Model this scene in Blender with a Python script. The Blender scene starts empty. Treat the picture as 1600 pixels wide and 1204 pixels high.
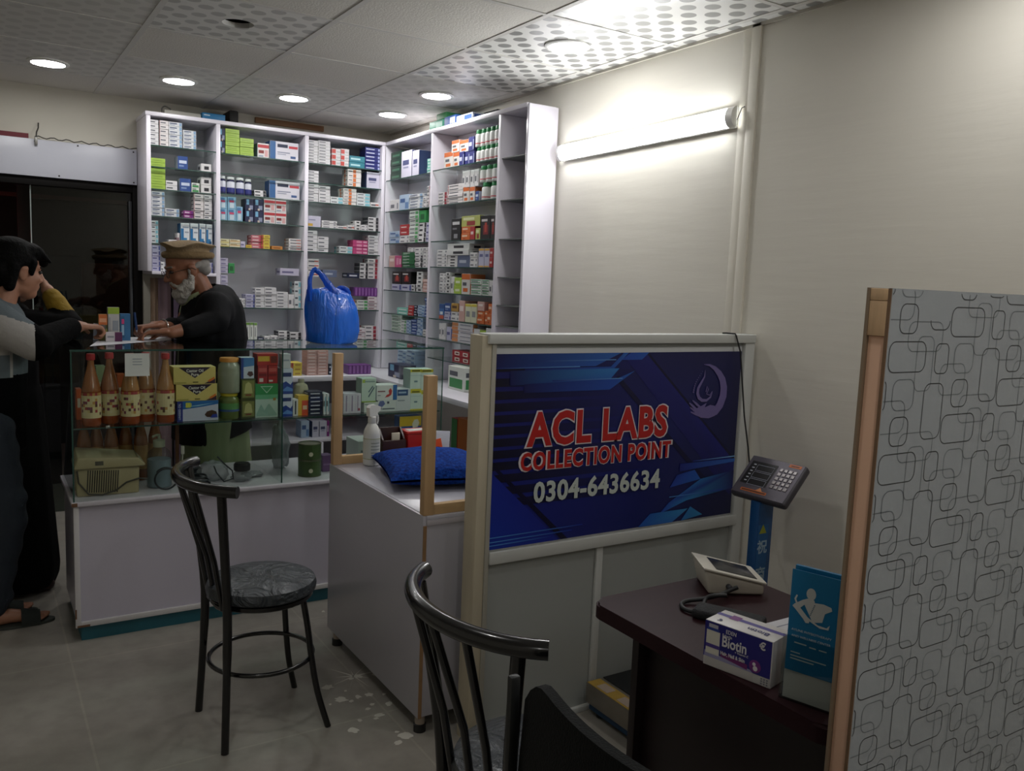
import bpy, bmesh, math, random
from mathutils import Vector, Matrix, noise as mnoise
import numpy as np
S = bpy.context.scene
COL = S.collection
PI = math.pi

# ------------------------------------------------------------------ camera
FPX = 1330.0
H = 1.5
def cam_matrix(yaw, pitch, roll):
    yaw, pitch, roll = map(math.radians, (yaw, pitch, roll))
    f = Vector((math.sin(yaw)*math.cos(pitch), math.cos(yaw)*math.cos(pitch), math.sin(pitch)))
    r = Vector((math.cos(yaw), -math.sin(yaw), 0)); u = r.cross(f)
    r2 = math.cos(roll)*r + math.sin(roll)*u; u2 = -math.sin(roll)*r + math.cos(roll)*u
    return Matrix((r2, u2, -f)).transposed()
CM = cam_matrix(32.5, -6.85, 2.35)
cd = bpy.data.cameras.new('camera'); cam = bpy.data.objects.new('camera', cd); COL.objects.link(cam)
cd.sensor_width = 36; cd.sensor_fit = 'HORIZONTAL'; cd.lens = FPX/1600*36; cd.clip_start = .02
cam.matrix_world = Matrix.Translation((0, 0, H)) @ CM.to_4x4()
S.camera = cam
def ray(u, v): return CM @ Vector(((u-800)/FPX, (602-v)/FPX, -1))
def on_y(y, u, v): d = ray(u, v); return Vector((0, 0, H)) + d*(y/d.y)
def on_x(x, u, v): d = ray(u, v); return Vector((0, 0, H)) + d*(x/d.x)
def on_z(z, u, v): d = ray(u, v); return Vector((0, 0, H)) + d*((z-H)/d.z)

# ------------------------------------------------------------------ view, world, lamp levels
S.view_settings.view_transform = 'Standard'; S.view_settings.look = 'None'
S.view_settings.gamma = 1; S.view_settings.use_curve_mapping = False
S.view_settings.exposure = 0.6
W = bpy.data.worlds.new('night'); S.world = W; W.use_nodes = True
W.node_tree.nodes['Background'].inputs[0].default_value = (.02, .025, .04, 1)
W.node_tree.nodes['Background'].inputs[1].default_value = .15
DOWNLIGHT = 42.0      # radiance of the round ceiling lamps
TUBE = 20.0           # radiance of the wall batten lamp

# ------------------------------------------------------------------ materials
def lin(hexs):
    h = hexs.lstrip('#'); out = []
    for i in (0, 2, 4):
        c = int(h[i:i+2], 16)/255
        out.append(c/12.92 if c <= .04045 else ((c+.055)/1.055)**2.4)
    return (*out, 1)
MATS = {}
def M(hexs, rough=.5, metal=0, noise=0, scale=8, bump=0, bscale=60, coat=0, emit=0, trans=0, alpha=1, sheen=0, spec=.5, stretch=None):
    key = (hexs, rough, metal, noise, scale, bump, bscale, coat, emit, trans, alpha, sheen, spec, stretch)
    if key in MATS: return MATS[key]
    m = bpy.data.materials.new('finish_%s' % hexs.lstrip('#')); m.use_nodes = True
    nt = m.node_tree; b = nt.nodes['Principled BSDF']; L = nt.links.new
    c = lin(hexs)
    b.inputs['Base Color'].default_value = c; b.inputs['Roughness'].default_value = rough
    b.inputs['Metallic'].default_value = metal; b.inputs['Coat Weight'].default_value = coat
    b.inputs['Transmission Weight'].default_value = trans; b.inputs['Alpha'].default_value = alpha
    b.inputs['Sheen Weight'].default_value = sheen; b.inputs['Specular IOR Level'].default_value = spec
    if emit:
        b.inputs['Emission Color'].default_value = c; b.inputs['Emission Strength'].default_value = emit
    if noise or bump:
        tc = nt.nodes.new('ShaderNodeTexCoord'); src = tc.outputs['Object']
        if stretch:
            mp = nt.nodes.new('ShaderNodeMapping'); mp.inputs['Scale'].default_value = stretch; L(src, mp.inputs[0]); src = mp.outputs[0]
    if noise:
        n = nt.nodes.new('ShaderNodeTexNoise'); n.inputs['Scale'].default_value = scale; n.inputs['Detail'].default_value = 6
        L(src, n.inputs['Vector'])
        mx = nt.nodes.new('ShaderNodeMix'); mx.data_type = 'RGBA'
        mx.inputs[6].default_value = tuple(x*(1-noise) for x in c[:3])+(1,)
        mx.inputs[7].default_value = tuple(min(1, x*(1+noise)) for x in c[:3])+(1,)
        L(n.outputs[0], mx.inputs[0]); L(mx.outputs[2], b.inputs['Base Color'])
    if bump:
        n2 = nt.nodes.new('ShaderNodeTexNoise'); n2.inputs['Scale'].default_value = bscale; n2.inputs['Detail'].default_value = 4
        L(src, n2.inputs['Vector'])
        bp = nt.nodes.new('ShaderNodeBump'); bp.inputs['Strength'].default_value = bump; bp.inputs['Distance'].default_value = .01
        L(n2.outputs[0], bp.inputs['Height']); L(bp.outputs[0], b.inputs['Normal'])
    MATS[key] = m
    return m
def glass_mat(tint, refl=1.0, rough=.0, name='glass', ior=1.5):
    key = ('glass', tint, refl, rough, ior)
    if key in MATS: return MATS[key]
    m = bpy.data.materials.new(name); m.use_nodes = True; nt = m.node_tree; L = nt.links.new
    nt.nodes.remove(nt.nodes['Principled BSDF']); out = nt.nodes['Material Output']
    t = nt.nodes.new('ShaderNodeBsdfTransparent'); t.inputs[0].default_value = lin(tint)
    g = nt.nodes.new('ShaderNodeBsdfGlossy'); g.inputs['Roughness'].default_value = rough
    f = nt.nodes.new('ShaderNodeFresnel'); f.inputs[0].default_value = ior
    mu = nt.nodes.new('ShaderNodeMath'); mu.operation = 'MULTIPLY'; mu.inputs[1].default_value = refl
    mx = nt.nodes.new('ShaderNodeMixShader')
    ge_ = nt.nodes.new('ShaderNodeNewGeometry'); sb = nt.nodes.new('ShaderNodeMath'); sb.operation = 'SUBTRACT'; sb.inputs[0].default_value = 1
    m3 = nt.nodes.new('ShaderNodeMath'); m3.operation = 'MULTIPLY'
    L(ge_.outputs['Backfacing'], sb.inputs[1]); L(f.outputs[0], mu.inputs[0]); L(mu.outputs[0], m3.inputs[0]); L(sb.outputs[0], m3.inputs[1]); L(m3.outputs[0], mx.inputs[0]); L(t.outputs[0], mx.inputs[1]); L(g.outputs[0], mx.inputs[2]); L(mx.outputs[0], out.inputs[0])
    MATS[key] = m
    return m
def vcol_mat(rough=.35):
    if 'vcol' in MATS: return MATS['vcol']
    m = bpy.data.materials.new('printed_vinyl'); m.use_nodes = True; nt = m.node_tree; b = nt.nodes['Principled BSDF']
    a = nt.nodes.new('ShaderNodeVertexColor'); a.layer_name = 'print'
    nt.links.new(a.outputs[0], b.inputs['Base Color']); b.inputs['Roughness'].default_value = rough
    MATS['vcol'] = m
    return m

# ------------------------------------------------------------------ mesh helpers
class MB:
    def __init__(s): s.bm = bmesh.new(); s.mats = []
    def mi(s, m):
        if m not in s.mats: s.mats.append(m)
        return s.mats.index(m)
    def face(s, pts, m):
        vs = [s.bm.verts.new(p) for p in pts]; f = s.bm.faces.new(vs); f.material_index = s.mi(m); return f
    def box(s, a, b, m, bev=0, rz=0, piv=None, seg=2, rot=None):
        r = bmesh.ops.create_cube(s.bm, size=1); vs = r['verts']
        for v in vs:
            v.co = Vector([(a[i]+b[i])/2 + v.co[i]*(b[i]-a[i]) for i in range(3)])
        fs = list({f for v in vs for f in v.link_faces})
        k = s.mi(m)
        for f in fs: f.material_index = k
        if bev:
            es = list({e for v in vs for e in v.link_edges})
            rr = bmesh.ops.bevel(s.bm, geom=es, offset=bev, segments=seg, affect='EDGES', profile=.5)
            vs = list({v for f in rr['faces'] for v in f.verts} | {v for v in vs if v.is_valid})
            for f in {f for v in vs for f in v.link_faces}: f.material_index = k
        if rz or rot is not None:
            c = Vector(piv) if piv is not None else (Vector(a)+Vector(b))/2
            mt = rot if rot is not None else Matrix.Rotation(rz, 3, 'Z')
            for v in vs: v.co = c + mt @ (v.co-c)
        return vs
    def tube(s, pts, r, m, n=10, closed=False, cap=True):
        pts = [Vector(p) for p in pts]; N = len(pts); rs = r if isinstance(r, (list, tuple)) else [r]*N
        rings = []; up = None
        for i, p in enumerate(pts):
            if closed: d = pts[(i+1) % N]-pts[i-1]
            else: d = pts[min(i+1, N-1)]-pts[max(i-1, 0)]
            d.normalize()
            if up is None:
                up = Vector((0, 0, 1)) if abs(d.z) < .9 else Vector((1, 0, 0))
            x = d.cross(up)
            if x.length < 1e-6: x = d.orthogonal()
            x.normalize(); y = x.cross(d).normalized(); up = y
            rings.append([s.bm.verts.new(p + rs[i]*(math.cos(2*PI*j/n)*x + math.sin(2*PI*j/n)*y)) for j in range(n)])
        k = s.mi(m)
        for i in range(N if closed else N-1):
            A, B = rings[i], rings[(i+1) % N]
            for j in range(n):
                f = s.bm.faces.new((A[j], A[(j+1) % n], B[(j+1) % n], B[j])); f.material_index = k
        if cap and not closed:
            for rg, rev in ((rings[0], False), (rings[-1], True)):
                f = s.bm.faces.new(rg[::-1] if rev else rg); f.material_index = k
    def lathe(s, prof, m, n=24, c=(0, 0, 0), sx=1, sy=1, mats=None):
        rings = []
        for r, z in prof:
            if r < 1e-6: rings.append([s.bm.verts.new((c[0], c[1], c[2]+z))])
            else: rings.append([s.bm.verts.new((c[0]+sx*r*math.cos(2*PI*j/n), c[1]+sy*r*math.sin(2*PI*j/n), c[2]+z)) for j in range(n)])
        for i in range(len(rings)-1):
            A, B = rings[i], rings[i+1]; k = s.mi(mats[i] if mats else m)
            for j in range(n):
                if len(A) == 1 and len(B) == 1: continue
                if len(A) == 1: vs = (A[0], B[(j+1) % n], B[j])
                elif len(B) == 1: vs = (A[j], A[(j+1) % n], B[0])
                else: vs = (A[j], A[(j+1) % n], B[(j+1) % n], B[j])
                f = s.bm.faces.new(vs); f.material_index = k
    def prism(s, poly, d, m, plane='xz', off=0):
        """poly: 2D outline; extruded by d along the remaining axis starting at off"""
        def P(a, b, t):
            return {'xz': (a, t, b), 'xy': (a, b, t), 'yz': (t, a, b)}[plane]
        A = [s.bm.verts.new(P(a, b, off)) for a, b in poly]; B = [s.bm.verts.new(P(a, b, off+d)) for a, b in poly]
        k = s.mi(m); n = len(poly)
        fs = [s.bm.faces.new(A), s.bm.faces.new(B[::-1])]
        for i in range(n): fs.append(s.bm.faces.new((A[i], B[i], B[(i+1) % n], A[(i+1) % n])))
        for f in fs: f.material_index = k
    def grid(s, fn, nu, nv, m, thick=0):
        vs = [[s.bm.verts.new(fn(i/nu, j/nv)) for j in range(nv+1)] for i in range(nu+1)]; k = s.mi(m)
        for i in range(nu):
            for j in range(nv):
                f = s.bm.faces.new((vs[i][j], vs[i+1][j], vs[i+1][j+1], vs[i][j+1])); f.material_index = k
    def mesh(s, name, smooth=True, fixn=True, ang=40):
        if fixn: bmesh.ops.recalc_face_normals(s.bm, faces=s.bm.faces[:])
        me = bpy.data.meshes.new(name); s.bm.to_mesh(me); s.bm.free()
        for m in s.mats: me.materials.append(m)
        if smooth:
            me.polygons.foreach_set('use_smooth', [True]*len(me.polygons)); me.set_sharp_from_angle(angle=math.radians(ang))
        return me
    def build(s, name, parent=None, loc=(0, 0, 0), rz=0, label=None, cat=None, group=None, kind=None, **kw):
        return link(name, s.mesh(name, **kw), parent, loc, rz, label, cat, group, kind)
def link(name, me, parent=None, loc=(0, 0, 0), rz=0, label=None, cat=None, group=None, kind=None):
    o = bpy.data.objects.new(name, me); COL.objects.link(o); o.location = loc
    o.rotation_euler = rz if isinstance(rz, tuple) else (0, 0, rz)
    if parent: o.parent = parent
    tag(o, label, cat, group, kind)
    return o
def tag(o, label=None, cat=None, group=None, kind=None):
    if label: o['label'] = label
    if cat: o['category'] = cat
    if group: o['group'] = group
    if kind: o['kind'] = kind
def empty(name, loc, label, cat, group=None, rz=0):
    o = bpy.data.objects.new(name, None); COL.objects.link(o); o.location = loc; o.rotation_euler = (0, 0, rz)
    o.empty_display_size = .05; tag(o, label, cat, group)
    return o
def children(o): return [c for c in bpy.data.objects if c.parent == o]
def copy_tree(o, loc, rz=None, label=None):
    c = o.copy(); COL.objects.link(c); c.location = loc
    if rz is not None: c.rotation_euler = (0, 0, rz)
    if label: c['label'] = label
    for ch in children(o):
        d = ch.copy(); COL.objects.link(d); d.parent = c
        for g in children(ch):
            e = g.copy(); COL.objects.link(e); e.parent = d
    return c
def text_mesh(body, size, m, extrude=.0004, offset=0, align='CENTER', sx=1, shear=0, spacing=1):
    cu = bpy.data.curves.new('lettering', 'FONT'); cu.body = body; cu.size = size; cu.extrude = extrude; cu.offset = offset*size
    cu.align_x = align; cu.align_y = 'CENTER'; cu.shear = shear; cu.resolution_u = 3; cu.space_character = spacing
    o = bpy.data.objects.new('lettering', cu); COL.objects.link(o)
    dg = bpy.context.evaluated_depsgraph_get(); me = bpy.data.meshes.new_from_object(o.evaluated_get(dg))
    bpy.data.objects.remove(o); bpy.data.curves.remove(cu)
    me.name = 'lettering'; me.materials.clear(); me.materials.append(m)
    if sx != 1: me.transform(Matrix.Diagonal((sx, 1, 1, 1)))
    return me
def put_text(body, size, m, parent, loc, rot=(PI/2, 0, 0), name='lettering', width=None, **kw):
    me = text_mesh(body, size, m, **kw)
    if width and len(me.vertices):
        xs = [v.co.x for v in me.vertices]; w = max(xs)-min(xs)
        if w > 0: me.transform(Matrix.Diagonal((width/w, 1, 1, 1)))
    o = link(name, me, parent, loc); o.rotation_euler = rot
    return o
# bodies: many rounded pieces fused into one skin
def blob(prims, voxel, m, name, parent=None, label=None, smooth=4, pick=None, mats=None, holes=None, deform=None):
    bm = bmesh.new()
    for p in prims:
        if p[0] == 'c':            # tapered capsule
            _, a, ra, b, rb = p; a = Vector(a); b = Vector(b); d = b-a; Ln = max(d.length, 1e-5)
            q = d.to_track_quat('Z', 'Y').to_matrix()
            n = 14; prof = [(ra*math.sin(t*PI/12), -ra*math.cos(t*PI/12)) for t in range(0, 7)] + [(rb*math.cos(t*PI/12), Ln+rb*math.sin(t*PI/12)) for t in range(0, 7)]
            rings = []
            for r, z in prof:
                if r < 1e-5: rings.append([bm.verts.new(a + q @ Vector((0, 0, z)))])
                else: rings.append([bm.verts.new(a + q @ Vector((r*math.cos(2*PI*j/n), r*math.sin(2*PI*j/n), z))) for j in range(n)])
            for A, B in zip(rings, rings[1:]):
                for j in range(n):
                    if len(A) == 1: bm.faces.new((A[0], B[(j+1) % n], B[j]))
                    elif len(B) == 1: bm.faces.new((A[j], A[(j+1) % n], B[0]))
                    else: bm.faces.new((A[j], A[(j+1) % n], B[(j+1) % n], B[j]))
        else:                      # ellipsoid: centre, radii, rotation about y (and z)
            _, c, r = p[:3]; ry = p[3] if len(p) > 3 else 0; rz = p[4] if len(p) > 4 else 0
            mt = Matrix.Translation(c) @ Matrix.Rotation(rz, 4, 'Z') @ Matrix.Rotation(ry, 4, 'Y') @ Matrix.Diagonal((*r, 1))
            bmesh.ops.create_uvsphere(bm, u_segments=20, v_segments=12, radius=1, matrix=mt)
    bmesh.ops.recalc_face_normals(bm, faces=bm.faces[:])
    me = bpy.data.meshes.new(name); bm.to_mesh(me); bm.free()
    o = bpy.data.objects.new(name, me); COL.objects.link(o)
    r = o.modifiers.new('r', 'REMESH'); r.mode = 'VOXEL'; r.voxel_size = voxel; r.adaptivity = 0
    if smooth:
        sm = o.modifiers.new('s', 'SMOOTH'); sm.iterations = smooth; sm.factor = .5
    dg = bpy.context.evaluated_depsgraph_get(); me2 = bpy.data.meshes.new_from_object(o.evaluated_get(dg))
    bpy.data.objects.remove(o); bpy.data.meshes.remove(me)
    me2.name = name; me2.materials.clear()
    for x in (mats or [m]): me2.materials.append(x)
    if deform:
        for v in me2.vertices: v.co = deform(v.co)
    if pick:
        for f in me2.polygons: f.material_index = pick(f.center)
    me2.polygons.foreach_set('use_smooth', [True]*len(me2.polygons))
    if holes:
        b2 = bmesh.new(); b2.from_mesh(me2)
        bmesh.ops.delete(b2, geom=[f for f in b2.faces if holes(f.calc_center_median())], context='FACES'); b2.to_mesh(me2); b2.free()
    return link(name, me2, parent, label=label)
# ================================================================== ROOM
XR, YB, ZC = 2.546, 5.72, 2.51
XL, YN = -1.6, -1.8
LAM = '#bbb7c4'                              # white laminate
lam = M(LAM, .28, noise=.03, scale=3, coat=.15)
lam_trim = M('#e4e2e0', .4)
# floor -------------------------------------------------------------
def floor_mat():
    m = bpy.data.materials.new('floor_tiles'); m.use_nodes = True; nt = m.node_tree; b = nt.nodes['Principled BSDF']; L = nt.links.new
    tc = nt.nodes.new('ShaderNodeTexCoord')
    n1 = nt.nodes.new('ShaderNodeTexNoise'); n1.inputs['Scale'].default_value = 1.6; n1.inputs['Detail'].default_value = 8; n1.inputs['Roughness'].default_value = .65
    r1 = nt.nodes.new('ShaderNodeValToRGB'); r1.color_ramp.elements[0].position = .3; r1.color_ramp.elements[1].position = .72
    r1.color_ramp.elements[0].color = lin('#8f8b83'); r1.color_ramp.elements[1].color = lin('#a6a198')
    n2 = nt.nodes.new('ShaderNodeTexNoise'); n2.inputs['Scale'].default_value = 14; n2.inputs['Detail'].default_value = 5
    r2 = nt.nodes.new('ShaderNodeValToRGB'); r2.color_ramp.elements[0].position = .28; r2.color_ramp.elements[1].position = .6
    r2.color_ramp.elements[0].color = (.72, .72, .70, 1); r2.color_ramp.elements[1].color = (1, 1, 1, 1)
    mu = nt.nodes.new('ShaderNodeMix'); mu.data_type = 'RGBA'; mu.blend_type = 'MULTIPLY'; mu.inputs[0].default_value = .55
    br = nt.nodes.new('ShaderNodeTexBrick'); br.offset = 0; br.inputs['Scale'].default_value = 1; br.inputs['Mortar Size'].default_value = .004
    br.inputs['Brick Width'].default_value = .9; br.inputs['Row Height'].default_value = .9
    br.inputs['Color1'].default_value = (1, 1, 1, 1); br.inputs['Color2'].default_value = (1, 1, 1, 1); br.inputs['Mortar'].default_value = (1.35, 1.33, 1.28, 1)
    mp = nt.nodes.new('ShaderNodeMapping'); mp.inputs['Location'].default_value = (.62, .12, 0)
    m2 = nt.nodes.new('ShaderNodeMix'); m2.data_type = 'RGBA'; m2.blend_type = 'MULTIPLY'; m2.inputs[0].default_value = .5
    L(tc.outputs['Object'], n1.inputs[0]); L(tc.outputs['Object'], n2.inputs[0]); L(tc.outputs['Object'], mp.inputs[0]); L(mp.outputs[0], br.inputs[0])
    L(n1.outputs[0], r1.inputs[0]); L(n2.outputs[0], r2.inputs[0]); L(r1.outputs[0], mu.inputs[6]); L(r2.outputs[0], mu.inputs[7])
    L(mu.outputs[2], m2.inputs[6]); L(br.outputs[0], m2.inputs[7]); L(m2.outputs[2], b.inputs['Base Color'])
    b.inputs['Roughness'].default_value = .42
    return m
mb = MB(); mb.box((XL, YN, -.1), (XR+.12, 8.2, 0), floor_mat())
floor = mb.build('floor', kind='structure', smooth=False)
# dried paint splashes on the floor
random.seed(5)
mb = MB(); pm = M('#cfccc2', .7)
def splat(cx, cy, r, el=1, an=0):
    n = 14; pts = []
    for i in range(n):
        a = 2*PI*i/n; q = r*(.65+.6*random.random()); x, y = q*math.cos(a)*el, q*math.sin(a)
        pts.append((cx+x*math.cos(an)-y*math.sin(an), cy+x*math.sin(an)+y*math.cos(an)))
    mb.prism(pts, .0006, pm, 'xy', .0001)
for u, v, r in ((560, 1056, .02), (590, 1052, .03), (622, 1050, .018), (512, 1073, .028), (533, 1093, .03), (549, 1095, .012), (559, 1088, .018), (576, 1085, .02), (582, 1100, .012), (593, 1117, .02), (608, 1099, .02), (633, 1149, .03), (622, 1160, .018), (552, 1140, .03), (575, 1107, .014), (549, 1060, .012), (588, 1122, .012), (540, 1079, .008), (600, 1084, .01), (516, 1100, .008), (562, 1125, .012), (620, 1143, .01), (505, 955, .012)):
    p = on_z(0, u, v); splat(p.x, p.y, r*.62, 1.3, random.random()*3)
p = on_z(0, 552, 1056)
for a in range(9):
    an = a*.7; ln = .05+.07*random.random()
    mb.prism([(p.x, p.y-.004), (p.x+ln*math.cos(an), p.y+ln*math.sin(an)), (p.x+.004, p.y+.004)], .0005, pm, 'xy', .0001)
mb.build('paint_splatter', floor, smooth=False, label='white paint splashes')
# walls -------------------------------------------------------------
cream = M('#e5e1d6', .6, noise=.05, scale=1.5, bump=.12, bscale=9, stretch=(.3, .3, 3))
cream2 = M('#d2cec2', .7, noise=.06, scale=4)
mb = MB(); mb.box((XR, YN, 0), (XR+.12, YB+.15, ZC+.3), cream); mb.build('wall_right', kind='structure', smooth=False)
DX = .896                                   # right side of the dark doorway
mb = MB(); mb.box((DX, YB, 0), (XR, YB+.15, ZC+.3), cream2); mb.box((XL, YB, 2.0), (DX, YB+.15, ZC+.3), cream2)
mb.build('wall_back', kind='structure', smooth=False)
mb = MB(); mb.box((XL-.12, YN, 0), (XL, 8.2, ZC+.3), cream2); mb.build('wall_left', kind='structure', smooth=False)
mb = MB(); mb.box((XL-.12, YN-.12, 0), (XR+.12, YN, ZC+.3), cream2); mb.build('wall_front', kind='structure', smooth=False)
dark = M('#17161a', .6)
mb = MB(); mb.box((XL, 8.0, 0), (3, 8.2, 2.8), dark); mb.box((XL, YB+.15, 2.3), (3, 8.2, 2.8), dark); mb.box((2.0, YB+.15, 0), (2.1, 8.2, 2.8), dark)
mb.build('wall_beyond', kind='structure', smooth=False)
# battens and seams on the right wall
tb = M('#dcd7ca', .5)
mb = MB(); mb.box((XR-.012, 2.34, 0), (XR, 2.385, ZC), tb, .002); mb.box((XR-.006, 2.385, 0), (XR, 2.43, ZC), tb, .001)
mb.build('trim_1', kind='structure')
mb = MB(); mb.box((XR-.012, YN, ZC-.012), (XR, YB, ZC), M('#bdb8ac', .6)); mb.build('trim_2', kind='structure', smooth=False)
# ceiling: lay-in tiles, some plain gypsum, some with a moulded dot pattern, one with a cut hole
GX = [.04+.61*i for i in range(-3, 5)]; GX = [XL]+[g for g in GX if g > XL+.05]+[XR]
GY = [3.40-.61*9+.61*i for i in range(0, 14)]; GY = [YN]+[g for g in GY if YN+.05 < g < YB-.05]+[YB]
def dots_mat(base, spot, scale, glossy):
    m = bpy.data.materials.new('dotted_tile'); m.use_nodes = True; nt = m.node_tree; b = nt.nodes['Principled BSDF']; L = nt.links.new
    tc = nt.nodes.new('ShaderNodeTexCoord'); mp = nt.nodes.new('ShaderNodeMapping'); mp.inputs['Rotation'].default_value = (0, 0, PI/4); mp.inputs['Scale'].default_value = (scale, scale, scale)
    sep = nt.nodes.new('ShaderNodeSeparateXYZ'); L(tc.outputs['Object'], mp.inputs[0]); L(mp.outputs[0], sep.inputs[0])
    def frac(sock):
        a = nt.nodes.new('ShaderNodeMath'); a.operation = 'FRACT'; L(sock, a.inputs[0])
        c = nt.nodes.new('ShaderNodeMath'); c.operation = 'SUBTRACT'; L(a.outputs[0], c.inputs[0]); c.inputs[1].default_value = .5
        d = nt.nodes.new('ShaderNodeMath'); d.operation = 'MULTIPLY'; L(c.outputs[0], d.inputs[0]); L(c.outputs[0], d.inputs[1]); return d.outputs[0]
    a = nt.nodes.new('ShaderNodeMath'); a.operation = 'ADD'; L(frac(sep.outputs[0]), a.inputs[0]); L(frac(sep.outputs[1]), a.inputs[1])
    r = nt.nodes.new('ShaderNodeValToRGB'); r.color_ramp.elements[0].position = .105; r.color_ramp.elements[1].position = .125
    r.color_ramp.elements[0].color = lin(spot); r.color_ramp.elements[1].color = lin(base)
    L(a.outputs[0], r.inputs[0]); L(r.outputs[0], b.inputs['Base Color']); b.inputs['Roughness'].default_value = glossy
    return m
plain = M('#dddad3', .85, noise=.06, scale=2.5, bump=.25, bscale=120)
dot_a = dots_mat('#e2e2de', '#8f8f8c', 11.5, .3); dot_b = dots_mat('#d8d7d2', '#cac9c4', 11.5, .6); dot_c = dots_mat('#dddcd7', '#b5b4b0', 11.5, .5)
bar = M('#d2d0cb', .5)
mb = MB()
def cell(x, y): 
    return (round((x-.345)/.61), round((y-3.705)/.61))
for i in range(len(GX)-1):
    for j in range(len(GY)-1):
        x0, x1, y0, y1 = GX[i], GX[i+1], GY[j], GY[j+1]; c = cell((x0+x1)/2, (y0+y1)/2)
        m = plain
        if c in ((3, -1), (3, -2), (3, 0), (4, -1), (4, -2), (4, 0), (4, -3), (2, -3), (3, -3)): m = dot_a
        elif c == (1, 0): m = dot_c
        elif c in ((0, 0), (0, 1), (0, 2), (1, 2), (2, 2), (3, 2), (3, 1), (-1, 1), (-1, 0), (0, -3), (1, -3)): m = dot_b
        if c == (1, 0):
            cx, cy, r, n = .957, 3.707, .063, 32
            sq = []
            for k in range(n):
                a = 2*PI*k/n; dx, dy = math.cos(a), math.sin(a); t = 1/max(abs(dx), abs(dy)); sq.append((min(max(cx+dx*t*.305, x0), x1), min(max(cy+dy*t*.305, y0), y1)))
            for k in range(n):
                a0, a1 = 2*PI*k/n, 2*PI*(k+1)/n; q = (k+1) % n
                mb.face([(cx+r*math.cos(a0), cy+r*math.sin(a0), ZC), (cx+r*math.cos(a1), cy+r*math.sin(a1), ZC), (*sq[q], ZC), (*sq[k], ZC)], m)
                mb.face([(cx+r*math.cos(a0), cy+r*math.sin(a0), ZC), (cx+r*math.cos(a1), cy+r*math.sin(a1), ZC), (cx+r*math.cos(a1), cy+r*math.sin(a1), ZC+.02), (cx+r*math.cos(a0), cy+r*math.sin(a0), ZC+.02)], m)
        else:
            mb.face([(x0, y0, ZC), (x1, y0, ZC), (x1, y1, ZC), (x0, y1, ZC)], m)
mb.box((XL, YN, ZC+.29), (XR, YB, ZC+.3), dark)
ceiling = mb.build('ceiling', kind='structure', smooth=False, fixn=False)
mb = MB()
for x in GX[1:-1]: mb.box((x-.012, YN, ZC-.003), (x+.012, YB, ZC+.004), bar)
for y in GY[1:-1]: mb.box((XL, y-.011, ZC-.0025), (XR, y+.011, ZC+.0035), bar)
mb.build('trim_3', kind='structure', smooth=False)
# downlights ---------------------------------------------------------
DL = [((.36, 5.04), 'leftmost ceiling downlight, above the dark doorway'), ((.975, 4.99), 'second ceiling downlight from left in the far row'),
      ((1.602, 4.98), 'third ceiling downlight from left in the far row'), ((2.235, 5.02), 'ceiling downlight nearest the corner where both shelf units meet'),
      ((2.193, 4.337), 'ceiling downlight above the front of the right shelf unit'), ((2.17, 3.08), 'largest downlight in the dotted ceiling tile by the right wall'),
      ((.36, 1.9), 'added ceiling downlight out of view above the left aisle'), ((.9, .3), 'added ceiling downlight out of view above the camera side'),
      ((2.17, 1.265), 'added ceiling downlight out of view above the desk'), ((2.1, -.3), 'added ceiling downlight out of view behind the patterned partition'), ((-.8, -.6), 'added ceiling downlight out of view at the front of the shop')]  # the out of view ones are added for light from the camera side
glow = bpy.data.materials.new('lamp_glow'); glow.use_nodes = True
_b = glow.node_tree.nodes['Principled BSDF']; _b.inputs['Emission Color'].default_value = (1, .985, .965, 1); _b.inputs['Emission Strength'].default_value = DOWNLIGHT
for (x, y), lb in DL:
    t = empty('ceiling_downlight', (x, y, ZC), lb, 'ceiling light', 'round ceiling downlights')
    mb = MB(); mb.lathe([(.078, -.001), (.096, -.001), (.098, -.006), (.09, -.011), (.078, -.010), (.078, -.001)], M('#f2f2ef', .4), 36); mb.build('rim', t)
    mb = MB(); mb.lathe([(0, -.009), (.078, -.008)], glow, 36); mb.build('diffuser', t, fixn=False)
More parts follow.
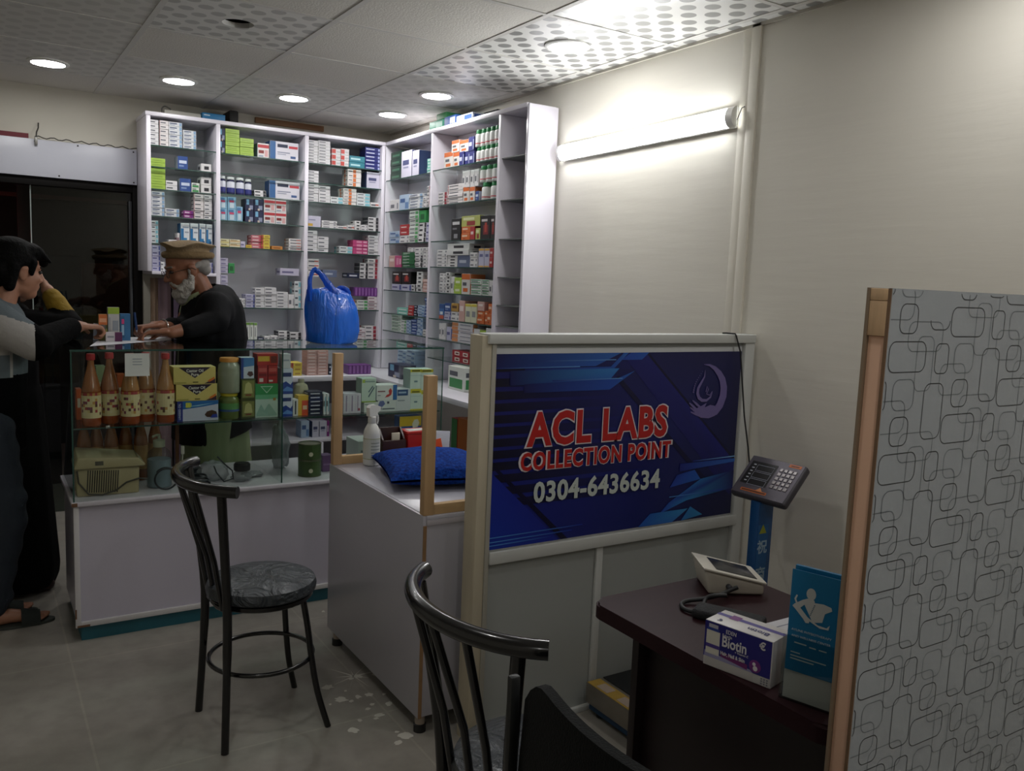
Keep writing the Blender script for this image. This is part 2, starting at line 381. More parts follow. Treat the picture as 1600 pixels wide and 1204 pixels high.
# batten lamp on the right wall ---------------------------------------
tg = bpy.data.materials.new('tube_glow'); tg.use_nodes = True
_b = tg.node_tree.nodes['Principled BSDF']; _b.inputs['Emission Color'].default_value = (.985, .995, 1, 1); _b.inputs['Emission Strength'].default_value = TUBE
def half(r, y0, y1, m, mbx, n=14, x0=0):
    pr = [(x0-r*.75*math.sin(PI*k/n), r*math.cos(PI*k/n)) for k in range(n+1)]
    A = [mbx.bm.verts.new((x, y0, z)) for x, z in pr]; B = [mbx.bm.verts.new((x, y1, z)) for x, z in pr]; k = mbx.mi(m)
    for i in range(n):
        f = mbx.bm.faces.new((A[i], A[i+1], B[i+1], B[i])); f.material_index = k
    for f in (mbx.bm.faces.new(A), mbx.bm.faces.new(B[::-1])): f.material_index = k
def batten(ya, yb_, za, zb, label):
    t = empty('wall_batten_lamp', (XR, (ya+yb_)/2, (za+zb)/2), label, 'wall lamp')
    Ln = math.hypot(ya-yb_, za-zb); tilt = math.atan2(za-zb, ya-yb_)
    mb = MB(); half(.036, -Ln/2+.03, Ln/2-.012, tg, mb, x0=-.022); o = mb.build('diffuser', t); o.rotation_euler = (tilt, 0, 0)
    wp = M('#e9e9e6', .35)
    for e0, e1 in ((-Ln/2-.005, -Ln/2+.03), (Ln/2-.012, Ln/2+.01)):
        mb = MB(); half(.040, e0, e1, wp, mb, x0=-.02); o = mb.build('end_cap', t); o.rotation_euler = (tilt, 0, 0)
    mb = MB(); mb.box((-.022, -Ln/2+.001, -.041), (0, Ln/2, .041), wp, .004); o = mb.build('back_plate', t); o.rotation_euler = (tilt, 0, 0)
    mb = MB(); mb.tube([(-.012, -Ln/2, .0), (-.02, -Ln/2-.012, .005), (-.012, -Ln/2-.02, .04), (-.006, -Ln/2-.03, .045)], .002, M('#2a2a2a', .5)); mb.build('cord', t)
batten(3.594, 2.43, 2.157, 2.176, 'long white LED batten lamp glowing on the right wall')
batten(-.25, -1.41, 2.25, 2.25, 'added second LED batten lamp, out of view on the right wall beyond the patterned screen')  # unseen lamp added to brighten the near part of the right wall
# panel above the doorway ----------------------------------------------
wb = M('#c9cbd6', .35, noise=.03, scale=2)
t = empty('overdoor_panel', (0, YB, 2.0), 'white laminate board above the dark doorway', 'panel')
mb = MB(); mb.box((XL+.01, -.031, -.003), (.869, -.001, .205), wb, .002); mb.build('board', t)
mb = MB(); mb.box((XL+.01, -.028, .2052), (.30, -.001, .232), M('#6d1f2b', .6)); mb.build('maroon_strip', t)
for x, z in ((.33, .192), (.55, .192), (.85, .19), (.45, .01), (.85, .01)):
    q = MB(); q.box((x-.004, -.035, z-.004), (x+.004, -.0311, z+.004), M('#333333', .4, .6), .0015); q.build('screw', t)
q = MB(); wire = M('#3a3733', .6)
pts = [Vector((.33+.02*k, YB-.028, 2.218+.006*math.sin(k*1.7)-.0003*k)) for k in range(28)]
q.tube(pts, .003, wire, 6); q.build('loose_wire', label='thin dark wire sagging along the top of the white overdoor board', cat='wire')
q = MB(); q.tube([(.352, YB-.004, 2.30), (.35, YB-.02, 2.27), (.34, YB-.03, 2.245), (.336, YB-.034, 2.20)], .0035, wire, 6); q.box((.328, YB-.05, 2.17), (.344, YB-.034, 2.215), M('#8b8a86', .4, .5), .003)
q.build('wall_hook', label='small metal hook with wire hanging above white overdoor board', cat='hook')
# dark doorway with sliding glass and the night beyond
fr = M('#0b0807', .7, spec=.2)
q = MB(); q.box((DX-.05, YB-.01, 0), (DX, YB+.08, 1.995), fr, .003); q.box((XL, YB-.01, 1.95), (DX-.05, YB+.08, 1.995), fr, .003)
q.build('door_1', kind='structure')
t = empty('sliding_glass_door', (.58, YB+.03, 0), 'dark sliding glass pane in the doorway behind the customers', 'glass door')
q = MB(); q.box((-.275, -.004, .0), (.265, .004, 1.95), glass_mat('#c9d1cf', 1.15)); q.build('pane', t, smooth=False)
q = MB(); q.box((-.279, -.006, 0), (-.273, .006, 1.95), M('#9aa5a2', .2)); q.build('pane_edge', t, smooth=False)
q = MB(); q.box((.245, -.03, .0), (.262, .03, 1.9), M('#45474a', .35, .6), .002); q.build('stile', t)
bp = M('#6a3f35', .6, noise=.1, scale=6)
q = MB(); q.box((.66, 6.7, 0), (1.02, 6.75, 1.52), bp, .004); q.build('leaning_board', label='brown board standing upright beyond the dark glass', cat='board')
q = MB(); q.box((.40, 6.5, 0), (.63, 6.72, 1.56), M('#0d0d10', .5), .01); q.build('dark_cabinet', label='black cabinet silhouette beyond the glass beside the brown board', cat='cabinet')
q = MB(); q.box((-.15, 7.2, 1.70), (.12, 7.24, 1.715), M('#ff1020', .5, emit=3)); q.build('red_light_strip', label='red glowing light strip in the dark above the boy', cat='light')
q = MB(); q.box((XL, 7.6, 2.0), (1.9, 7.66, 2.03), M('#5a3a36', .6)); q.build('roof_beam', label='reddish beam crossing the dark space beyond the doorway', cat='beam')
q = MB(); q.box((.3, 7.3, 0), (.38, 7.36, 2.2), M('#4a4a4c', .5), .004); q.build('grey_post', label='grey upright post beyond the dark glass above the boy', cat='post')
q = MB(); q.lathe([(0, 0), (.06, 0), (.06, .02), (0, .02)], M('#ffe2c0', .5, emit=5), 20); q.build('added_passage_lamp', None, (1.2, 6.3, 2.275), label='added dim lamp out of view in the passage beyond the doorway', cat='lamp')  # unseen lamp added so the things beyond the glass show up
# curtain strip below the short bay
q = MB()
cs = [('#8d7765', .925, .965), ('#7f6a70', .968, 1.04), ('#2a2226', 1.04, 1.055), ('#6f5f74', 1.055, 1.2)]
for hx, a, b in cs:
    q.prism([(a+(b-a)*k/8, 5.60+.008*math.sin(k*1.3)) for k in range(9)]+[(b-(b-a)*k/8, 5.615+.008*math.sin((8-k)*1.3)) for k in range(9)], 1.44, M(hx, .8), 'xy', .004)
q.build('curtain', label='mauve and brown hanging curtain behind the man, below the short bay', cat='curtain')
# ================================================================== SHELVING
SF = 5.376                                   # front plane of the back shelving
SX = 2.355                                   # front plane of the right shelving
ST = 2.37                                    # top
lamS = M('#e2dee8', .32, noise=.02, scale=3, coat=.1)
gs = glass_mat('#eff5f2', 1.0, name='shelf_glass'); ge = M('#2f4a44', .15)
BX = [.872, 1.262, 1.806, 2.345]             # uprights of the back unit
LEDGE = .885
SH1 = [(234,225.4,331.6,235.7),(234,259,331.6,268),(236,294,333.6,302),(237,336,334.6,343),(238,379,335,385)]
SH2 = [(341.5,239,471,251),(341.5,269.6,471,281.5),(343.5,302,473,312),(343.5,343.7,473,352),(344.5,385.6,473,391),(345.4,427,473,430.7),(346,480,473,482),(347,532,473,532)]
SH3 = [(480,252,597,267),(480,283.6,598,295.6),(480,314.4,598,323.6),(480,353.6,597,362),(480,392,596,399),(480,432,596.5,436),(480,483,596,484),(480,533.5,596,534)]
SR1 = [(606,283,671,269),(605,331,670,323),(604.4,381,669,377),(604,417.8,668,417.3),(604,453,667,456),(603,488.8,666.4,495.4),(603,516,666,525)]
SR2 = [(682,266.4,774,247),(681,321.6,772,309.6),(680,376,770,373.6),(679.7,417,768.6,417),(679,458,768,461),(678,498,765,507),(677,528.7,742,538.6),(697.6,563.7,741.5,571.8)]
def lev(rows, plane, val):
    f = on_y if plane == 'y' else on_x
    return [(f(val, a, b).z+f(val, c, d).z)/2 for a, b, c, d in rows]
Z1, Z2, Z3 = lev(SH1, 'y', SF), lev(SH2, 'y', SF), lev(SH3, 'y', SF)
ZR1, ZR2 = lev(SR1, 'x', SX+.01), lev(SR2, 'x', SX+.01)
Z1B = on_y(SF, 232, 423).z
unit = empty('back_shelving', (1.6, SF+.17, 0), 'tall white laminate shelving with glass shelves along the back wall', 'shelving')
def part(name, fn, parent, **kw):
    q = MB(); fn(q); o = q.build(name, parent, **kw); o.matrix_parent_inverse = parent.matrix_world.inverted() if False else Matrix.Translation(-Vector(parent.location)); return o
T = .018
def bx(a, b, m, bev=.0015): return lambda q: q.box(a, b, m, bev)
DB = YB-.012
for i, x in enumerate(BX[:3]):
    part('upright', bx((x, SF, Z1B if i == 0 else LEDGE+.002), (x+.024, DB, ST), lamS), unit)
part('upright', bx((2.331, SF, LEDGE+.002), (2.353, DB, ST), lamS), unit)
part('top_panel', bx((BX[0]-.004, SF-.004, ST), (2.353, DB, ST+.022), lamS), unit)
part('bottom_panel', bx((BX[0]+.024, SF, Z1B-.018), (BX[1], DB, Z1B), lamS), unit)
part('back_panel', bx((BX[0]+.024, DB-.006, Z1B), (BX[1], DB, ST), M('#e4e1ea', .4), 0), unit)
part('back_panel', bx((BX[1]+.024, DB-.006, LEDGE+.002), (2.331, DB, ST), M('#e4e1ea', .4), 0), unit)
for zs, a, b in ((Z1, BX[0], BX[1]), (Z2, BX[1], BX[2]), (Z3, BX[2], 2.331)):
    for z in zs:
        if abs(z-Z1B) < .02: continue
        def f(q):
            q.box((a+.0245, SF+.006, z-.006), (b-.0005, DB-.007, z), gs, 0); q.box((a+.0245, SF+.004, z-.006), (b-.0005, SF+.006, z), ge, 0)
        part('glass_shelf', f, unit, smooth=False)
# right unit, end towards the camera
side = empty('side_shelving', (SX+.09, 4.5, 0), 'tall white shelving with glass shelves against the right wall, glossy end panel', 'shelving')
RY = [3.657, 3.905, 4.69, 5.36]
STR = 2.385
part('end_panel', bx((SX, 3.640, 0), (XR-.015, 3.660, STR), M('#dedbe6', .16, coat=.3)), side, label='glossy white end panel')
for y in (3.905, 4.685):
    part('upright', bx((SX, y, LEDGE+.003), (XR-.015, y+.024, ST-.002), lamS), side)
part('top_panel', bx((SX-.003, 3.661, ST), (XR-.015, SF-.006, ST+.022), lamS), side)
part('back_panel', bx((XR-.021, 3.661, LEDGE+.003), (XR-.015, SF-.005, ST-.002), M('#e4e1ea', .4), 0), side)
part('corner_panel', bx((SX, SF-.0048, LEDGE+.003), (XR-.022, SF-.0012, ST-.002), M('#e4e1ea', .4), 0), side)
for zs, a, b in ((ZR2, 3.93, 4.684), (ZR1, 4.710, SF-.0055)):
    for z in zs:
        def f(q):
            q.box((SX+.006, a, z-.006), (XR-.022, b, z), gs, 0); q.box((SX+.004, a, z-.006), (SX+.006, b, z), ge, 0)
        part('glass_shelf', f, side, smooth=False)
for v in (243, 310, 372, 433, 478, 512):     # empty narrow bay: white board shelves
    z = on_x(SX, 800, v).z
    part('narrow_shelf', bx((SX+.012, 3.661, z-.005), (XR-.022, 3.904, z), M('#6f7472', .4), 0), side)
# base units under both runs -------------------------------------------
bu = empty('back_base_unit', (1.9, 5.3, 0), 'white open base unit with ledge below the back shelving', 'base unit')
LX = 2.12
def f(q):
    q.box((1.262, 5.0, LEDGE-.03), (2.53, YB-.012, LEDGE), lamS, .002)
part('ledge', f, bu)
ZL = on_y(5.0, 500, 686).z
part('lower_shelf', bx((1.28, 5.02, ZL-.02), (2.53, YB-.03, ZL), lamS), bu)
part('side_panel', bx((1.262, 5.0, .0), (1.28, YB-.012, LEDGE-.031), lamS), bu)
part('side_panel', bx((1.80, 5.0, .0), (1.818, YB-.03, ZL-.021), lamS), bu)
part('back_panel', bx((1.281, YB-.03, 0), (2.53, YB-.012, LEDGE-.031), M('#a9a6b2', .5), 0), bu)
rb = empty('side_base_unit', (2.33, 4.2, 0), 'white base unit with projecting ledge below the right shelving', 'base unit')
part('ledge', bx((LX, 3.35, LEDGE-.03), (XR-.015, 3.638, LEDGE), lamS, .002), rb)
part('ledge', bx((LX, 3.662, LEDGE-.03), (XR-.015, 4.998, LEDGE), lamS, .002), rb)
part('side_panel', bx((LX, 3.34, .0), (XR-.015, 3.358, LEDGE-.031), lamS), rb)
ZL2 = .50
part('lower_shelf', bx((LX+.02, 3.359, ZL2-.02), (XR-.015, 3.638, ZL2), lamS), rb)
part('lower_shelf', bx((LX+.02, 3.662, ZL2-.02), (XR-.015, 4.998, ZL2), lamS), rb)

# ================================================================== CARTONS AND BOTTLES ON THE SHELVES
INK = '#5a5d66'
# kind: (base, side colour or None, [(u0,v0,u1,v1,colour)...]) drawn on the faces
K = {
 'w':  ('#d9d8da', None, [(.08,.35,.6,.62,INK)]),
 'w2': ('#dddbdc', None, [(.1,.3,.5,.6,'#6d7079'), (.78,.2,.92,.7,'#8a8d95')]),
 'wb': ('#d8dade', None, [(.08,.5,.62,.75,'#3f4f78'), (.08,.2,.45,.34,'#8793ad'), (.8,.1,.97,.9,'#7fa6cc')]),
 'wt': ('#d8dcde', None, [(.07,.4,.5,.66,INK), (.62,.15,.97,.85,'#7cc3d2')]),
 'wr': ('#dcd6d6', None, [(.02,.0,.06,1,'#a83a44'), (.12,.35,.7,.62,INK)]),
 'wR': ('#dad5d6', None, [(.08,.35,.55,.65,INK), (.72,.05,.97,.95,'#a02638')]),
 'wR2':('#dcd8d8', None, [(.1,.3,.6,.6,INK), (.6,.35,.95,.65,'#c55a4a')]),
 'wo': ('#dcd8d4', None, [(.4,.08,.62,.92,'#e0702e'), (.08,.4,.34,.6,INK)]),
 'wO': ('#dbd7d2', '#dc7030', [(.0,.72,1,1,'#e0651f'), (.2,.12,.75,.3,'#e0651f'), (.15,.42,.6,.58,INK)]),
 'wg': ('#d7dbd6', None, [(.08,.35,.6,.6,INK), (.66,.1,.96,.8,'#4fa35c')]),
 'wG': ('#d6dcd6', None, [(.05,.75,.95,.92,'#2f8f50'), (.05,.25,.9,.38,'#2f8f50'), (.1,.48,.7,.62,INK)]),
 'wk': ('#d9d8d8', None, [(.3,.25,.75,.68,'#2c2d33')]),
 'wk2':('#d8d7d8', '#3b3c44', [(.05,.3,.5,.65,'#2c2d33'), (.75,.05,.98,.95,'#2c2d33')]),
 'wp': ('#d9d1d4', None, [(.08,.35,.7,.6,'#8a5a6a'), (.0,.0,1,.12,'#c98f9d')]),
 'll': ('#c2bdd6', None, [(.1,.35,.7,.6,'#6d6795')]),
 'lb': ('#bcbad8', None, [(.08,.4,.6,.62,'#5a5890'), (.82,.1,.98,.9,'#3d4a9c')]),
 'g':  ('#9ec23e', None, [(.12,.4,.8,.55,'#7fa32c'), (0,0,1,.05,'#6f9023')]),
 'G':  ('#1f6b3a', '#17512c', [(.1,.55,.6,.75,'#c7d6c9'), (.1,.2,.4,.35,'#8fb79a')]),
 'dG': ('#123a25', '#0f3120', [(.15,.3,.8,.6,'#3f7a56')]),
 'gn': ('#2f9b4a', None, [(.2,.25,.75,.7,'#15602b')]),
 'wgn':('#d9e0d6', None, [(.1,.1,.9,.5,'#2f8f45'), (.1,.6,.6,.8,INK)]),
 'b':  ('#2a4d9b', '#aab4cf', [(.12,.45,.88,.68,'#c6d2ea'), (.12,.2,.6,.32,'#7f98c9')]),
 'B':  ('#232a80', '#1d2268', [(.06,.35,.62,.62,'#c9cdea'), (.86,.1,.98,.8,'#a8b2e0')]),
 'nv': ('#20264f', '#181c3c', [(.15,.5,.45,.95,'#6fb1d8'), (.5,.1,.9,.45,'#8a93b0'), (.4,.02,.62,.2,'#c8b8a8')]),
 'nf': ('#1f2747', None, [(.15,.35,.8,.65,'#c7cbd8')]),
 'mg': ('#96298a', None, [(.1,.3,.6,.7,'#d9b6d4'), (.8,.2,.95,.8,'#5f1f78')]),
 'pu': ('#7a3593', '#6a2b82', [(.25,.1,.75,.9,'#9a5fb0')]),
 'pk': ('#d0407f', '#c2356f', [(.25,.2,.6,.8,'#e58fb2'), (.7,.25,.95,.75,'#e9a9c4')]),
 'pr': ('#d1707c', None, [(.1,.4,.7,.65,'#f0d8d4'), (.82,0,1,1,'#c63344')]),
 'yr': ('#e3c63a', None, [(.0,0,.2,1,'#b8333a'), (.35,.3,.85,.65,'#b5862a')]),
 'cy': ('#e0dcae', None, [(.0,.0,1,.25,'#d9c04e'), (.1,.45,.7,.7,'#8a7a3a')]),
 'co': ('#e4d9b8', None, [(.0,.42,1,.56,'#e0a13a'), (.1,.65,.7,.82,'#9a8750')]),
 'y':  ('#dcb62e', None, [(.15,.35,.7,.6,'#a5781b')]),
 'o':  ('#d9862f', None, [(.15,.35,.8,.6,'#8d4b16')]),
 'O':  ('#dd641f', '#c9561a', [(.1,.5,.7,.75,'#f0c9a8'), (.2,.15,.5,.3,'#a63d12')]),
 'rw': ('#d9d4d4', '#5e7f9b', [(.02,.68,.98,.9,'#c52b35'), (.1,.3,.55,.52,'#8e2a2a'), (.62,.1,.9,.55,'#d8a0a0'), (.1,.08,.5,.16,'#7d94ad')]),
 'r':  ('#c22a2c', '#a82326', [(.15,.4,.75,.62,'#e6c9c6')]),
 'rs': ('#d9d5d6', None, [(.02,.15,.45,.85,'#d1382f'), (.55,.3,.95,.6,'#b9babd')]),
 'rS': ('#b21e28', None, [(.3,.2,.85,.8,'#e8e0d4'), (.4,.35,.75,.62,'#7a2a2a')]),
 'lp': ('#7fb4d3', '#6ba2c6', [(.1,.7,.7,.92,'#3f79ae'), (.2,.55,.75,.72,'#d9416a'), (.25,.08,.75,.5,'#c6dbe6')]),
 'RC': ('#d6d4df', '#24528f', [(0,0,.20,1,'#2c62a0'), (.26,.68,.62,.86,'#27304f'), (.26,.38,.7,.44,'#8a8fa5'), (.66,.66,.97,.8,'#cf3a46'), (.26,.28,.56,.33,'#9a9fb5'), (.72,.12,.9,.25,'#3b5a93')]),
 'tl': ('#1f7f93', '#176a7d', [(.1,.35,.7,.65,'#a9d6dc')]),
 'tw': ('#7fd0c0', None, [(.15,.3,.85,.6,'#e2f0ec')]),
 'L':  ('#cdc9de', '#3b4f86', [(.15,.48,.75,.66,'#4b4f7d'), (.2,.36,.7,.42,'#8f91b3')]),
 'ly': ('#c9c6dc', None, [(.05,.08,.4,.32,'#d9a93a'), (.1,.6,.6,.7,'#8f91b3')]),
 'wB': ('#dfe4ea', '#1f78b8', [(.0,.0,.34,.75,'#1c77ba'), (.3,.0,.7,.32,'#2a89c8'), (.45,.1,.85,.22,'#125a94'), (.45,.55,.9,.62,'#9aa6b4'), (.2,.78,.9,.84,'#8fa0b4')]),
 'gw': ('#d9ddd6', None, [(0,.86,1,1,'#6fa63a'), (.3,.2,.5,.75,'#6f757a')]),
 'gb': ('#5f6d8f', None, [(.15,.35,.7,.6,'#aab3c7')]),
 'k':  ('#19181b', '#131215', [(.12,.72,.88,.86,'#c9c9cc'), (.3,.1,.7,.3,'#8a8a8f'), (.15,.5,.6,.58,'#77777c')]),
 'kr': ('#1a1416', '#141012', [(.3,.2,.8,.6,'#8a1c22'), (.12,.75,.7,.85,'#d0c8c8'), (.45,.3,.65,.7,'#c7402a')]),
 'yg': ('#b9bf5a', '#a9af4a', [(.1,.6,.7,.85,'#e4e6b0'), (.3,.1,.75,.5,'#a52f2a')]),
 'lg': ('#a9c93a', None, [(.2,.3,.8,.6,'#e0ecc0')]),
 'pw': ('#d5a59c', '#c98f86', [(.15,.5,.8,.75,'#f0dcd6')]),
 'yw': ('#d8d7b8', None, [(0,.85,1,1,'#d8c335'), (.2,.3,.8,.6,'#8f9296')]),
 'lo': ('#c3c2de', None, [(0,.88,1,1,'#e0a63a'), (0,0,1,.08,'#e0a63a'), (.2,.55,.8,.7,'#6f72a8')]),
 'bk': ('#3f72b8', '#2f5c9c', [(.0,.7,1,1,'#2a4f93'), (.2,.3,.8,.5,'#dbe4f0'), (0,0,1,.25,'#c9563a')]),
 'bw': ('#a9c0dc', '#8fabcd', [(.1,.5,.6,.75,'#3b5f9c'), (.62,.1,.95,.5,'#5d87bf')]),
 'br': ('#b98a35', '#3a2a22', [(.15,.4,.8,.7,'#5d3a1c')]),
 'te': ('#1c7a5a', None, [(.2,.3,.8,.6,'#bfe0d2')]),
 'gl': ('#8f8f9c', None, [(.1,.35,.7,.5,'#5d5d6d'), (.6,.6,.9,.85,'#b9b9c8')]),
 'ob': ('#d6d3da', None, [(0,0,.3,1,'#e08a4e'), (.4,.4,.9,.6,'#7d7f92')]),
}
CM_ = {}
def mute(hx, k=.16):
    c = [int(hx[i:i+2], 16) for i in (1, 3, 5)]; g = .3*c[0]+.59*c[1]+.11*c[2]
    return '#%02x%02x%02x' % tuple(int((v+(g-v)*k)*.97) for v in c)
def carton(kind, w, d, h):
    key = (kind, round(w, 3), round(d, 3), round(h, 3))
    if key in CM_: return CM_[key]
    base, sidec, dec = K[kind]; q = MB(); base = mute(base); sidec = sidec and mute(sidec); dec = [(*d_[:4], mute(d_[4])) for d_ in dec]; mbase = M(base, .45)
    q.box((-w/2, 0, 0), (w/2, d, h), mbase, min(.0012, h*.04), seg=1)
    e = .0004
    if sidec:
        for sx in (-1, 1): q.face([(sx*(w/2+e), .0015, .0015), (sx*(w/2+e), d-.0015, .0015), (sx*(w/2+e), d-.0015, h-.0015), (sx*(w/2+e), .0015, h-.0015)], M(sidec, .45))
    for k, (a, b, c, t, col) in enumerate(dec):
        m = M(col, .45); x0, x1, z0, z1 = -w/2+w*a, -w/2+w*c, h*b, h*t; y = -e*(1+.3*k)
        x0 = max(x0, -w/2+.001); x1 = min(x1, w/2-.001); z0 = max(z0, .001); z1 = min(z1, h-.001)
        q.face([(x0, y, z0), (x1, y, z0), (x1, y, z1), (x0, y, z1)], m)
        if not sidec and d > .04:
            for sx in (-1, 1):
                ys = sorted((.002+(d-.004)*a, .002+(d-.004)*c)); X = sx*(w/2+e*(1+.3*k))
                q.face([(X, ys[0], z0), (X, ys[1], z0), (X, ys[1], z1), (X, ys[0], z1)], m)
    CM_[key] = q.mesh('carton', smooth=False)
    return CM_[key]
ORD = ['first', 'second', 'third', 'fourth', 'fifth', 'sixth', 'seventh', 'eighth', 'ninth', 'tenth', 'eleventh', 'twelfth', 'thirteenth', 'fourteenth', 'fifteenth', 'sixteenth', 'seventeenth', 'eighteenth']
def lvl(i, n):
    if i == 0: return 'bottom'
    if i == n-1: return 'topmost'
    return ORD[i]+' up'
CROP = {'1': (210, 160, 5.018), '2': (330, 370, 5.517), '3': (470, 180, 5.0), '4': (580, 360, 6.018), '6': (560, 540, 8.65), '8': (370, 530, 4.103), 'm': (0, 360, 4.0), '0': (0, 0, 1)}
NAMES = {'c': 'medicine_carton'}
def bottle_mesh(kind, r, h):
    key = ('bt', kind, round(r, 3), round(h, 3))
    if key in CM_: return CM_[key]
    body, cap, band, low = {'green': ('#dfe0de', '#1f7a45', '#c9c4c4', '#c24a55'), 'navy': ('#cfd2dc', '#e2e2e4', '#2b2f66', '#2a2c55')}[kind]
    wm, cm = M(body, .35), M(cap, .4)
    q = MB()
    if kind == 'green':
        q.lathe([(0, 0), (r*.95, 0), (r, .003), (r, h*.16), (r, h*.22), (r, h*.66), (r*.93, h*.73), (r*.72, h*.77)], wm, 18, mats=[wm, wm, wm, M(low, .4), wm, wm, wm])
    else:
        nv = M('#23264f', .35); q.lathe([(0, 0), (r*.95, 0), (r, .003), (r, h*.12), (r, h*.38), (r, h*.72), (r*.9, h*.8), (r*.7, h*.84)], wm, 18, mats=[nv, nv, nv, M('#33397a', .4), wm, nv, nv])
    b = q.mesh('bottle_body')
    q = MB(); z0 = h*.77 if kind == 'green' else h*.84
    q.lathe([(r*.70, z0), (r*.86, z0+.001), (r*.86, h-.003), (r*.8, h), (0, h)], cm, 18); c = q.mesh('cap')
    CM_[key] = (b, c); return b, c
# rows: (crop, x0, x1, ytop, columns, n, kind, description[, options])
BAYLIM = {'leftmost back bay': (.8975, 1.2605), 'middle back bay': (1.2875, 1.8045), 'right back bay': (1.8315, 2.3295), 'right corner bay': (4.7115, 5.368), 'right outer bay': (3.9315, 4.6825)}
BAYZ = {'leftmost back bay': Z1, 'middle back bay': Z2, 'right back bay': Z3, 'right corner bay': ZR1, 'right outer bay': ZR2}
def fill(rows, zsh, plane, val, shelfname, bay, depth=.10):
    front = val; lim = BAYLIM.get(bay)
    cols = []
    for r in rows:
        cr, x0, x1, yt, nc, n, kind, desc = r[:8]; op = r[8] if len(r) > 8 else {}
        ox, oy, sc = CROP[cr]; u0, u1, v = ox+x0/sc, ox+x1/sc, oy+yt/sc
        P = (lambda a, b: on_y(front, a, b)) if plane == 'y' else (lambda a, b: on_x(front, a, b))
        A, B = P(u0, v), P(u1, v)
        if lim and 'ledge' not in shelfname:
            if plane == 'y': A.x, B.x = max(A.x, lim[0]), min(B.x, lim[1])
            else: A.y, B.y = min(A.y, lim[1]), max(B.y, lim[0])
        zb = zsh if 'yb' not in op else P((u0+u1)/2, oy+op['yb']/sc).z
        zt = P((u0+u1)/2, v).z
        if bay in BAYZ:
            up = [z for z in BAYZ[bay]+[ST+.004] if z > zsh+.03]; zt = min(zt, min(up)-.0085)
        cols.append([r, A, B, zb, zt, op, u0])
    cols.sort(key=lambda c: c[6])
    # let a raised stack sit exactly on what is below it
    tops = []
    for c in cols:
        if 'yb' in c[5]:
            best = None
            for d in cols:
                if 'yb' in d[5]: continue
                if d[6] < c[0][2]/CROP[c[0][0]][2]+CROP[c[0][0]][0]-1 and d[0][2]/CROP[d[0][0]][2]+CROP[d[0][0]][0] > c[6]+1:
                    if best is None or abs(d[4]-c[3]) < abs(best-c[3]): best = d[4]
            if best is not None: c[3] = best
    for i, (r, A, B, zb, zt, op, u0) in enumerate(cols):
        cr, x0, x1, yt, nc, n, kind, desc = r[:8]
        L_ = abs((B.x-A.x) if plane == 'y' else (B.y-A.y)); cw = L_/nc; h = max(zt-zb, .012)/n
        d = op.get('d', depth); 
        for cidx in range(nc):
            t = (cidx+.5)/nc
            for lv in range(n):
                jit = op.get('back', 0) + (random.random()-.5)*.006
                if plane == 'y': loc = (A.x+(B.x-A.x)*t, front+.012+jit, zb+lv*h+.0006); rz = 0
                else: loc = (front+.012+jit, A.y+(B.y-A.y)*t, zb+lv*h+.0006); rz = -PI/2
                pos = ORD[i]
                colw = (' %s one' % ORD[cidx]) if nc > 1 else ''
                if n > 1: lab = f"{desc}, {lvl(lv, n)} in {pos} stack{colw and ' '+ORD[cidx]+' column'}, {shelfname}, {bay}"
                else: lab = f"{desc}{colw and ' '+ORD[cidx]}, {pos} spot from left, {shelfname}, {bay}"
                grp = f"{desc}s on the {shelfname} of the {bay}"
                if kind in ('green', 'navy'):
                    rr = min(cw/2*.96, .034); b, c = bottle_mesh(kind, rr, h-.0005)
                    yoff = rr
                    if plane == 'y': l2 = (loc[0], loc[1]+rr, loc[2])
                    else: l2 = (loc[0]+rr, loc[1], loc[2])
                    o = empty('pill_bottle', l2, lab, 'bottle', grp)
                    link('bottle_body', b, o); link('cap', c, o)
                else:
                    jz = 0
                    nm = 'tablet_box' if h < .042 else 'medicine_carton'
                    pa = cw*h/((loc[0]**2+loc[1]**2)) * (.5 if plane == 'x' else 1)
                    PEND.append((nm, carton(kind, cw-.001, d, h-.0009), loc, rz+jz, lab, grp, pa))
PEND = []
def flush():
    for nm, cat in (('tablet_box', 'medicine box'), ('medicine_carton', 'medicine carton')):
        L = sorted([p for p in PEND if p[0] == nm], key=lambda p: -p[6])
        for p in L[:298]: link(nm, p[1], None, p[2], p[3], p[4], cat, p[5])
        if L[298:]:
            bm = bmesh.new(); mats = []
            for p in L[298:]:
                b2 = bmesh.new(); b2.from_mesh(p[1]); b2.transform(Matrix.Translation(p[2]) @ Matrix.Rotation(p[3], 4, 'Z'))
                ix = []
                for m in p[1].materials:
                    if m not in mats: mats.append(m)
                    ix.append(mats.index(m))
                for f in b2.faces: f.material_index = ix[f.material_index]
                tmp = bpy.data.meshes.new('t'); b2.to_mesh(tmp); b2.free(); bm.from_mesh(tmp); bpy.data.meshes.remove(tmp)
            me = bpy.data.meshes.new(nm); bm.to_mesh(me); bm.free()
            for m in mats: me.materials.append(m)
            link(nm+'_stock', me, None, label='remaining small thin white and coloured medicine boxes scattered among the shelves', cat=cat, kind='stuff')
random.seed(11)
F1 = SF+.02
SN = ['top shelf', 'second shelf', 'third shelf', 'fourth shelf', 'fifth shelf', 'sixth shelf', 'seventh shelf', 'lowest shelf']
bay = 'leftmost back bay'
fill([('1',120,192,132,1,6,'w','grey lettered white carton'),('1',198,270,140,1,6,'wr','white carton with red edge'),('1',272,378,152,1,6,'wb','blue striped white carton'),('1',384,488,218,1,5,'wb','blue striped white carton')], Z1[0],'y',F1,SN[0],bay)
fill([('1',122,245,435,1,2,'g','lime green carton'),('1',343,422,420,1,1,'b','blue and grey carton'),('1',525,607,480,1,1,'wk','white carton with black letters')], Z1[1],'y',F1,SN[1],bay)
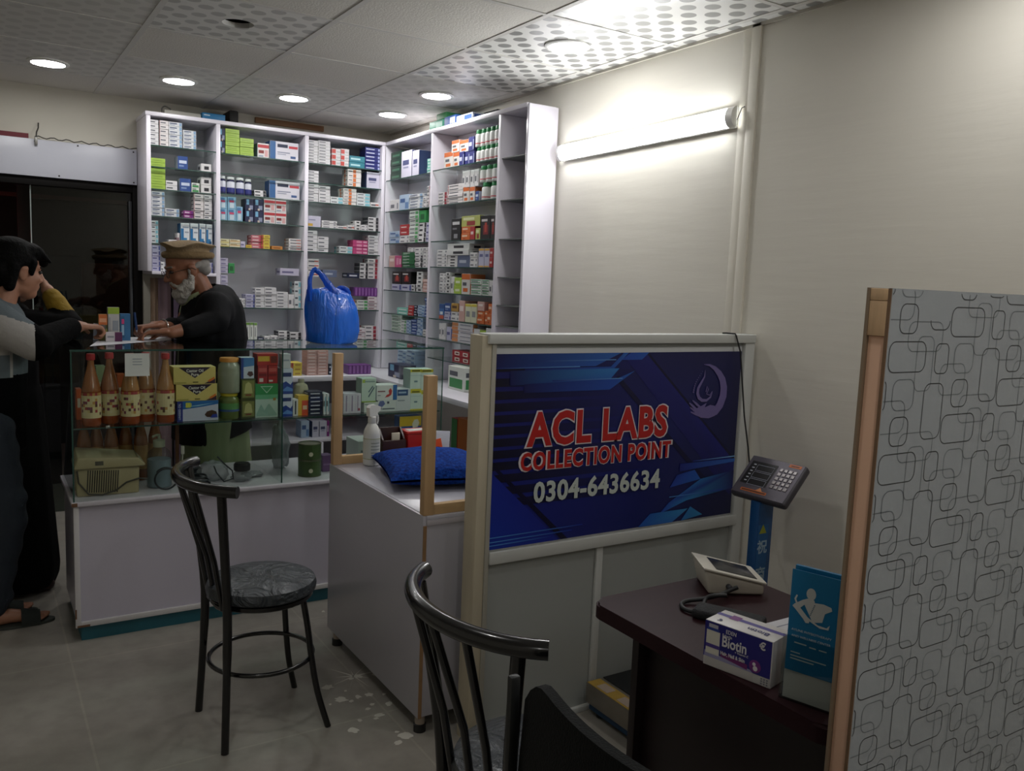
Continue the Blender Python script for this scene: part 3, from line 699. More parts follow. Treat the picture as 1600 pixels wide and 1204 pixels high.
fill([('1',128,246,515,1,4,'g','lime green carton'),('1',249,340,612,1,2,'w','white flat carton'),('1',360,447,595,1,1,'b','blue and grey carton'),('1',451,513,630,1,2,'wgn','small green and white carton'),('1',526,609,585,1,2,'wk','white carton with black letters')], Z1[2],'y',F1,SN[2],bay)
fill([('1',135,240,698,1,6,'wb','blue striped white carton'),('1',243,356,832,1,2,'wb','white flat carton'),('1',390,466,848,1,2,'mg','magenta carton'),('1',469,546,718,1,6,'wr','white carton with red edge'),('1',549,613,722,1,6,'w','grey lettered white carton')], Z1[3],'y',F1,SN[3],bay)
fill([('1',135,190,925,1,5,'wt','white and grey green carton'),('1',270,335,1075,1,1,'wp','small pinkish carton'),('1',337,358,1022,1,1,'wp','small upright pinkish carton'),('1',365,436,945,1,1,'wB','tall white and blue carton'),('1',441,506,947,1,1,'wB','tall white and blue carton'),('1',511,562,950,1,1,'wB','tall white and blue carton'),('1',566,616,955,1,1,'wB','tall white and blue carton')], Z1[4],'y',F1,SN[4],bay)
fill([('m',952,1003,92,1,5,'lb','lilac lettered carton'),('m',1006,1032,196,1,2,'w','white carton beside cap'),('m',1290,1334,200,1,2,'lb','lilac lettered carton')], Z1B,'y',F1,'bottom board',bay)
bay = 'middle back bay'
fill([('1',652,716,200,1,2,'nv','tall navy picture carton'),('1',718,829,207,1,6,'g','lime green carton'),('1',831,940,280,1,4,'g','lime green carton'),('1',970,1062,318,1,1,'rw','red and white upright carton'),('1',1066,1292,308,1,1,'RC','large white carton with blue edge')], Z2[0],'y',F1,SN[0],bay)
fill([('1',662,727,573,1,1,'navy','navy and white pill bottle'),('1',731,800,582,1,1,'navy','navy and white pill bottle'),('1',804,872,590,1,1,'navy','navy and white pill bottle'),('1',874,930,600,1,1,'navy','navy and white pill bottle'),('1',945,1037,688,1,2,'wk2','small black and white carton'),('1',1062,1302,618,1,1,'RC','large white carton with blue edge')], Z2[2],'y',F1,SN[2],bay)
fill([('1',667,732,738,1,2,'lp','light blue and pink carton'),('1',735,802,740,1,2,'lp','light blue and pink carton'),('1',804,855,815,1,1,'lp','light blue and pink carton'),('1',872,940,755,1,2,'nv','tall navy picture carton'),('1',943,1016,758,1,2,'nv','tall navy picture carton'),('1',1019,1110,752,1,2,'rw','red and white upright carton'),('1',1112,1198,758,1,2,'rw','red and white upright carton')], Z2[3],'y',F1,SN[3],bay)
fill([('1',676,748,1068,1,2,'cy','cream and yellow carton'),('1',750,835,1073,1,2,'co','cream carton with orange band'),('1',836,875,1088,1,1,'ll','small lilac carton'),('1',878,925,1116,1,1,'y','yellow flat carton'),('1',922,1000,1040,1,4,'pr','pink and red carton'),('1',1002,1068,1038,1,4,'yr','yellow and red carton'),('1',1080,1166,1126,1,1,'o','orange flat carton'),('1',1216,1314,1068,1,4,'wR2','red striped white carton')], Z2[4],'y',F1,SN[4],bay)
fill([('2',82,150,180,1,4,'ll','lilac white carton'),('2',153,206,226,1,1,'gn','green carton'),('2',598,762,272,1,1,'ll','long lilac carton')], Z2[5],'y',F1,SN[5],bay)
fill([('2',85,148,328,1,8,'ll','lilac white carton'),('2',235,300,530,1,3,'w2','white carton'),('2',303,380,495,1,4,'lb','lilac lettered carton'),('2',384,463,440,1,6,'w','white lettered carton'),('2',465,568,436,1,6,'w','white lettered carton'),('2',570,668,475,1,5,'w','white lettered carton'),('2',671,723,497,1,1,'w2','grey and white carton'),('2',726,781,382,1,4,'wt','grey and white carton')], Z2[6],'y',F1,SN[6],bay)
fill([('2',268,303,738,1,1,'gw','tall white carton with green top'),('2',305,338,738,1,1,'gw','tall white carton with green top'),('2',340,372,738,1,1,'gw','tall white carton with green top'),('2',374,402,740,1,1,'gw','tall white carton with green top'),('2',404,460,868,1,1,'nf','navy flat carton'),('2',462,516,858,1,1,'w2','white flat carton'),('2',520,582,852,1,1,'w2','white flat carton'),('2',585,682,812,1,3,'wk2','white carton with black end'),('2',686,785,824,1,2,'wk2','white carton with black end')], Z2[7],'y',F1,SN[7],bay)
bay = 'right back bay'
fill([('3',52,141,192,1,8,'w','white lettered carton'),('3',143,238,198,1,8,'w','white lettered carton'),('3',248,316,258,1,3,'rs','red and white carton'),('3',318,383,262,1,3,'rs','red and white carton'),('3',385,508,318,1,2,'tl','teal carton'),('3',510,632,252,1,6,'B','deep blue carton')], Z3[0],'y',F1,SN[0],bay)
fill([('3',50,146,430,1,4,'w','white lettered carton'),('3',372,478,422,1,4,'wo','orange striped white carton'),('3',522,634,446,1,1,'L','large pale lilac carton')], Z3[1],'y',F1,SN[1],bay)
fill([('3',50,144,532,1,6,'w','white lettered carton'),('3',146,236,552,1,5,'w','white lettered carton'),('3',238,336,637,1,2,'wt','blue edged white carton'),('3',338,442,572,1,5,'wo','orange striped white carton'),('3',444,548,608,1,4,'wt','blue edged white carton'),('3',550,634,682,1,1,'wR2','flat white carton with red end')], Z3[2],'y',F1,SN[2],bay)
fill([('3',55,161,786,1,1,'ly','lilac carton with yellow marks'),('3',168,288,824,1,3,'w2','white flat carton'),('3',290,368,864,1,1,'wR2','flat white carton with red end'),('3',370,424,858,1,1,'wR2','flat white carton with red end'),('3',427,474,824,1,3,'wk','small white carton'),('3',476,530,856,1,2,'w2','white flat carton'),('3',533,614,797,1,4,'wk2','white carton with black end')], Z3[3],'y',F1,SN[3],bay)
fill([('3',50,135,900,1,5,'w','white lettered carton'),('3',137,222,947,1,4,'w','white lettered carton'),('3',308,410,1024,1,2,'wt','blue edged white carton'),('3',413,530,976,1,4,'pk','bright pink carton'),('3',533,630,940,1,6,'w','white lettered carton')], Z3[4],'y',F1,SN[4],bay)
fill([('2',835,936,190,1,4,'wR2','red lettered white carton'),('2',968,1092,286,1,1,'gb','grey blue carton'),('2',1182,1285,312,1,1,'nf','navy flat carton'),('2',1288,1356,225,1,4,'wk2','white carton with black end'),('2',1359,1460,190,1,5,'wR','white carton with red end')], Z3[5],'y',F1,SN[5],bay)
fill([('2',1210,1262,572,1,1,'w2','small white carton'),('2',1207,1246,540,1,1,'O','small orange carton',{'yb':572}),('2',1264,1356,545,1,3,'wg','white and grey carton'),('2',1358,1466,515,1,4,'wp','pink edged white carton'),('2',1245,1462,437,7,1,'pu','upright purple carton',{'yb':515})], Z3[6],'y',F1,SN[6],bay)
fill([('2',840,905,790,1,3,'wp','pink edged white carton'),('2',1238,1332,785,1,3,'wp','pink edged white carton'),('2',1334,1458,768,1,4,'wR','white carton with red end')], Z3[7],'y',F1,SN[7],bay)
# right hand unit
FX = SX+.015
bay = 'right corner bay'
fill([('3',690,775,282,1,4,'dG','dark green carton'),('3',778,858,276,1,1,'L','tall pale lilac carton'),('3',862,914,272,1,1,'L','tall pale lilac carton'),('3',975,1004,336,1,5,'tw','mint green carton')], ZR1[0],'x',FX,SN[0],bay)
fill([('3',682,752,658,1,1,'w2','white carton'),('3',758,832,618,1,1,'bw','blue edged white carton'),('3',835,942,614,1,5,'wb','blue striped white carton'),('3',945,972,632,1,3,'w2','white flat carton'),('3',974,1003,552,1,6,'wR','white carton with red end')], ZR1[1],'x',FX,SN[1],bay)
fill([('3',680,758,905,1,2,'bw','blue and white carton'),('3',760,834,936,1,2,'w2','white flat carton'),('3',762,832,852,1,2,'r','red carton',{'yb':936}),('3',837,908,745,1,8,'wg','white and green carton'),('3',910,966,836,1,4,'wk2','white carton with black end'),('3',912,966,742,1,1,'gn','green carton',{'yb':836}),('3',968,998,836,1,3,'lb','lilac lettered carton')], ZR1[2],'x',FX,SN[2],bay)
fill([('4',150,208,235,1,1,'pw','pinkish carton'),('4',210,272,235,1,1,'pk','bright pink carton'),('4',275,395,202,1,5,'G','dark green carton'),('4',398,470,232,1,5,'wk2','white carton with black end'),('4',330,395,160,1,2,'w2','white carton',{'yb':202}),('4',398,470,158,1,2,'w2','white carton',{'yb':232}),('4',474,530,156,1,6,'w2','white carton')], ZR1[3],'x',FX,SN[3],bay)
fill([('4',180,270,503,1,1,'lb','lilac and blue carton'),('4',272,360,505,1,1,'lb','lilac and blue carton'),('4',182,268,385,1,1,'kr','black and red carton',{'yb':503}),('4',272,358,385,1,1,'kr','black and red carton',{'yb':505}),('4',362,406,505,1,2,'wk2','white carton with black end'),('4',410,466,387,1,5,'wk','white carton'),('4',470,525,456,1,4,'pw','cream and pink carton')], ZR1[4],'x',FX,SN[4],bay)
fill([('4',225,328,726,1,2,'tw','mint green carton'),('4',332,385,706,1,3,'r','red carton'),('4',388,420,704,1,4,'nf','navy flat carton'),('4',422,488,702,1,4,'bw','pale blue carton'),('4',490,524,632,1,6,'b','blue and grey carton')], ZR1[5],'x',FX,SN[5],bay)
fill([('4',176,268,792,1,5,'wG','white and green carton'),('4',270,316,842,1,4,'wg','white and green small carton'),('4',318,360,842,1,4,'bw','pale blue carton'),('4',362,415,836,1,5,'b','blue and grey carton'),('4',418,468,822,1,4,'bw','pale blue and white carton'),('4',470,522,932,1,2,'w2','white flat carton')], ZR1[6],'x',FX,SN[6],bay)
bay = 'right outer bay'
fill([('3',1108,1176,286,1,1,'wO','orange topped white carton'),('3',1178,1226,286,1,1,'wO','orange topped white carton'),('3',1228,1264,282,1,1,'B','violet blue carton'),('3',1266,1302,280,1,1,'B','violet blue carton'),('3',1304,1342,276,1,1,'B','violet blue carton'),('3',1166,1226,192,1,1,'wO','orange topped white carton',{'yb':286}),('3',1228,1295,190,1,1,'wO','orange topped white carton',{'yb':282}),('3',1300,1342,165,1,1,'B','violet blue carton',{'yb':278}),
 ('3',1345,1524,228,5,1,'green','green capped white bottle'),('3',1345,1524,92,5,1,'green','green capped white bottle row above',{'yb':228})], ZR2[0],'x',FX,SN[0],bay)
fill([('3',1060,1130,600,1,4,'wR','red lettered white carton'),('3',1132,1252,536,1,6,'wr','white carton with red edge'),('3',1255,1301,556,1,1,'wO','orange topped white carton'),('3',1303,1345,556,1,1,'wO','orange topped white carton'),('3',1347,1374,590,1,1,'b','blue and grey carton'),('3',1247,1374,426,4,1,'w2','tall white carton',{'yb':556}),('3',1376,1512,516,2,1,'green','large green capped white bottle'),('3',1376,1512,384,3,1,'green','green capped white bottle row above',{'yb':516})], ZR2[1],'x',FX,SN[1],bay)
fill([('3',1168,1240,806,1,1,'k','black carton'),('3',1242,1310,866,1,2,'O','orange carton'),('3',1312,1346,866,1,1,'r','red carton'),('3',1242,1386,782,1,1,'yg','yellow green carton',{'yb':866}),('3',1348,1386,880,1,1,'yg','small yellow green carton'),('3',1390,1468,780,1,1,'kr','black and red carton'),('3',1472,1508,780,1,1,'kr','black and red carton')], ZR2[2],'x',FX,SN[2],bay)
fill([('4',602,698,180,1,5,'w2','long white carton'),('4',700,792,232,1,4,'wk','white carton'),('4',700,905,122,1,2,'wk','long white carton',{'yb':232}),('4',794,912,232,1,1,'gb','grey carton'),('4',915,985,205,1,3,'w2','white carton'),('4',998,1048,166,1,1,'lo','lilac and orange tall carton'),('4',1050,1098,166,1,1,'lo','lilac and orange tall carton'),('4',1100,1134,162,1,2,'r','red carton')], ZR2[3],'x',FX,SN[3],bay)
fill([('4',625,686,400,1,6,'w2','white carton'),('4',688,728,392,1,6,'wk','dark dotted white carton'),('4',730,764,432,1,1,'w2','tall white carton'),('4',766,834,442,1,2,'lg','lime green carton'),('4',838,918,405,1,1,'wO','tall white and orange carton'),('4',922,1022,456,1,3,'wG','white and green carton'),('4',1026,1092,462,1,3,'wG','white and green carton'),('4',1094,1130,470,1,1,'w2','white upright carton')], ZR2[4],'x',FX,SN[4],bay)
fill([('4',625,670,690,1,1,'bk','blue and red tall carton'),('4',672,734,762,1,2,'lb','lilac and blue carton'),('4',674,730,682,1,1,'b','blue and grey carton',{'yb':762}),('4',736,812,762,1,2,'w2','white flat carton'),('4',738,806,684,1,1,'br','amber and brown carton',{'yb':762}),('4',815,868,660,1,1,'pw','pinkish tall carton'),('4',870,926,688,1,1,'yw','yellow topped white carton'),('4',928,980,690,1,1,'yw','yellow topped white carton'),('4',982,1048,756,1,2,'O','orange carton'),('4',1050,1078,756,1,2,'O','orange carton'),('4',984,1048,668,1,1,'pw','reddish carton',{'yb':756}),('4',1080,1122,690,1,2,'O','orange carton')], ZR2[5],'x',FX,SN[5],bay)
fill([('4',620,652,870,1,1,'w2','tall white carton'),('4',654,688,870,1,1,'w2','tall white carton'),('4',690,742,905,1,1,'lb','lilac lettered carton'),('4',745,940,870,1,5,'ob','grey carton with orange end'),('4',944,1000,925,1,1,'w2','white carton'),('4',1002,1060,940,1,1,'lg','lime green carton'),('4',1062,1120,920,1,1,'w2','white carton')], ZR2[6],'x',FX,SN[6],bay)
fill([('6',1240,1478,72,2,2,'rS','red carton with pale oval'),('6',1482,1560,150,1,1,'B','deep blue carton')], ZR2[7],'x',FX,'lowest shelf',bay)
# on the ledges
LY = 5.05
fill([('8',352,422,150,1,3,'yr','yellow and red carton'),('8',455,520,70,1,8,'pw','pink carton'),('8',522,592,70,1,8,'pw','pink carton'),('8',596,612,160,1,2,'nf','navy flat carton'),('8',720,866,165,6,1,'pu','upright purple carton')], LEDGE,'y',LY,'white ledge','back base unit')
fill([('8',417,470,525,1,1,'bw','pale blue upright carton'),('8',488,532,525,1,1,'L','violet and white carton'),('8',535,582,525,1,1,'L','violet and white carton'),('8',584,600,525,1,1,'mg','magenta carton')], ZL,'y',5.06,'lower shelf','back base unit')
fill([('6',510,625,60,1,6,'bw','blue striped carton'),('6',628,742,60,1,6,'bw','blue striped carton')], LEDGE,'x',SX-.03,'white ledge','right corner bay')
fill([('6',380,556,250,1,1,'nv','dark box with orange top')], LEDGE,'x',LX+.08,'white ledge','right base unit')
fill([('6',1190,1408,285,1,1,'wgn','large pale carton with green top')], LEDGE,'x',LX+.17,'white ledge','right base unit')
# ================================================================== GLASS DISPLAY COUNTER
CX0, CX1, CY0, CY1, CZ0, CZ1 = .314, 1.925, 3.653, 4.16, .577, 1.178
cnt = empty('display_counter', (1.12, 3.9, 0), 'glass topped display counter on a white laminate base, customers standing at its left end', 'display counter')
gl = glass_mat('#f8fbf9', 1.0, name='counter_glass'); gtop = glass_mat('#eaf3ee', 1.15, name='counter_top_glass'); ged = M('#274a42', .12)
def cp(name, fn, **kw): return part(name, fn, cnt, **kw)
edge = M('#c9c7c8', .4)
cp('base_cabinet', bx((CX0+.008, CY0+.012, .062), (CX1, CY1, CZ0-.018), lam, 0))
cp('base_slab', bx((CX0-.008, CY0-.014, CZ0-.0175), (CX1+.004, CY1+.005, CZ0), M('#c3c0c8', .35), .003))
def f(q):
    q.box((CX0-.002, CY0-.002, .062), (CX0+.018, CY0+.0118, CZ0-.018), edge, .002)
    q.box((CX0+.0182, CY0-.002, .062), (CX1, CY0+.0118, .085), edge, .002)
cp('edge_trim', lambda q: q.box((CX0-.002, CY0-.002, .062), (CX0+.018, CY0+.0118, CZ0-.018), edge, .002))
cp('edge_trim', lambda q: q.box((CX0+.0182, CY0-.002, .062), (CX1, CY0+.0118, .084), edge, .002))
chip = M('#6b4d36', .8)
for a, b in (((CX0-.009, CY0-.0146, CZ0-.016), (CX0+.012, CY0-.0135, CZ0-.001)), ((CX0-.003, CY0-.0028, .10), (CX0+.003, CY0-.0018, .14)), ((CX0+.004, CY0-.0028, .063), (CX0+.05, CY0-.0018, .072))):
    cp('chipped_edge', lambda q: q.box(a, b, chip, .0004), label='brown chip where the white edging is broken')
cp('kick_board', bx((CX0+.02, CY0+.02, 0), (CX1-.02, CY1-.02, .0615), M('#215e6c', .45, noise=.12, scale=14), 0))
cp('top_glass', lambda q: (q.box((CX0-.004, CY0-.003, CZ1-.008), (CX1+.003, CY1, CZ1), gtop), q.box((CX0-.004, CY0-.0045, CZ1-.008), (CX1+.003, CY0-.003, CZ1), ged)), smooth=False)
cp('front_glass', lambda q: q.box((CX0+.004, CY0+.001, CZ0+.0003), (CX1-.004, CY0+.006, CZ1-.0085), gl), smooth=False)
cp('end_glass', lambda q: (q.box((CX0, CY0+.001, CZ0+.0003), (CX0+.0036, CY1-.01, CZ1-.0085), gl), q.box((CX0-.002, CY0-.0006, CZ0+.0003), (CX0+.0036, CY0+.0008, CZ1-.0085), ged)), smooth=False)
cp('end_glass', lambda q: (q.box((CX1-.0036, CY0+.001, CZ0+.0003), (CX1, CY1-.01, CZ1-.0085), gl), q.box((CX1-.0036, CY0-.0006, CZ0+.0003), (CX1+.002, CY0+.0008, CZ1-.0085), ged)), smooth=False)
CS = .868; DVX = 1.141
cp('glass_shelf', lambda q: (q.box((CX0+.0045, CY0+.012, CS-.006), (DVX-.004, CY1-.12, CS), gs), q.box((CX0+.0045, CY0+.0105, CS-.006), (DVX-.004, CY0+.012, CS), ge)), smooth=False)
cp('glass_shelf', lambda q: (q.box((DVX+.004, CY0+.012, CS-.006), (CX1-.0045, CY1-.12, CS), gs), q.box((DVX+.004, CY0+.0105, CS-.006), (CX1-.0045, CY0+.012, CS), ge)), smooth=False)
cp('glass_divider', lambda q: (q.box((DVX-.003, CY0+.012, CZ0+.0004), (DVX+.003, CY1-.02, CZ1-.009), gl), q.box((DVX-.003, CY0+.0105, CZ0+.0004), (DVX+.003, CY0+.012, CZ1-.009), ged)), smooth=False)
cp('shelf_clip', lambda q: q.box((CX0+.12, CY0+.0062, CS-.004), (CX0+.135, CY0+.0104, CS+.006), M('#b9bab8', .3, .8), .001))
# taped paper note
p0, p1 = on_y(CY0-.003, 195, 552), on_y(CY0-.003, 234, 587)
q = MB(); q.box((p0.x, CY0-.0016, p1.z), (p1.x, CY0-.0006, p0.z), M('#c9cfca', .7), 0)
for k in range(3): q.box((p0.x+.028, CY0-.0018, p1.z+.045+.011*k), (p1.x-.028, CY0-.0017, p1.z+.048+.011*k), M('#7f8a92', .7))
q.build('paper_note', smooth=False, label='white paper note taped on the counter front glass before the bottles', cat='note')
# ---- sharbat bottles
def sherbet(kind):
    h, r = .287, .0352
    gm = M('#965c34', .08, coat=.3, noise=.12, scale=30) if kind == 'dark' else M('#a27244', .08, coat=.3, noise=.15, scale=40)
    low = M('#8f4420', .1, coat=.3)
    q = MB(); q.lathe([(0, 0), (r*.9, 0), (r, .006), (r, .03), (r*.99, .032), (r*.99, .134), (r, .138), (r*.96, .150), (r*.80, .178), (r*.52, .218), (r*.36, .243), (r*.33, .268), (0, .268)], gm, 24, mats=[low, low, low, low, low, low, gm, gm, gm, gm, gm, gm])
    body = q.mesh('bottle_body')
    q = MB(); q.lathe([(r*.4, .262), (r*.46, .263), (r*.47, .280), (r*.42, h), (0, h)], M('#b3242b', .4), 20); cap = q.mesh('cap')
    # wrap-around label with printed blossoms
    q = MB(); cr = M('#cfc193', .5); n = 24; R = r+.0012
    cols = [M(c, .5) for c in ('#d3c598', '#a33c3c', '#c9b57d', '#7b3a4f', '#d8cda8', '#5b3a2a', '#b98a4a')]
    rnd = random.Random(3)
    for i in range(n):
        for j in range(9):
            z0, z1 = .033+j*.0112, .033+(j+1)*.0112; a0, a1 = 2*PI*i/n, 2*PI*(i+1)/n
            c = cols[0]
            if j == 8: c = cols[1] if rnd.random() < .6 else cols[6]
            elif j in (1, 2, 3, 4, 5, 6) and rnd.random() < .36: c = cols[rnd.randrange(1, 7)]
            q.face([(R*math.cos(a0), R*math.sin(a0), z0), (R*math.cos(a1), R*math.sin(a1), z0), (R*math.cos(a1), R*math.sin(a1), z1), (R*math.cos(a0), R*math.sin(a0), z1)], c)
    lab = q.mesh('label')
    return body, cap, lab
SB = sherbet('light'); SBD = sherbet('dark')
def bottle_at(x, y, z, ms, lab, grp, rz=0):
    o = empty('syrup_bottle', (x, y, z), lab, 'bottle', grp, rz); link('bottle_body', ms[0], o); link('cap', ms[1], o); link('label', ms[2], o); return o
for u, d, k in ((143, 'leftmost red capped syrup bottle on the counter shelf', 0), (174, 'second red capped syrup bottle from left, counter shelf', .9), (204, 'red capped syrup bottle half hidden behind the paper note', 2), (231, 'fourth red capped syrup bottle, just right of paper note', 3.1), (259, 'red capped syrup bottle beside the yellow castor oil boxes', 4.2)):
    p = on_y(3.722, u, 640); bottle_at(p.x, 3.722+(.042 if k in (.9, 3.1) else 0), CS+.0006, SBD if k in (0, .9) else SB, d, 'syrup bottles in the counter', k)
LB = MB(); 
def low_bottle():
    r = .0280; gm = M('#8a5535', .1, coat=.3, noise=.2, scale=25)
    q = MB(); q.lathe([(0, 0), (r*.9, 0), (r, .006), (r, .16), (r*.97, .18), (r*.7, .215), (r*.45, .24), (r*.42, .27), (0, .272)], gm, 20); b = q.mesh('bottle_body')
    q = MB(); q.lathe([(r+.001, .05), (r+.001, .155)], M('#a8814a', .5, noise=.3, scale=40), 20); l = q.mesh('label')
    q = MB(); q.lathe([(r*.48, .258), (r*.5, .28), (0, .281)], M('#8a2a2a', .4), 16); c = q.mesh('cap'); return b, c, l
LBm = low_bottle()
for i, u in enumerate((131, 152, 174, 198, 220, 244)):
    p = on_y(3.96, u, 690); bottle_at(p.x, 3.96+.03*(i%2), CZ0+.0006, LBm, f'amber bottle on counter floor behind the beige machine, {ORD[i]} from left', 'amber bottles on the counter floor', i)
# ---- boxes on the counter shelf
def deco_box(name, a, b, y, d, z, base, side, dec, label, cat, ctop=None, rz=0, grp=None):
    """a,b: pixel corners of its front (left top, right bottom reference only for size)"""
    A, B = on_y(y, *a), on_y(y, *b); w = B.x-A.x; h = A.z-z
    q = MB(); q.box((-w/2, 0, 0), (w/2, d, h), M(base, .45), .001, seg=1)
    for sx in (-1, 1): q.face([(sx*(w/2+.0003), .001, .001), (sx*(w/2+.0003), d-.001, .001), (sx*(w/2+.0003), d-.001, h-.001), (sx*(w/2+.0003), .001, h-.001)], M(side or base, .45))
    if ctop: q.face([(-w/2+.001, .001, h+.0003), (w/2-.001, .001, h+.0003), (w/2-.001, d-.001, h+.0003), (-w/2+.001, d-.001, h+.0003)], M(ctop, .45))
    for k, (pts, col) in enumerate(dec):
        yy = -.0003-.0002*k
        q.face([(-w/2+w*u, yy, h*v) for u, v in pts], M(col, .45))
    o = q.build(name, None, ((A.x+B.x)/2, y, z+.0006), rz, smooth=False, label=label, cat=cat, group=grp)
    return o, w, h
def rect(a, b, c, d): return [(a, b), (c, b), (c, d), (a, d)]
FY = 3.70
castor = [([(.12, .98), (.88, .98), (.5, .35)], '#2b1a33'), (rect(.02, .05, .3, .12), '#a9a04e'), ([(.72, .02), (.99, .3), (.99, .02)], '#3a2438'), ([(.80, .18), (.97, .42), (.97, .26), (.84, .1)], '#d9762a'), (rect(.45, .08, .58, .14), '#6d6433')]
zz = CS
for i, (a, b) in enumerate((((277, 627.5), (341, 664)), ((275, 601), (339, 628)), ((271, 574), (337, 601)))):
    if i == 0:
        o, w, h = deco_box('oil_box', a, b, FY, .09, zz, '#c3c9dc', '#20308a', [(rect(0, 0, .13, 1), '#1d2f86'), ([(.13, .6), (.13, 1), (1, 1), (1, .82), (.6, .7)], '#2468ad'), ([(.13, .72), (.5, .8), (.9, .88), (.5, .74)], '#8fc2dd'), (rect(.2, .68, .32, .93), '#cfd34a'), ([(.66, .3), (.72, .46), (.84, .52), (.95, .44), (.97, .28), (.86, .16), (.72, .18)], '#4d3327'), ([(.8, .14), (.86, .3), (.97, .32), (.98, .14)], '#2c3fa5')], 'blue and white linseed oil box, bottom of the stack beside syrup bottles', 'box', '#2468ad')
        put_text('SEI', .022, M('#dfe06a', .5), o, (-w*.23, -.0022, h*.8), name='lettering', extrude=.0002)
        put_text('LINSEED OIL', .0125, M('#dfe6f2', .5), o, (-w/2+.009, -.0022, h*.5), rot=(PI/2, -PI/2, 0), extrude=.0002)
    else:
        o, w, h = deco_box('oil_box', a, b, FY, .09, zz, '#d6c474', '#c4b264', castor, ['', 'yellow castor oil box, lower one, resting on blue linseed box', 'yellow castor oil box, topmost of the stack'][i], 'box', '#dccb84')
        put_text('Castor Oil', .0165, M('#e8e4da', .5), o, (0, -.0022, h*.78), extrude=.0002, offset=.02, width=w*.4)
        put_text('Pure', .0165, M('#e8e4da', .5), o, (0, -.0022, h*.55), extrude=.0002, offset=.02)
    zz += h+.0008
# jars
def jar(x, y, z, r, h, lidc, bodyc, label, lower=None):
    t = empty('jar', (x, y, z+.0006), label, 'jar')
    q = MB(); q.lathe([(0, 0), (r*.93, 0), (r, .006), (r, h*.25), (r*1.02, h*.3), (r*1.02, h*.62), (r, h*.7), (r*.95, h*.8), (r*.78, h*.87), (r*.78, h*.9)], bodyc, 24); q.build('jar_body', t)
    q = MB(); q.lathe([(r*.8, h*.885), (r*.84, h*.89), (r*.84, h*.985), (r*.8, h), (0, h)], lidc, 24); q.build('lid', t)
    if lower:
        q = MB(); q.lathe([(r*1.03, h*.3), (r*1.03, h*.62)], lower, 24); q.build('label', t)
        q = MB(); q.lathe([(r*1.035, h*.3), (r*1.035, h*.38)], M('#2b4f8a', .5), 24); q.build('label_band', t)
p1 = on_y(3.735, 358, 640); hj = on_y(3.735, 358, 613).z-CS
jar(p1.x, 3.735, CS, .043, hj, M('#c9b92f', .4), M('#5a6b32', .12, coat=.3, noise=.2, scale=30), 'green jar with yellow lid, standing beneath the orange lidded jar', M('#4f8a4a', .5, noise=.3, scale=30))
jar(p1.x, 3.735, CS+hj+.001, .047, on_y(3.735, 357, 559).z-CS-hj, M('#d9923f', .4), M('#8f9683', .1, coat=.4, noise=.15, scale=25), 'clear greenish jar with orange lid, standing on the green jar')
# tin boxes, cartons to the divider and beyond
def tincol():
    z = CS
    for i, (yt, lb) in enumerate(((625, 'dark green and gold carton, lower of two beside the jars'), (592, 'dark green and gold carton, upper of two beside the jars'))):
        o, w, h = deco_box('herbal_carton', (377, yt), (399, 660), FY, .07, z, '#3c4a22', '#33401d', [(rect(.08, .1, .92, .92), '#7d8242'), ([(.2, .3), (.3, .75), (.5, .85), (.7, .75), (.8, .3)], '#b9b878'), (rect(.3, .18, .7, .26), '#7a3a22')], lb, 'carton'); z += h+.0008
    deco_box('upright_carton', (377, 559), (397, 592), FY, .06, z, '#c9d4e2', '#27468f', [(rect(0, 0, .18, 1), '#24438f'), ([(.18, .55), (.18, 1), (1, 1), (1, .62)], '#3f7fbc'), ([(.45, .2), (.55, .34), (.85, .34), (.95, .18), (.7, .08)], '#54383a')], 'blue and white carton standing on the dark green cartons', 'carton')
tincol()
o, w, h = deco_box('green_carton', (399, 600), (434, 660), FY, .08, CS, '#b9d3c6', '#3f9a63', [(rect(0, .68, 1, 1), '#2d9553'), (rect(0, .55, 1, .68), '#6bb78a'), ([(.22, .93), (.78, .93), (.5, .72)], '#bfe0cc'), ([(.28, .91), (.72, .91), (.5, .75)], '#3d9c60'), ([(.05, .12), (.25, .4), (.4, .22), (.6, .42), (.95, .1), (.95, .05), (.05, .05)], '#8fb5a5'), (rect(.78, .5, .9, .58), '#9a7a3a')], 'green and pale mint carton, widest on the counter shelf by the divider', 'carton', '#2d9553')
zg = CS+h+.0008
for i, (a, b) in enumerate(((403, 418), (419, 433.5))):
    deco_box('red_carton', (a, 571), (b, 600), FY, .07, zg, '#a8262b', '#8c1f24', [(rect(.1, .65, .9, .85), '#c55a55'), (rect(.15, .1, .55, .3) if i == 0 else rect(.1, .1, .5, .2), '#d9cfc9'), (rect(.1, .4, .9, .55), '#7f1a1f')], ['red carton on the green one, left of pair', 'red carton on the green one, right of pair'][i], 'carton', grp='red cartons on the green carton')
hr = on_y(FY, 419, 571).z
deco_box('red_yellow_carton', (402, 553), (434, 571), FY, .07, hr+.001, '#b52a26', '#9a231f', [(rect(.04, .35, .6, .8), '#d9b23a'), (rect(.66, .2, .95, .8), '#6a2420')], 'red carton with yellow lettering, lying on the red cartons', 'carton')
z = CS
for i in range(2):
    o, w, h = deco_box('tampon_carton', (440, (616, 576)[i]), (457, 655), FY, .07, z, '#ccd6e6', '#c2cddd', [([(0, 0), (0, .42), (.4, .5), (.8, .36), (1, .5), (1, 0)], '#1c3f92'), ([(0, .12), (.5, .3), (1, .2), (1, .1)], '#5f8fd0'), (rect(.12, .68, .86, .84), '#22376f')], ('white and blue carton right of the divider, lower of two', 'white and blue carton right of the divider, upper of two')[i], 'carton'); z += h+.0008
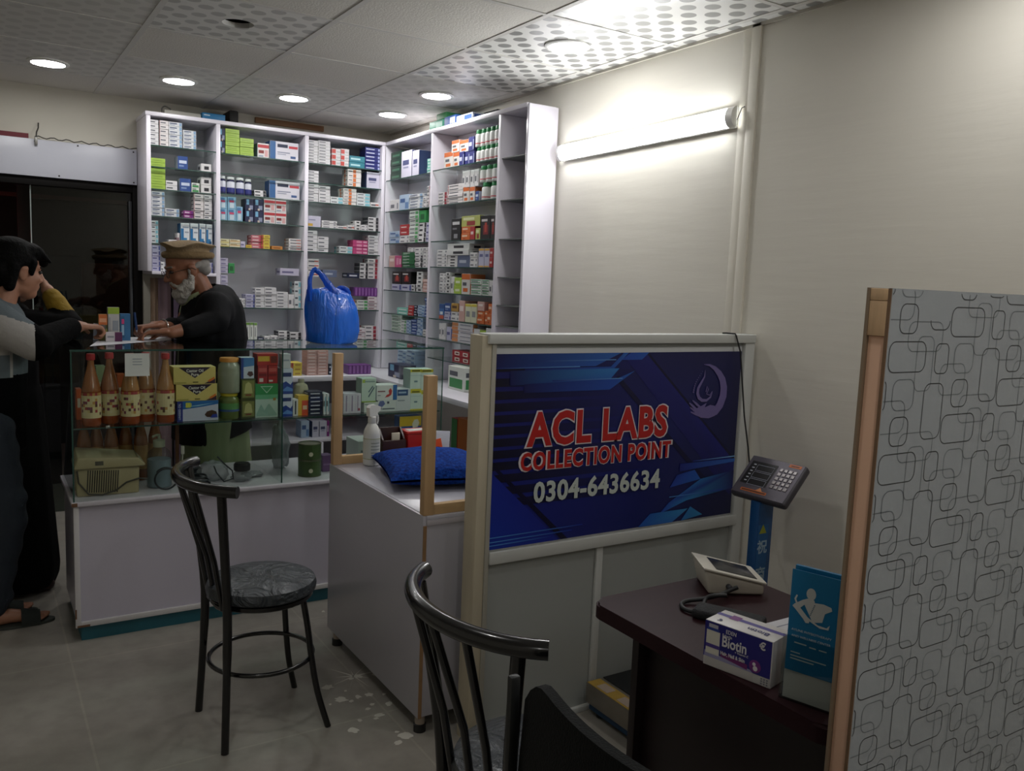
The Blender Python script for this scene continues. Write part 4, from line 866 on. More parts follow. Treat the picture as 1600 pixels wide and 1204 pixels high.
deco_box('white_carton', (441, 553), (454, 577), FY, .05, z, '#d3d5dc', None, [(rect(.15, .5, .85, .62), '#9da3b5')], 'small white carton atop the white and blue cartons', 'carton')
deco_box('slim_carton', (458, 624), (465.5, 654), FY, .05, CS, '#d9dcd9', None, [(rect(.35, .1, .65, .9), '#3b4548')], 'slim white carton standing right of the white and blue cartons', 'carton')
q = MB(); q.lathe([(0, 0), (.033, 0), (.035, .008), (.035, .10), (.028, .128), (.014, .138), (.014, .155), (0, .155)], M('#a9a48a', .15, coat=.3), 20)
pb = on_y(3.80, 470, 640); q.build('medicine_bottle', None, (pb.x, 3.80, CS+.0006), label='clear bottle behind the yellow box in the counter', cat='bottle')
deco_box('yellow_carton', (466, 618), (485, 655), 3.705, .05, CS, '#d6b234', '#c9a52c', [(rect(.3, 0, .8, .75), '#d4552a'), (rect(.82, 0, 1, .3), '#3f8a3c'), (rect(.38, .3, .72, .5), '#e6c9a0')], 'yellow and orange carton before the clear bottle', 'carton')
fill([('8',466,557,338,1,6,'nf','white and navy banded box'),('8',560,578,350,1,1,'wt','upright blue white carton'),('8',581,598,350,1,1,'wt','upright blue white carton')], CS, 'y', 3.69, 'counter shelf', 'beside wooden post', .07)
for i, (a, b) in enumerate(((537, 545.5), (546, 554.5), (555, 563.5))):
    deco_box('upright_box', (a, 615), (b, 650), FY, .08, CS, '#ccccd6', '#c2b8c4', [(rect(.4, .1, .55, .9), '#9a8fa5'), (rect(.55, .12, .85, .25), '#a03a4a')] if i == 2 else [(rect(.4, .1, .6, .9), '#8f86a0')], f'white upright carton right of the wooden post, {ORD[i]} of three', 'carton')
o, w, h = deco_box('pale_carton', (569, 629), (590, 648), FY, .08, CS, '#cfd9d2', None, [(rect(.05, .75, .6, .85), '#7d8a86')], 'pale mint carton at the bottom, under the taller mint carton', 'carton')
deco_box('mint_carton', (565.5, 591.5), (587, 629), FY, .07, CS+h+.0008, '#bed3c6', '#aec4b6', [(rect(0, 0, 1, .05), '#8fae3a'), (rect(.05, .82, .25, .95), '#a9c44a'), ([(.45, .25), (.85, .65), (.9, .6), (.5, .2)], '#4d6470'), ([(.45, .45), (.75, .7), (.8, .65), (.5, .4)], '#5f7680'), (rect(.2, .85, .9, .9), '#8aa09a')], 'tall mint green carton standing on the pale carton', 'carton')
o, w, h = deco_box('pattern_carton', (590.5, 626), (618.5, 648), FY, .08, CS, '#cdd6d3', None, [([(.02, .6), (.1, .95), (.3, .98), (.4, .7), (.25, .45), (.1, .42)], '#5d6a9c'), (rect(.5, .7, .62, .9), '#4a5560'), (rect(.25, .2, .92, .3), '#5a6670')], 'white carton with blue flower print, under the stomach carton', 'carton')
deco_box('stomach_carton', (588.5, 602), (620, 626), FY, .08, CS+h+.0008, '#d9dedb', '#2465a8', [(rect(.8, 0, 1, 1), '#2465a8'), ([(.4, .15), (.5, .35), (.62, .42), (.58, .62), (.68, .8), (.76, .6), (.72, .35), (.58, .22), (.46, .2)], '#b8332e'), (rect(.06, .55, .42, .63), '#7a4a50'), (rect(.06, .3, .2, .36), '#8a9496')], 'white carton with red stomach drawing and blue end', 'carton')
deco_box('tall_carton', (619.5, 608), (640.5, 648), FY, .08, CS, '#c8cfd2', '#b9c0c4', [(rect(.08, .7, .82, .97), '#1f4a7d'), (rect(.15, .8, .7, .88), '#9fb6d0'), (rect(.1, .45, .6, .5), '#8b949a')], 'white carton with dark blue band beside the stomach carton', 'carton')
zy = CS
for i in range(2):
    for j, (a, b) in enumerate(((641.5, 657), (658, 675))):
        if i == 0: hh = (610 if j == 0 else 612)
        else: hh = 577
        o, w, h = deco_box('yellow_banded_carton', (a, hh), (b, 648), FY+.002, .08, CS+(0 if i == 0 else hy[j]+.0008), '#c9dad2', '#bccdc4', [(rect(0, .86, 1, 1), '#d0c52c'), (rect(.12, .89, .85, .96), '#5b5a1c'), (rect(0, 0, 1, .06), '#d0c52c'), (rect(.35, .38, .65, .46), '#6c8a92'), (rect(0, .7, 1, .715), '#8fb0b8')], f'pale carton with yellow bands, {("bottom", "top")[i]} of the {("left", "right")[j]} column by the post', 'carton')
        if i == 0: hy = globals().get('hy', [0, 0]); hy[j] = h
deco_box('red_mark_carton', (675.8, 596), (681, 645), FY, .08, CS, '#c6d2cc', None, [(rect(.15, .25, .95, .5), '#b04a50'), (rect(.3, .32, .85, .42), '#e0c4c0'), (rect(.2, .1, .3, .16), '#47525a')], 'pale carton with red mark at the right end of the counter', 'carton')
# behind the syrup bottles
for a, b, yt, col, lb in ((119, 128, 608, '#c2551f', 'orange upright carton at the left end behind the syrup bottles'), (183, 197, 585, '#b85a30', 'orange carton between the syrup bottles, behind'), (150, 166, 572, '#9db08a', 'pale green carton behind the first two syrup bottles')):
    deco_box('back_carton', (a, yt), (b, 660), 3.87, .06, CS, col, col, [(rect(.2, .4, .8, .7), '#cfc5b4')], lb, 'carton')
# ---- counter floor: beige suction machine, jug, cables, bag, lid, tins
bg = M('#a89c78', .5, noise=.04, scale=6)
t = empty('beige_machine', (.447, 3.80, CZ0), 'beige plastic machine with vent slots on the counter floor', 'machine', rz=math.radians(-2))
q = MB(); q.bm.verts.ensure_lookup_table()
vs = q.box((-.112, -.075, .0006), (.118, .075, .112), bg, .006)
for v in vs:
    if v.co.z > .06: v.co.x *= 1.02
q.build('housing', t)
q = MB(); vs = q.box((-.122, -.088, .1125), (.142, .085, .178), bg, .008, seg=3)
for v in vs:
    if v.co.z > .15: v.co.x = v.co.x*.9-.006*(v.co.x > 0)-.0*v.co.y; v.co.z -= .03*(v.co.x+.12)/.26
    if v.co.y < -.05 and v.co.z > .15: v.co.z -= .012
q.build('lid', t)
for i in range(14):
    q = MB(); q.box((-.078+i*.0085, -.0765, .012), (-.074+i*.0085, -.0752, .103), M('#231f18', .7), 0)
    o = q.build('vent_slot', t, smooth=False); o.rotation_euler = (0, .06, 0)
q = MB(); q.box((-.045, -.0895, .128), (-.015, -.0882, .145), M('#4a463a', .5), 0); q.build('badge', t, label='dark badge')
q = MB(); q.tube([(-.11, -.077, .108), (-.105, -.082, .06), (-.07, -.084, .012), (-.02, -.086, .006), (.03, -.086, .02), (.07, -.084, .05), (.115, -.082, .062), (.15, -.07, .055)], .0035, M('#3a352a', .5), 8)
q.build('cord', t)
q = MB(); jg = glass_mat('#e6ebed', .8, name='clear_plastic', rough=.1)
q.lathe([(0, .001), (.048, .001), (.05, .006), (.05, .125), (.044, .15), (.02, .172), (.02, .18)], jg, 24)
t = empty('pump_bottle', (.655, 3.80, CZ0+.0006), 'clear pump bottle of pale liquid behind the beige machine', 'bottle')
q.build('bottle_body', t)
q = MB(); q.lathe([(0, .003), (.046, .003), (.047, .006), (.047, .12), (0, .121)], M('#8d9ba3', .3), 24); q.build('liquid', t)
q = MB(); q.lathe([(.024, .172), (.024, .2), (.012, .204), (.006, .206), (.006, .225), (.0, .226)], M('#9aa08a', .4), 18); q.tube([(0, 0, .222), (-.012, -.006, .223), (-.028, -.014, .218)], .005, M('#9aa08a', .4), 8); q.build('pump', t)
wd = M('#5f3a22', .6, noise=.15, scale=20, stretch=(1, 1, .1))
q = MB(); q.box((.722, 3.80, CZ0), (.736, 3.815, CS-.0065), wd, .001); q.build('wooden_strip', label='thin brown wooden strip standing beside the pump bottle', cat='strip')
q = MB(); q.tube([(.742, 3.78, CZ0+.004), (.743, 3.778, .65), (.745, 3.776, .72)], .003, M('#b5b2a8', .5), 8); q.box((.738, 3.77, .715), (.752, 3.784, .75), M('#c9c6bc', .5), .002); q.build('plug_lead', label='white plug and cord upright beside the wooden strip', cat='cord')
def loop(cx, cy, cz, rx, rz_, n=26, turns=1.2, ph=0, dy=.0):
    return [(cx+rx*math.cos(ph+2*PI*turns*k/n), cy+dy*k/n, cz+rz_*math.sin(ph+2*PI*turns*k/n)) for k in range(n+1)]
ck = M('#1d2228', .5)
q = MB(); q.tube(loop(.667, 3.70, CZ0+.052, .046, .045, 30, 1.25, .9, .02), .004, ck, 8); q.build('black_cable', label='black cable loop standing against the front glass by the pump bottle', cat='cable')
q = MB(); q.tube([(.80+.055*math.cos(a*.45)*(1-.01*a), 3.76+.03*math.sin(a*.45), CZ0+.006+.0012*a) for a in range(34)], .004, ck, 8); q.build('black_cable', label='coiled black cable lying on the counter floor behind the stool rail', cat='cable')
q = MB(); q.box((.762, 3.89, CZ0+.0006), (.85, 3.95, CZ0+.045), M('#22262c', .5), .004); q.build('black_device', label='small black box on the counter floor behind the coiled cable', cat='device')
q = MB(); q.tube([(.86, 3.71, CZ0+.09), (.87, 3.705, CZ0+.06), (.90, 3.70, CZ0+.02), (.94, 3.70, CZ0+.03), (.935, 3.70, CZ0+.065), (.9, 3.705, CZ0+.10), (.875, 3.715, CZ0+.13)], .003, ck, 8); q.build('black_cable', label='thin black wire curling out beside the clear plastic bag', cat='cable')
def crumple(name, c, r, m, label, cat, seed, amp=.25, parent=None, n=4):
    rnd = random.Random(seed); bm = bmesh.new(); bmesh.ops.create_icosphere(bm, subdivisions=n, radius=1)
    dirs = [(Vector((rnd.uniform(-1, 1), rnd.uniform(-1, 1), rnd.uniform(-1, 1))).normalized(), rnd.uniform(.5, 1)) for _ in range(22)]
    for v in bm.verts:
        d = v.co.normalized(); e_ = Vector((seed*3.1, seed*1.7, 0)); s = 1+amp*(.9*mnoise.noise(d*1.9+e_)+.7*mnoise.noise(d*4.2+e_)+.5*abs(mnoise.noise(d*8+e_)))-amp*.3
        v.co = Vector((d.x*s*r[0], d.y*s*r[1], max(d.z*s*r[2], -r[2]*.8)))
    zmin = min(v.co.z for v in bm.verts)
    me = bpy.data.meshes.new(name); bm.to_mesh(me); bm.free(); me.materials.append(m)
    me.polygons.foreach_set('use_smooth', [True]*len(me.polygons))
    return link(name, me, parent, (c[0], c[1], c[2]-zmin+.0005), label=label, cat=cat)
poly = M('#a9afb5', .25, alpha=.42, coat=.5)
crumple('plastic_bag', (.885, 3.83, CZ0), (.065, .06, .05), poly, 'crumpled clear plastic bag on the counter floor', 'plastic bag', 4)
q = MB(); q.lathe([(0, 0), (.034, 0), (.036, .004), (.036, .028), (.03, .034), (0, .034)], M('#191a1b', .35), 28); q.build('black_disc', None, (.995, 3.77, CZ0+.048), label='round black jar lid resting on crumpled wrapping in the counter', cat='lid')
crumple('crumpled_wrap', (.995, 3.77, CZ0), (.045, .04, .026), poly, 'crumpled clear wrapping under the black lid', 'wrapper', 9)
crumple('crumpled_foil', (1.06, 3.83, CZ0), (.045, .035, .014), M('#8b8d92', .35, .3), 'flattened grey foil wrapper on counter floor by the divider', 'wrapper', 12, .35)
crumple('plastic_bag', (1.222, 3.95, CZ0), (.040, .05, .125), M('#9a9fa6', .35, alpha=.6, coat=.3), 'tall cloudy plastic bag right of the glass divider', 'plastic bag', 21, .35)
z = CZ0
for i, lb in enumerate(('green food tin, lower of two by the wooden post', 'green food tin, stacked on the other green tin')):
    t = empty('food_tin', (1.303, 3.765, z+.0006), lb, 'tin'); R = .052; hh = .076
    q = MB(); q.lathe([(R, .003), (R, hh-.003)], M('#3d5426', .35, noise=.35, scale=22), 32); q.lathe([(0, 0), (R+.001, 0), (R+.0015, .003), (R, .004)], M('#6d7052', .3, .7), 32); q.build('tin_body', t)
    q = MB(); q.lathe([(R, hh-.004), (R+.0015, hh-.003), (R+.001, hh), (R-.003, hh), (R-.005, hh-.003), (0, hh-.003)], M('#7c8068', .3, .7), 32); q.build('tin_lid', t)
    q = MB(); q.lathe([(.0, .0), (.010, .0), (.010, .0015), (0, .0015)], M('#c9c4ac', .5), 16); o = q.build('badge', t, (-.012, -R-.0002, .03)); o.rotation_euler = (PI/2, 0, 0)
    z += hh+.001
deco_box('purple_box', (504, 712), (519, 746), 3.80, .06, CZ0, '#6b4a78', '#5d3f6a', [(rect(.1, .4, .9, .5), '#8d6f98')], 'purple box behind the green tins beside the wooden post', 'box')
# stock on the floor of the right part, seen over the low cabinet
deco_box('stock_carton', (560, 690), (598, 745), 3.90, .16, CZ0, '#b7bfba', None, [(rect(.1, .5, .5, .6), '#6f7a76')], 'pale carton on the counter floor behind the spray bottle', 'carton')
o, w, h = deco_box('stock_carton', (614, 684), (674, 745), 3.72, .20, CZ0, '#b9b4ae', None, [(rect(.1, .5, .5, .6), '#6f7a76')], 'large plain carton under the yellow and blue cream box', 'carton')
zc = CZ0+h+.001
o, w, h = deco_box('cream_box', (624.5, 651), (657, 690), 3.715, .06, zc, '#29529b', '#23467f', [(rect(0, .52, 1, 1), '#d0ae22'), ([(.62, .42), (.58, .62), (.68, .82), (.84, .84), (.92, .66), (.84, .46)], '#d8d4c4'), (rect(.1, .36, .45, .44), '#9fb4d4')], 'yellow and blue cream box standing behind the red box', 'box')
put_text('CRACK', .026, M('#d6deea', .5), o, (-w*.02, -.002, h*.16), extrude=.0002, offset=.02, width=w*.8)
o, w, h = deco_box('purple_carton', (674, 643), (678, 690), 3.73, .06, zc, '#4b2547', '#3d1d3a', [([(.3, .75), (.4, .85), (.5, .78)], '#d6b8d0'), (rect(.15, .42, .9, .52), '#b59ab2')], 'dark purple carton at the right end behind the packets', 'carton')
# ---- on the counter top
q = MB(); pw_ = M('#d6d7dc', .7)
a, b, c, d = (on_z(CZ1, u, v) for u, v in ((140, 541), (268, 531), (258, 526.5), (160, 527)))
q.face([(p.x, p.y, CZ1+.0008) for p in (a, b, c, d)], pw_); q.face([(p.x, p.y, CZ1+.0003) for p in (d, c, b, a)], pw_)
q.build('paper_sheet', smooth=False, label='white paper sheet the man writes on, lying on the glass top', cat='paper', fixn=False)
CY_ = 4.085
deco_box('upright_carton', (154, 491), (168, 530), CY_, .03, CZ1, '#8a8a4a', '#6d6d3a', [(rect(0, .6, 1, 1), '#c9703a'), (rect(0, .45, 1, .6), '#3f4a2a'), (rect(.1, .7, .9, .85), '#e0a884')], 'orange and olive carton standing on the glass top, leftmost', 'carton')
deco_box('upright_carton', (168.5, 480), (187, 530), CY_, .03, CZ1, '#b9b9ba', '#a9a9aa', [(rect(0, .8, 1, 1), '#98b53a'), (rect(.1, .1, .2, .7), '#9a9a9e'), (rect(.4, .3, .9, .6), '#8f97a2')], 'tall grey carton with lime top on the glass top', 'carton')
deco_box('upright_carton', (187.5, 490), (204, 530), CY_, .03, CZ1, '#2f6a9a', '#27587f', [(rect(.1, .1, .42, .9), '#23577f'), (rect(.14, .62, .4, .8), '#c9407a'), (rect(.14, .2, .38, .58), '#8fb2cc')], 'blue and pink carton standing on glass top nearest the pen', 'carton')
deco_box('flat_carton', (165, 519), (191, 527), 4.035, .03, CZ1, '#c9c4c8', '#b5b0b4', [(rect(.55, 0, 1, 1), '#5a2050'), (rect(.1, .4, .5, .6), '#8a8a92')], 'small flat white and maroon carton lying before the tall cartons', 'carton')
# ================================================================== LOW CABINET WITH POST FRAMES
ax0, ax1, ay0, ay1, az = 1.205, 1.712, 2.385, 3.24, .745
cab = empty('low_cabinet', (1.45, 2.8, 0), 'low white cabinet beside the sign board, bare wood posts on its corners', 'cabinet')
def cpx(name, fn, **kw): return part(name, fn, cab, **kw)
lamw = M('#aba9b1', .3, noise=.03, scale=3, coat=.15); ply = M('#8a6a48', .75, noise=.2, scale=30)
cpx('side_panel', bx((ax0, ay0+.004, .058), (ax0+.012, ay1, az-.0005), lamw, .0006))
cpx('raw_edge', bx((ax0+.0005, ay0, .058), (ax0+.012, ay0+.0038, az-.032), ply, 0), label='raw brown board edge at the corner')
cpx('front_panel', bx((ax0+.0125, ay0+.002, .062), (ax1, ay0+.014, az-.032), lamw, .0006))
cpx('top_rail', bx((ax0+.0125, ay0-.002, az-.0315), (ax1, ay0+.014, az-.013), M('#b5b0b6', .35), .001))
cpx('worktop', bx((ax0+.0122, ay0-.001, az-.0128), (ax1, ay1, az), M('#bdbcc6', .25), .001))
cpx('back_panel', bx((ax0+.0125, ay1-.012, .058), (ax1-.013, ay1, az-.014), lamw, 0))
cpx('end_panel', bx((ax1-.012, ay0+.015, .058), (ax1, ay1, az-.014), lamw, 0))
cpx('floor_panel', bx((ax0+.0125, ay0+.015, .060), (ax1-.013, ay1-.013, .072), lamw, 0))
for x in (ax0+.022, ax1-.03):
    for y in (ay0+.03, ay1-.06):
        def f(q):
            q.lathe([(0, 0), (.021, 0), (.021, .026), (.017, .028), (.017, .0595), (0, .0595)], M('#141415', .5), 16, (x, y, 0), mats=[M('#141415', .5)]*3+[M('#9c8f82', .5)]*2)
        cpx('foot', f)
pine = M('#bf9d74', .65, noise=.14, scale=7, stretch=(6, 6, .6), bump=.1)
def post_frame(y, ytop, label, xe, rail_y):
    t = empty('post_frame', (ax0+.02, y, az), label, 'wooden frame')
    q = MB(); q.box((-.018, -.016, .0006), (.018, .016, ytop-az), pine, .0015); q.build('post', t)
    q = MB(); q.box((.0185, -.012, .0006), (xe-ax0-.02, .014, .034), M('#ba9a6e', .65, noise=.14, scale=7, stretch=(.6, 6, 6), bump=.1), .0015); q.build('bottom_rail', t)
post_frame(ay0+.02, 1.199, 'bare wooden post and rail at the near corner of the low cabinet', ax1, 0)
post_frame(ay1-.02, 1.196, 'bare wooden post and rail at the far corner of the low cabinet', 1.395, 0)
# cushion: fleecy blue, rounded
def fleece():
    m = bpy.data.materials.new('blue_fleece'); m.use_nodes = True; nt = m.node_tree; b = nt.nodes['Principled BSDF']; L = nt.links.new
    tc = nt.nodes.new('ShaderNodeTexCoord'); n = nt.nodes.new('ShaderNodeTexNoise'); n.inputs['Scale'].default_value = 90; n.inputs['Detail'].default_value = 6
    r = nt.nodes.new('ShaderNodeValToRGB'); r.color_ramp.elements[0].color = lin('#04195f'); r.color_ramp.elements[1].color = lin('#0e45a0'); r.color_ramp.elements[0].position = .32; r.color_ramp.elements[1].position = .68
    bp = nt.nodes.new('ShaderNodeBump'); bp.inputs['Strength'].default_value = .9; bp.inputs['Distance'].default_value = .006
    L(tc.outputs['Object'], n.inputs[0]); L(n.outputs[0], r.inputs[0]); L(r.outputs[0], b.inputs['Base Color']); L(n.outputs[0], bp.inputs['Height']); L(bp.outputs[0], b.inputs['Normal'])
    b.inputs['Roughness'].default_value = .9; b.inputs['Specular IOR Level'].default_value = .15
    return m
fl = fleece()
q = MB(); hx, hy_ = .20, .225
def cush(sgn):
    def fn(u, v):
        x, y = u*2-1, v*2-1; e = max(0, (1-x*x)*(1-y*y)); t = e**.42
        pinch = 1-.07*(1-abs(y)**2)*abs(x)**3
        z = (.060 if sgn > 0 else .036)*sgn*t+.004*sgn+.003*math.sin(9*x+3*y)*e
        return (x*hx*(1-.06*(1-y*y)*x*x), y*hy_*(1-.06*(1-x*x)*y*y), z)
    return fn
q.grid(cush(1), 28, 28, fl); q.grid(cush(-1), 28, 28, fl)
bmesh.ops.remove_doubles(q.bm, verts=q.bm.verts, dist=.0045)
zmin = min(v.co.z for v in q.bm.verts)
q.build('cushion', None, (1.475, 2.86, az-zmin+.0008), math.radians(-14), label='fleecy royal blue cushion lying on the low white cabinet', cat='cushion', ang=80)
# spray bottle
def at_z(u, v, z=az): return on_z(z, u, v)
p = at_z(580, 726)
t = empty('spray_bottle', (p.x, p.y, az+.0008), 'white trigger spray bottle standing on the low cabinet', 'bottle', rz=math.radians(15))
wpl = M('#d3d4d0', .35)
q = MB(); q.lathe([(0, 0), (.029, 0), (.033, .004), (.034, .02), (.034, .125), (.031, .143), (.022, .162), (.015, .172), (.014, .18), (0, .18)], wpl, 28); q.build('bottle_body', t)
q = MB(); q.lathe([(.0345, .028), (.0345, .112)], M('#c3c6bd', .45), 28); q.build('label', t)
for z in (.028, .110):
    q = MB(); q.lathe([(.0348, z), (.0348, z+.002)], M('#8f9a4a', .5), 28); q.build('label_line', t)
for k in range(4):
    q = MB(); n = 8
    for i in range(n):
        a0, a1 = -2.3+.14*i, -2.3+.14*(i+1); R = .0349; z = .092-.013*k
        q.face([(R*math.cos(a0), R*math.sin(a0), z), (R*math.cos(a1), R*math.sin(a1), z), (R*math.cos(a1), R*math.sin(a1), z+.004), (R*math.cos(a0), R*math.sin(a0), z+.004)], M('#8c9289', .5))
    q.build('print_line', t)
q = MB(); q.lathe([(.016, .172), (.017, .174), (.017, .196), (.013, .2), (0, .2)], wpl, 20); q.build('collar', t)
q = MB(); q.prism([(-.020, .2), (.016, .2), (.020, .214), (.034, .222), (.036, .236), (.010, .246), (-.012, .246), (-.022, .235)], .022, wpl, 'xz', -.011)
q.build('spray_head', t)
q = MB(); q.tube([(.018, 0, .214), (.026, 0, .2), (.03, 0, .182), (.026, 0, .166)], [.005, .005, .004, .003], wpl, 8); q.build('trigger', t)
q = MB(); q.lathe([(0, 0), (.006, 0), (.007, .008), (0, .008)], M('#55595a', .4), 12); o = q.build('nozzle', t, (.034, 0, .229)); o.rotation_euler = (0, PI/2, 0)
# wooden caddy
dkw = M('#331712', .4, noise=.2, scale=10, stretch=(1, 1, 6), coat=.2)
p0, p1 = at_z(598, 721), at_z(634, 718)
cx, cy = (p0.x+p1.x)/2, max(p0.y, p1.y)+.002
t = empty('desk_caddy', (cx, cy, az+.0008), 'dark wooden pen caddy between spray bottle and red box', 'caddy'); w = (p1.x-p0.x)/2
q = MB(); q.box((-w, 0, 0), (w, .008, .085), dkw, .001); q.build('front_panel', t)
q = MB(); q.box((-w, .0085, 0), (w, .062, .006), dkw, .001); q.build('base', t)
for s in (-1, 1):
    q = MB(); x = s*(w-.004); q.prism([(.0085, .0065), (.062, .0065), (.062, .13), (.05, .13), (.0085, .088)], .007, dkw, 'yz', x-.0035); q.build('side_panel', t)
q = MB(); q.box((-w+.008, .054, .0065), (w-.008, .062, .132), dkw, .001); q.build('back_panel', t)
q = MB(); q.box((-.006, -.028, 0), (.03, -.02, .105), M('#c9c0ac', .6), .001); q.build('card_stack', None, (cx+.004, cy+.05, az+.0075), label='cream cards standing in the wooden caddy', cat='cards')
# red box, packets
p0, p1 = at_z(640, 717), at_z(668, 714)
t = empty('red_box', ((p0.x+p1.x)/2, p0.y+.0, az+.0008), 'red plastic box behind the blue cushion', 'box'); w = .055
redp = M('#b3221d', .35)
q = MB(); vs = q.box((-w, 0, 0), (w, .075, .105), redp, .004)
for v in vs: 
    if v.co.z < .05: v.co.x *= .93
q.build('box_body', t)
q = MB(); q.box((-w-.004, -.004, .105), (w+.004, .079, .118), M('#c02a22', .35), .004); q.build('lid', t)
q = MB(); q.box((-w+.008, .004, .1182), (w-.02, .05, .12), M('#c7cbc6', .5), .0005); q.build('lid_label', t)
p = at_z(686, 712)
def leaning(name, u0, v0, u1, v1, y, th, mcol, label, cat, tilt):
    A, B = on_y(y, u0, v0), on_y(y, u1, v1); w, h = B.x-A.x, A.z-az
    q = MB(); q.box((-w/2, 0, 0), (w/2, th, h), M(mcol, .4), .001)
    o = q.build(name, None, ((A.x+B.x)/2, y, az+.001+math.sin(abs(tilt))*w/2), label=label, cat=cat); o.rotation_euler = (-.12, tilt, 0)
    return o, w, h
o, w, h = leaning('orange_packet', 672, 690, 694, 714, 3.155, .006, '#cf4a1e', 'orange packet leaning right of the red box', 'packet', -.16)
q = MB(); q.box((-w*.3, -.0012, h*.35), (w*.3, -.0004, h*.6), M('#8a2f14', .5), 0); q.build('print', o, smooth=False)
leaning('folded_paper', 676, 676, 701, 712, 3.185, .004, '#c9ccd8', 'white folded paper leaning behind the orange packet', 'paper', .1)
# boxes standing beyond the cabinet on the side base unit shelf
lowc = [('zoro_carton', 706, 652, 715, 690, '#a3222a', '#2f6a33', 'red and green upright carton with white lettering beyond the cushion', 2.15), ('zoro_carton', 716, 652, 731, 690, '#b3641c', '#9c5514', 'orange upright carton beyond the cushion beside the red one', 2.15)]
for nm, u0, v0, u1, v1, c1, c2, lb, X in lowc:
    A, B = on_x(X, u0, v0), on_x(X, u1, v0); w = A.y-B.y
    zb = ZL2+.085
    q = MB(); q.box((0, -w/2, 0), (.07, w/2, A.z-zb), M(c1, .4), .001); q.face([(0.002, -w/2-.0004, .002), (.068, -w/2-.0004, .002), (.068, -w/2-.0004, A.z-zb-.002), (.002, -w/2-.0004, A.z-zb-.002)], M(c1, .4))
    q.face([(-.0004, -w/2+.001, .002), (-.0004, w/2-.001, .002), (-.0004, w/2-.001, A.z-zb-.002), (-.0004, -w/2+.001, A.z-zb-.002)], M(c2, .4))
    o = q.build('skin_carton', None, (X, (A.y+B.y)/2, zb+.001), smooth=False, label=lb, cat='carton')
    if u0 == 706: put_text('ZORO', .034, M('#e6dcd6', .5), o, (.034, -w/2-.001, (A.z-zb)/2), rot=(PI/2, -PI/2, 0), extrude=.0002, offset=.02)
A, B = on_x(2.15, 704, 690), on_x(2.15, 733, 690)
q = MB(); q.box((2.15, B.y-.02, ZL2+.0006), (2.26, A.y+.02, ZL2+.084), M('#b9b6ae', .5), .001); q.box((2.19, B.y-.0206, ZL2+.02), (2.24, B.y-.0201, ZL2+.06), M('#a8323a', .5)); q.box((2.1494, (A.y+B.y)/2-.03, ZL2+.02), (2.1499, (A.y+B.y)/2+.03, ZL2+.06), M('#a8323a', .5)); q.build('stock_carton', label='pale carton with red print under the upright red and orange cartons', cat='carton')
A, B = on_x(2.135, 712, 700), on_x(2.135, 735, 700)
# ================================================================== SIGN BOARD PARTITION
sy0, sy1 = 2.262, 2.306; sx0, sx1 = 1.325, 2.532; szt = 1.342
sign = empty('sign_board', (1.93, 2.284, 0), 'white framed low screen with blue laboratory banner between low cabinet and right wall', 'screen')
def sp(name, fn, **kw): return part(name, fn, sign, **kw)
wfr = M('#c2c4c1', .45, noise=.04, scale=6); oldw = M('#b9b09a', .65, noise=.14, scale=9, stretch=(4, 4, .5))
sp('corner_post', bx((sx0, sy0-.002, 0), (sx0+.036, sy1+.03, szt-.006), oldw, .002), label='bare weathered wooden post')
sp('post_facing', bx((sx0+.0362, sy0-.006, .0), (sx0+.052, sy1, szt-.032), M('#a3a095', .5, noise=.08, scale=8), .002))
sp('top_rail', bx((sx0+.020, sy0-.014, szt-.0315), (sx1, sy1+.012, szt), wfr, .003))
sp('post', bx((sx1-.05, sy0-.008, 0), (sx1, sy1, szt-.032), wfr, .002))
sp('panel_sheet', bx((sx0+.0525, sy0+.01, .02), (sx1-.0505, sy0+.022, szt-.033), M('#a0a4a1', .5, noise=.03, scale=3), 0))
zr0, zr1 = .60, .640
sp('middle_rail', bx((sx0+.0525, sy0-.012, zr0), (sx1-.035, sy0+.0095, zr1), wfr, .002))
xd = on_y(sy0, 938, 845).x
sp('mullion', bx((xd-.014, sy0-.002, .021), (xd+.014, sy0+.0095, zr0-.0005), wfr, .002))
sp('bottom_rail', bx((sx0+.0525, sy0-.004, .0), (sx1-.051, sy0+.0095, .0195), wfr, .002))
# the print
yb = sy0-.002
A = on_y(yb, 775, 552.5); B = on_y(yb, 1154, 549); Cc = on_y(yb, 1143, 797); D = on_y(yb, 763.5, 849)
px0, px1, pz0, pz1 = (A.x+D.x)/2, (B.x+Cc.x)/2+.006, zr1+.008, (A.z+B.z)/2
sp('print_backing', bx((px0-.014, sy0+.002, zr1+.0005), (px1+.004, sy0+.0098, pz1+.018), M('#c2c5c6', .4), .001))
PW, PH = px1-px0, pz1-pz0
bm = bmesh.new(); cl = bm.loops.layers.float_color.new('print')
depth_k = [0]
def poly(pts, cols):
    y = yb-.0002*depth_k[0]; depth_k[0] += .35
    vs = [bm.verts.new((px0+PW*a, y, pz0+PH*b)) for a, b in pts]; f = bm.faces.new(vs)
    if isinstance(cols, str): cols = [cols]*len(pts)
    for l, c in zip(f.loops, cols): l[cl] = lin(c)
def clipx(p, q): return p
NAVY, DK, MID, BL, CY, PALE = '#141a63', '#0d0e28', '#17207c', '#1b3ba2', '#2a6cb4', '#7fb0dc'
poly([(0, 0), (1, 0), (1, 1), (0, 1)], ['#15227f', '#10163f', '#121548', '#14185a'])
# dark horizontal bands at left fading right
for i, z in enumerate((.94, .865, .80, .74, .68, .62, .56, .50, .44, .375, .31, .245)):
    xe = .40+.33*(1-z) if z < .9 else .5
    poly([(0, z-.03), (xe, z-.03), (xe-.0, z+.012), (0, z+.012)], ['#0c0d20', '#141a5e', '#151b62', '#0d0e26'])
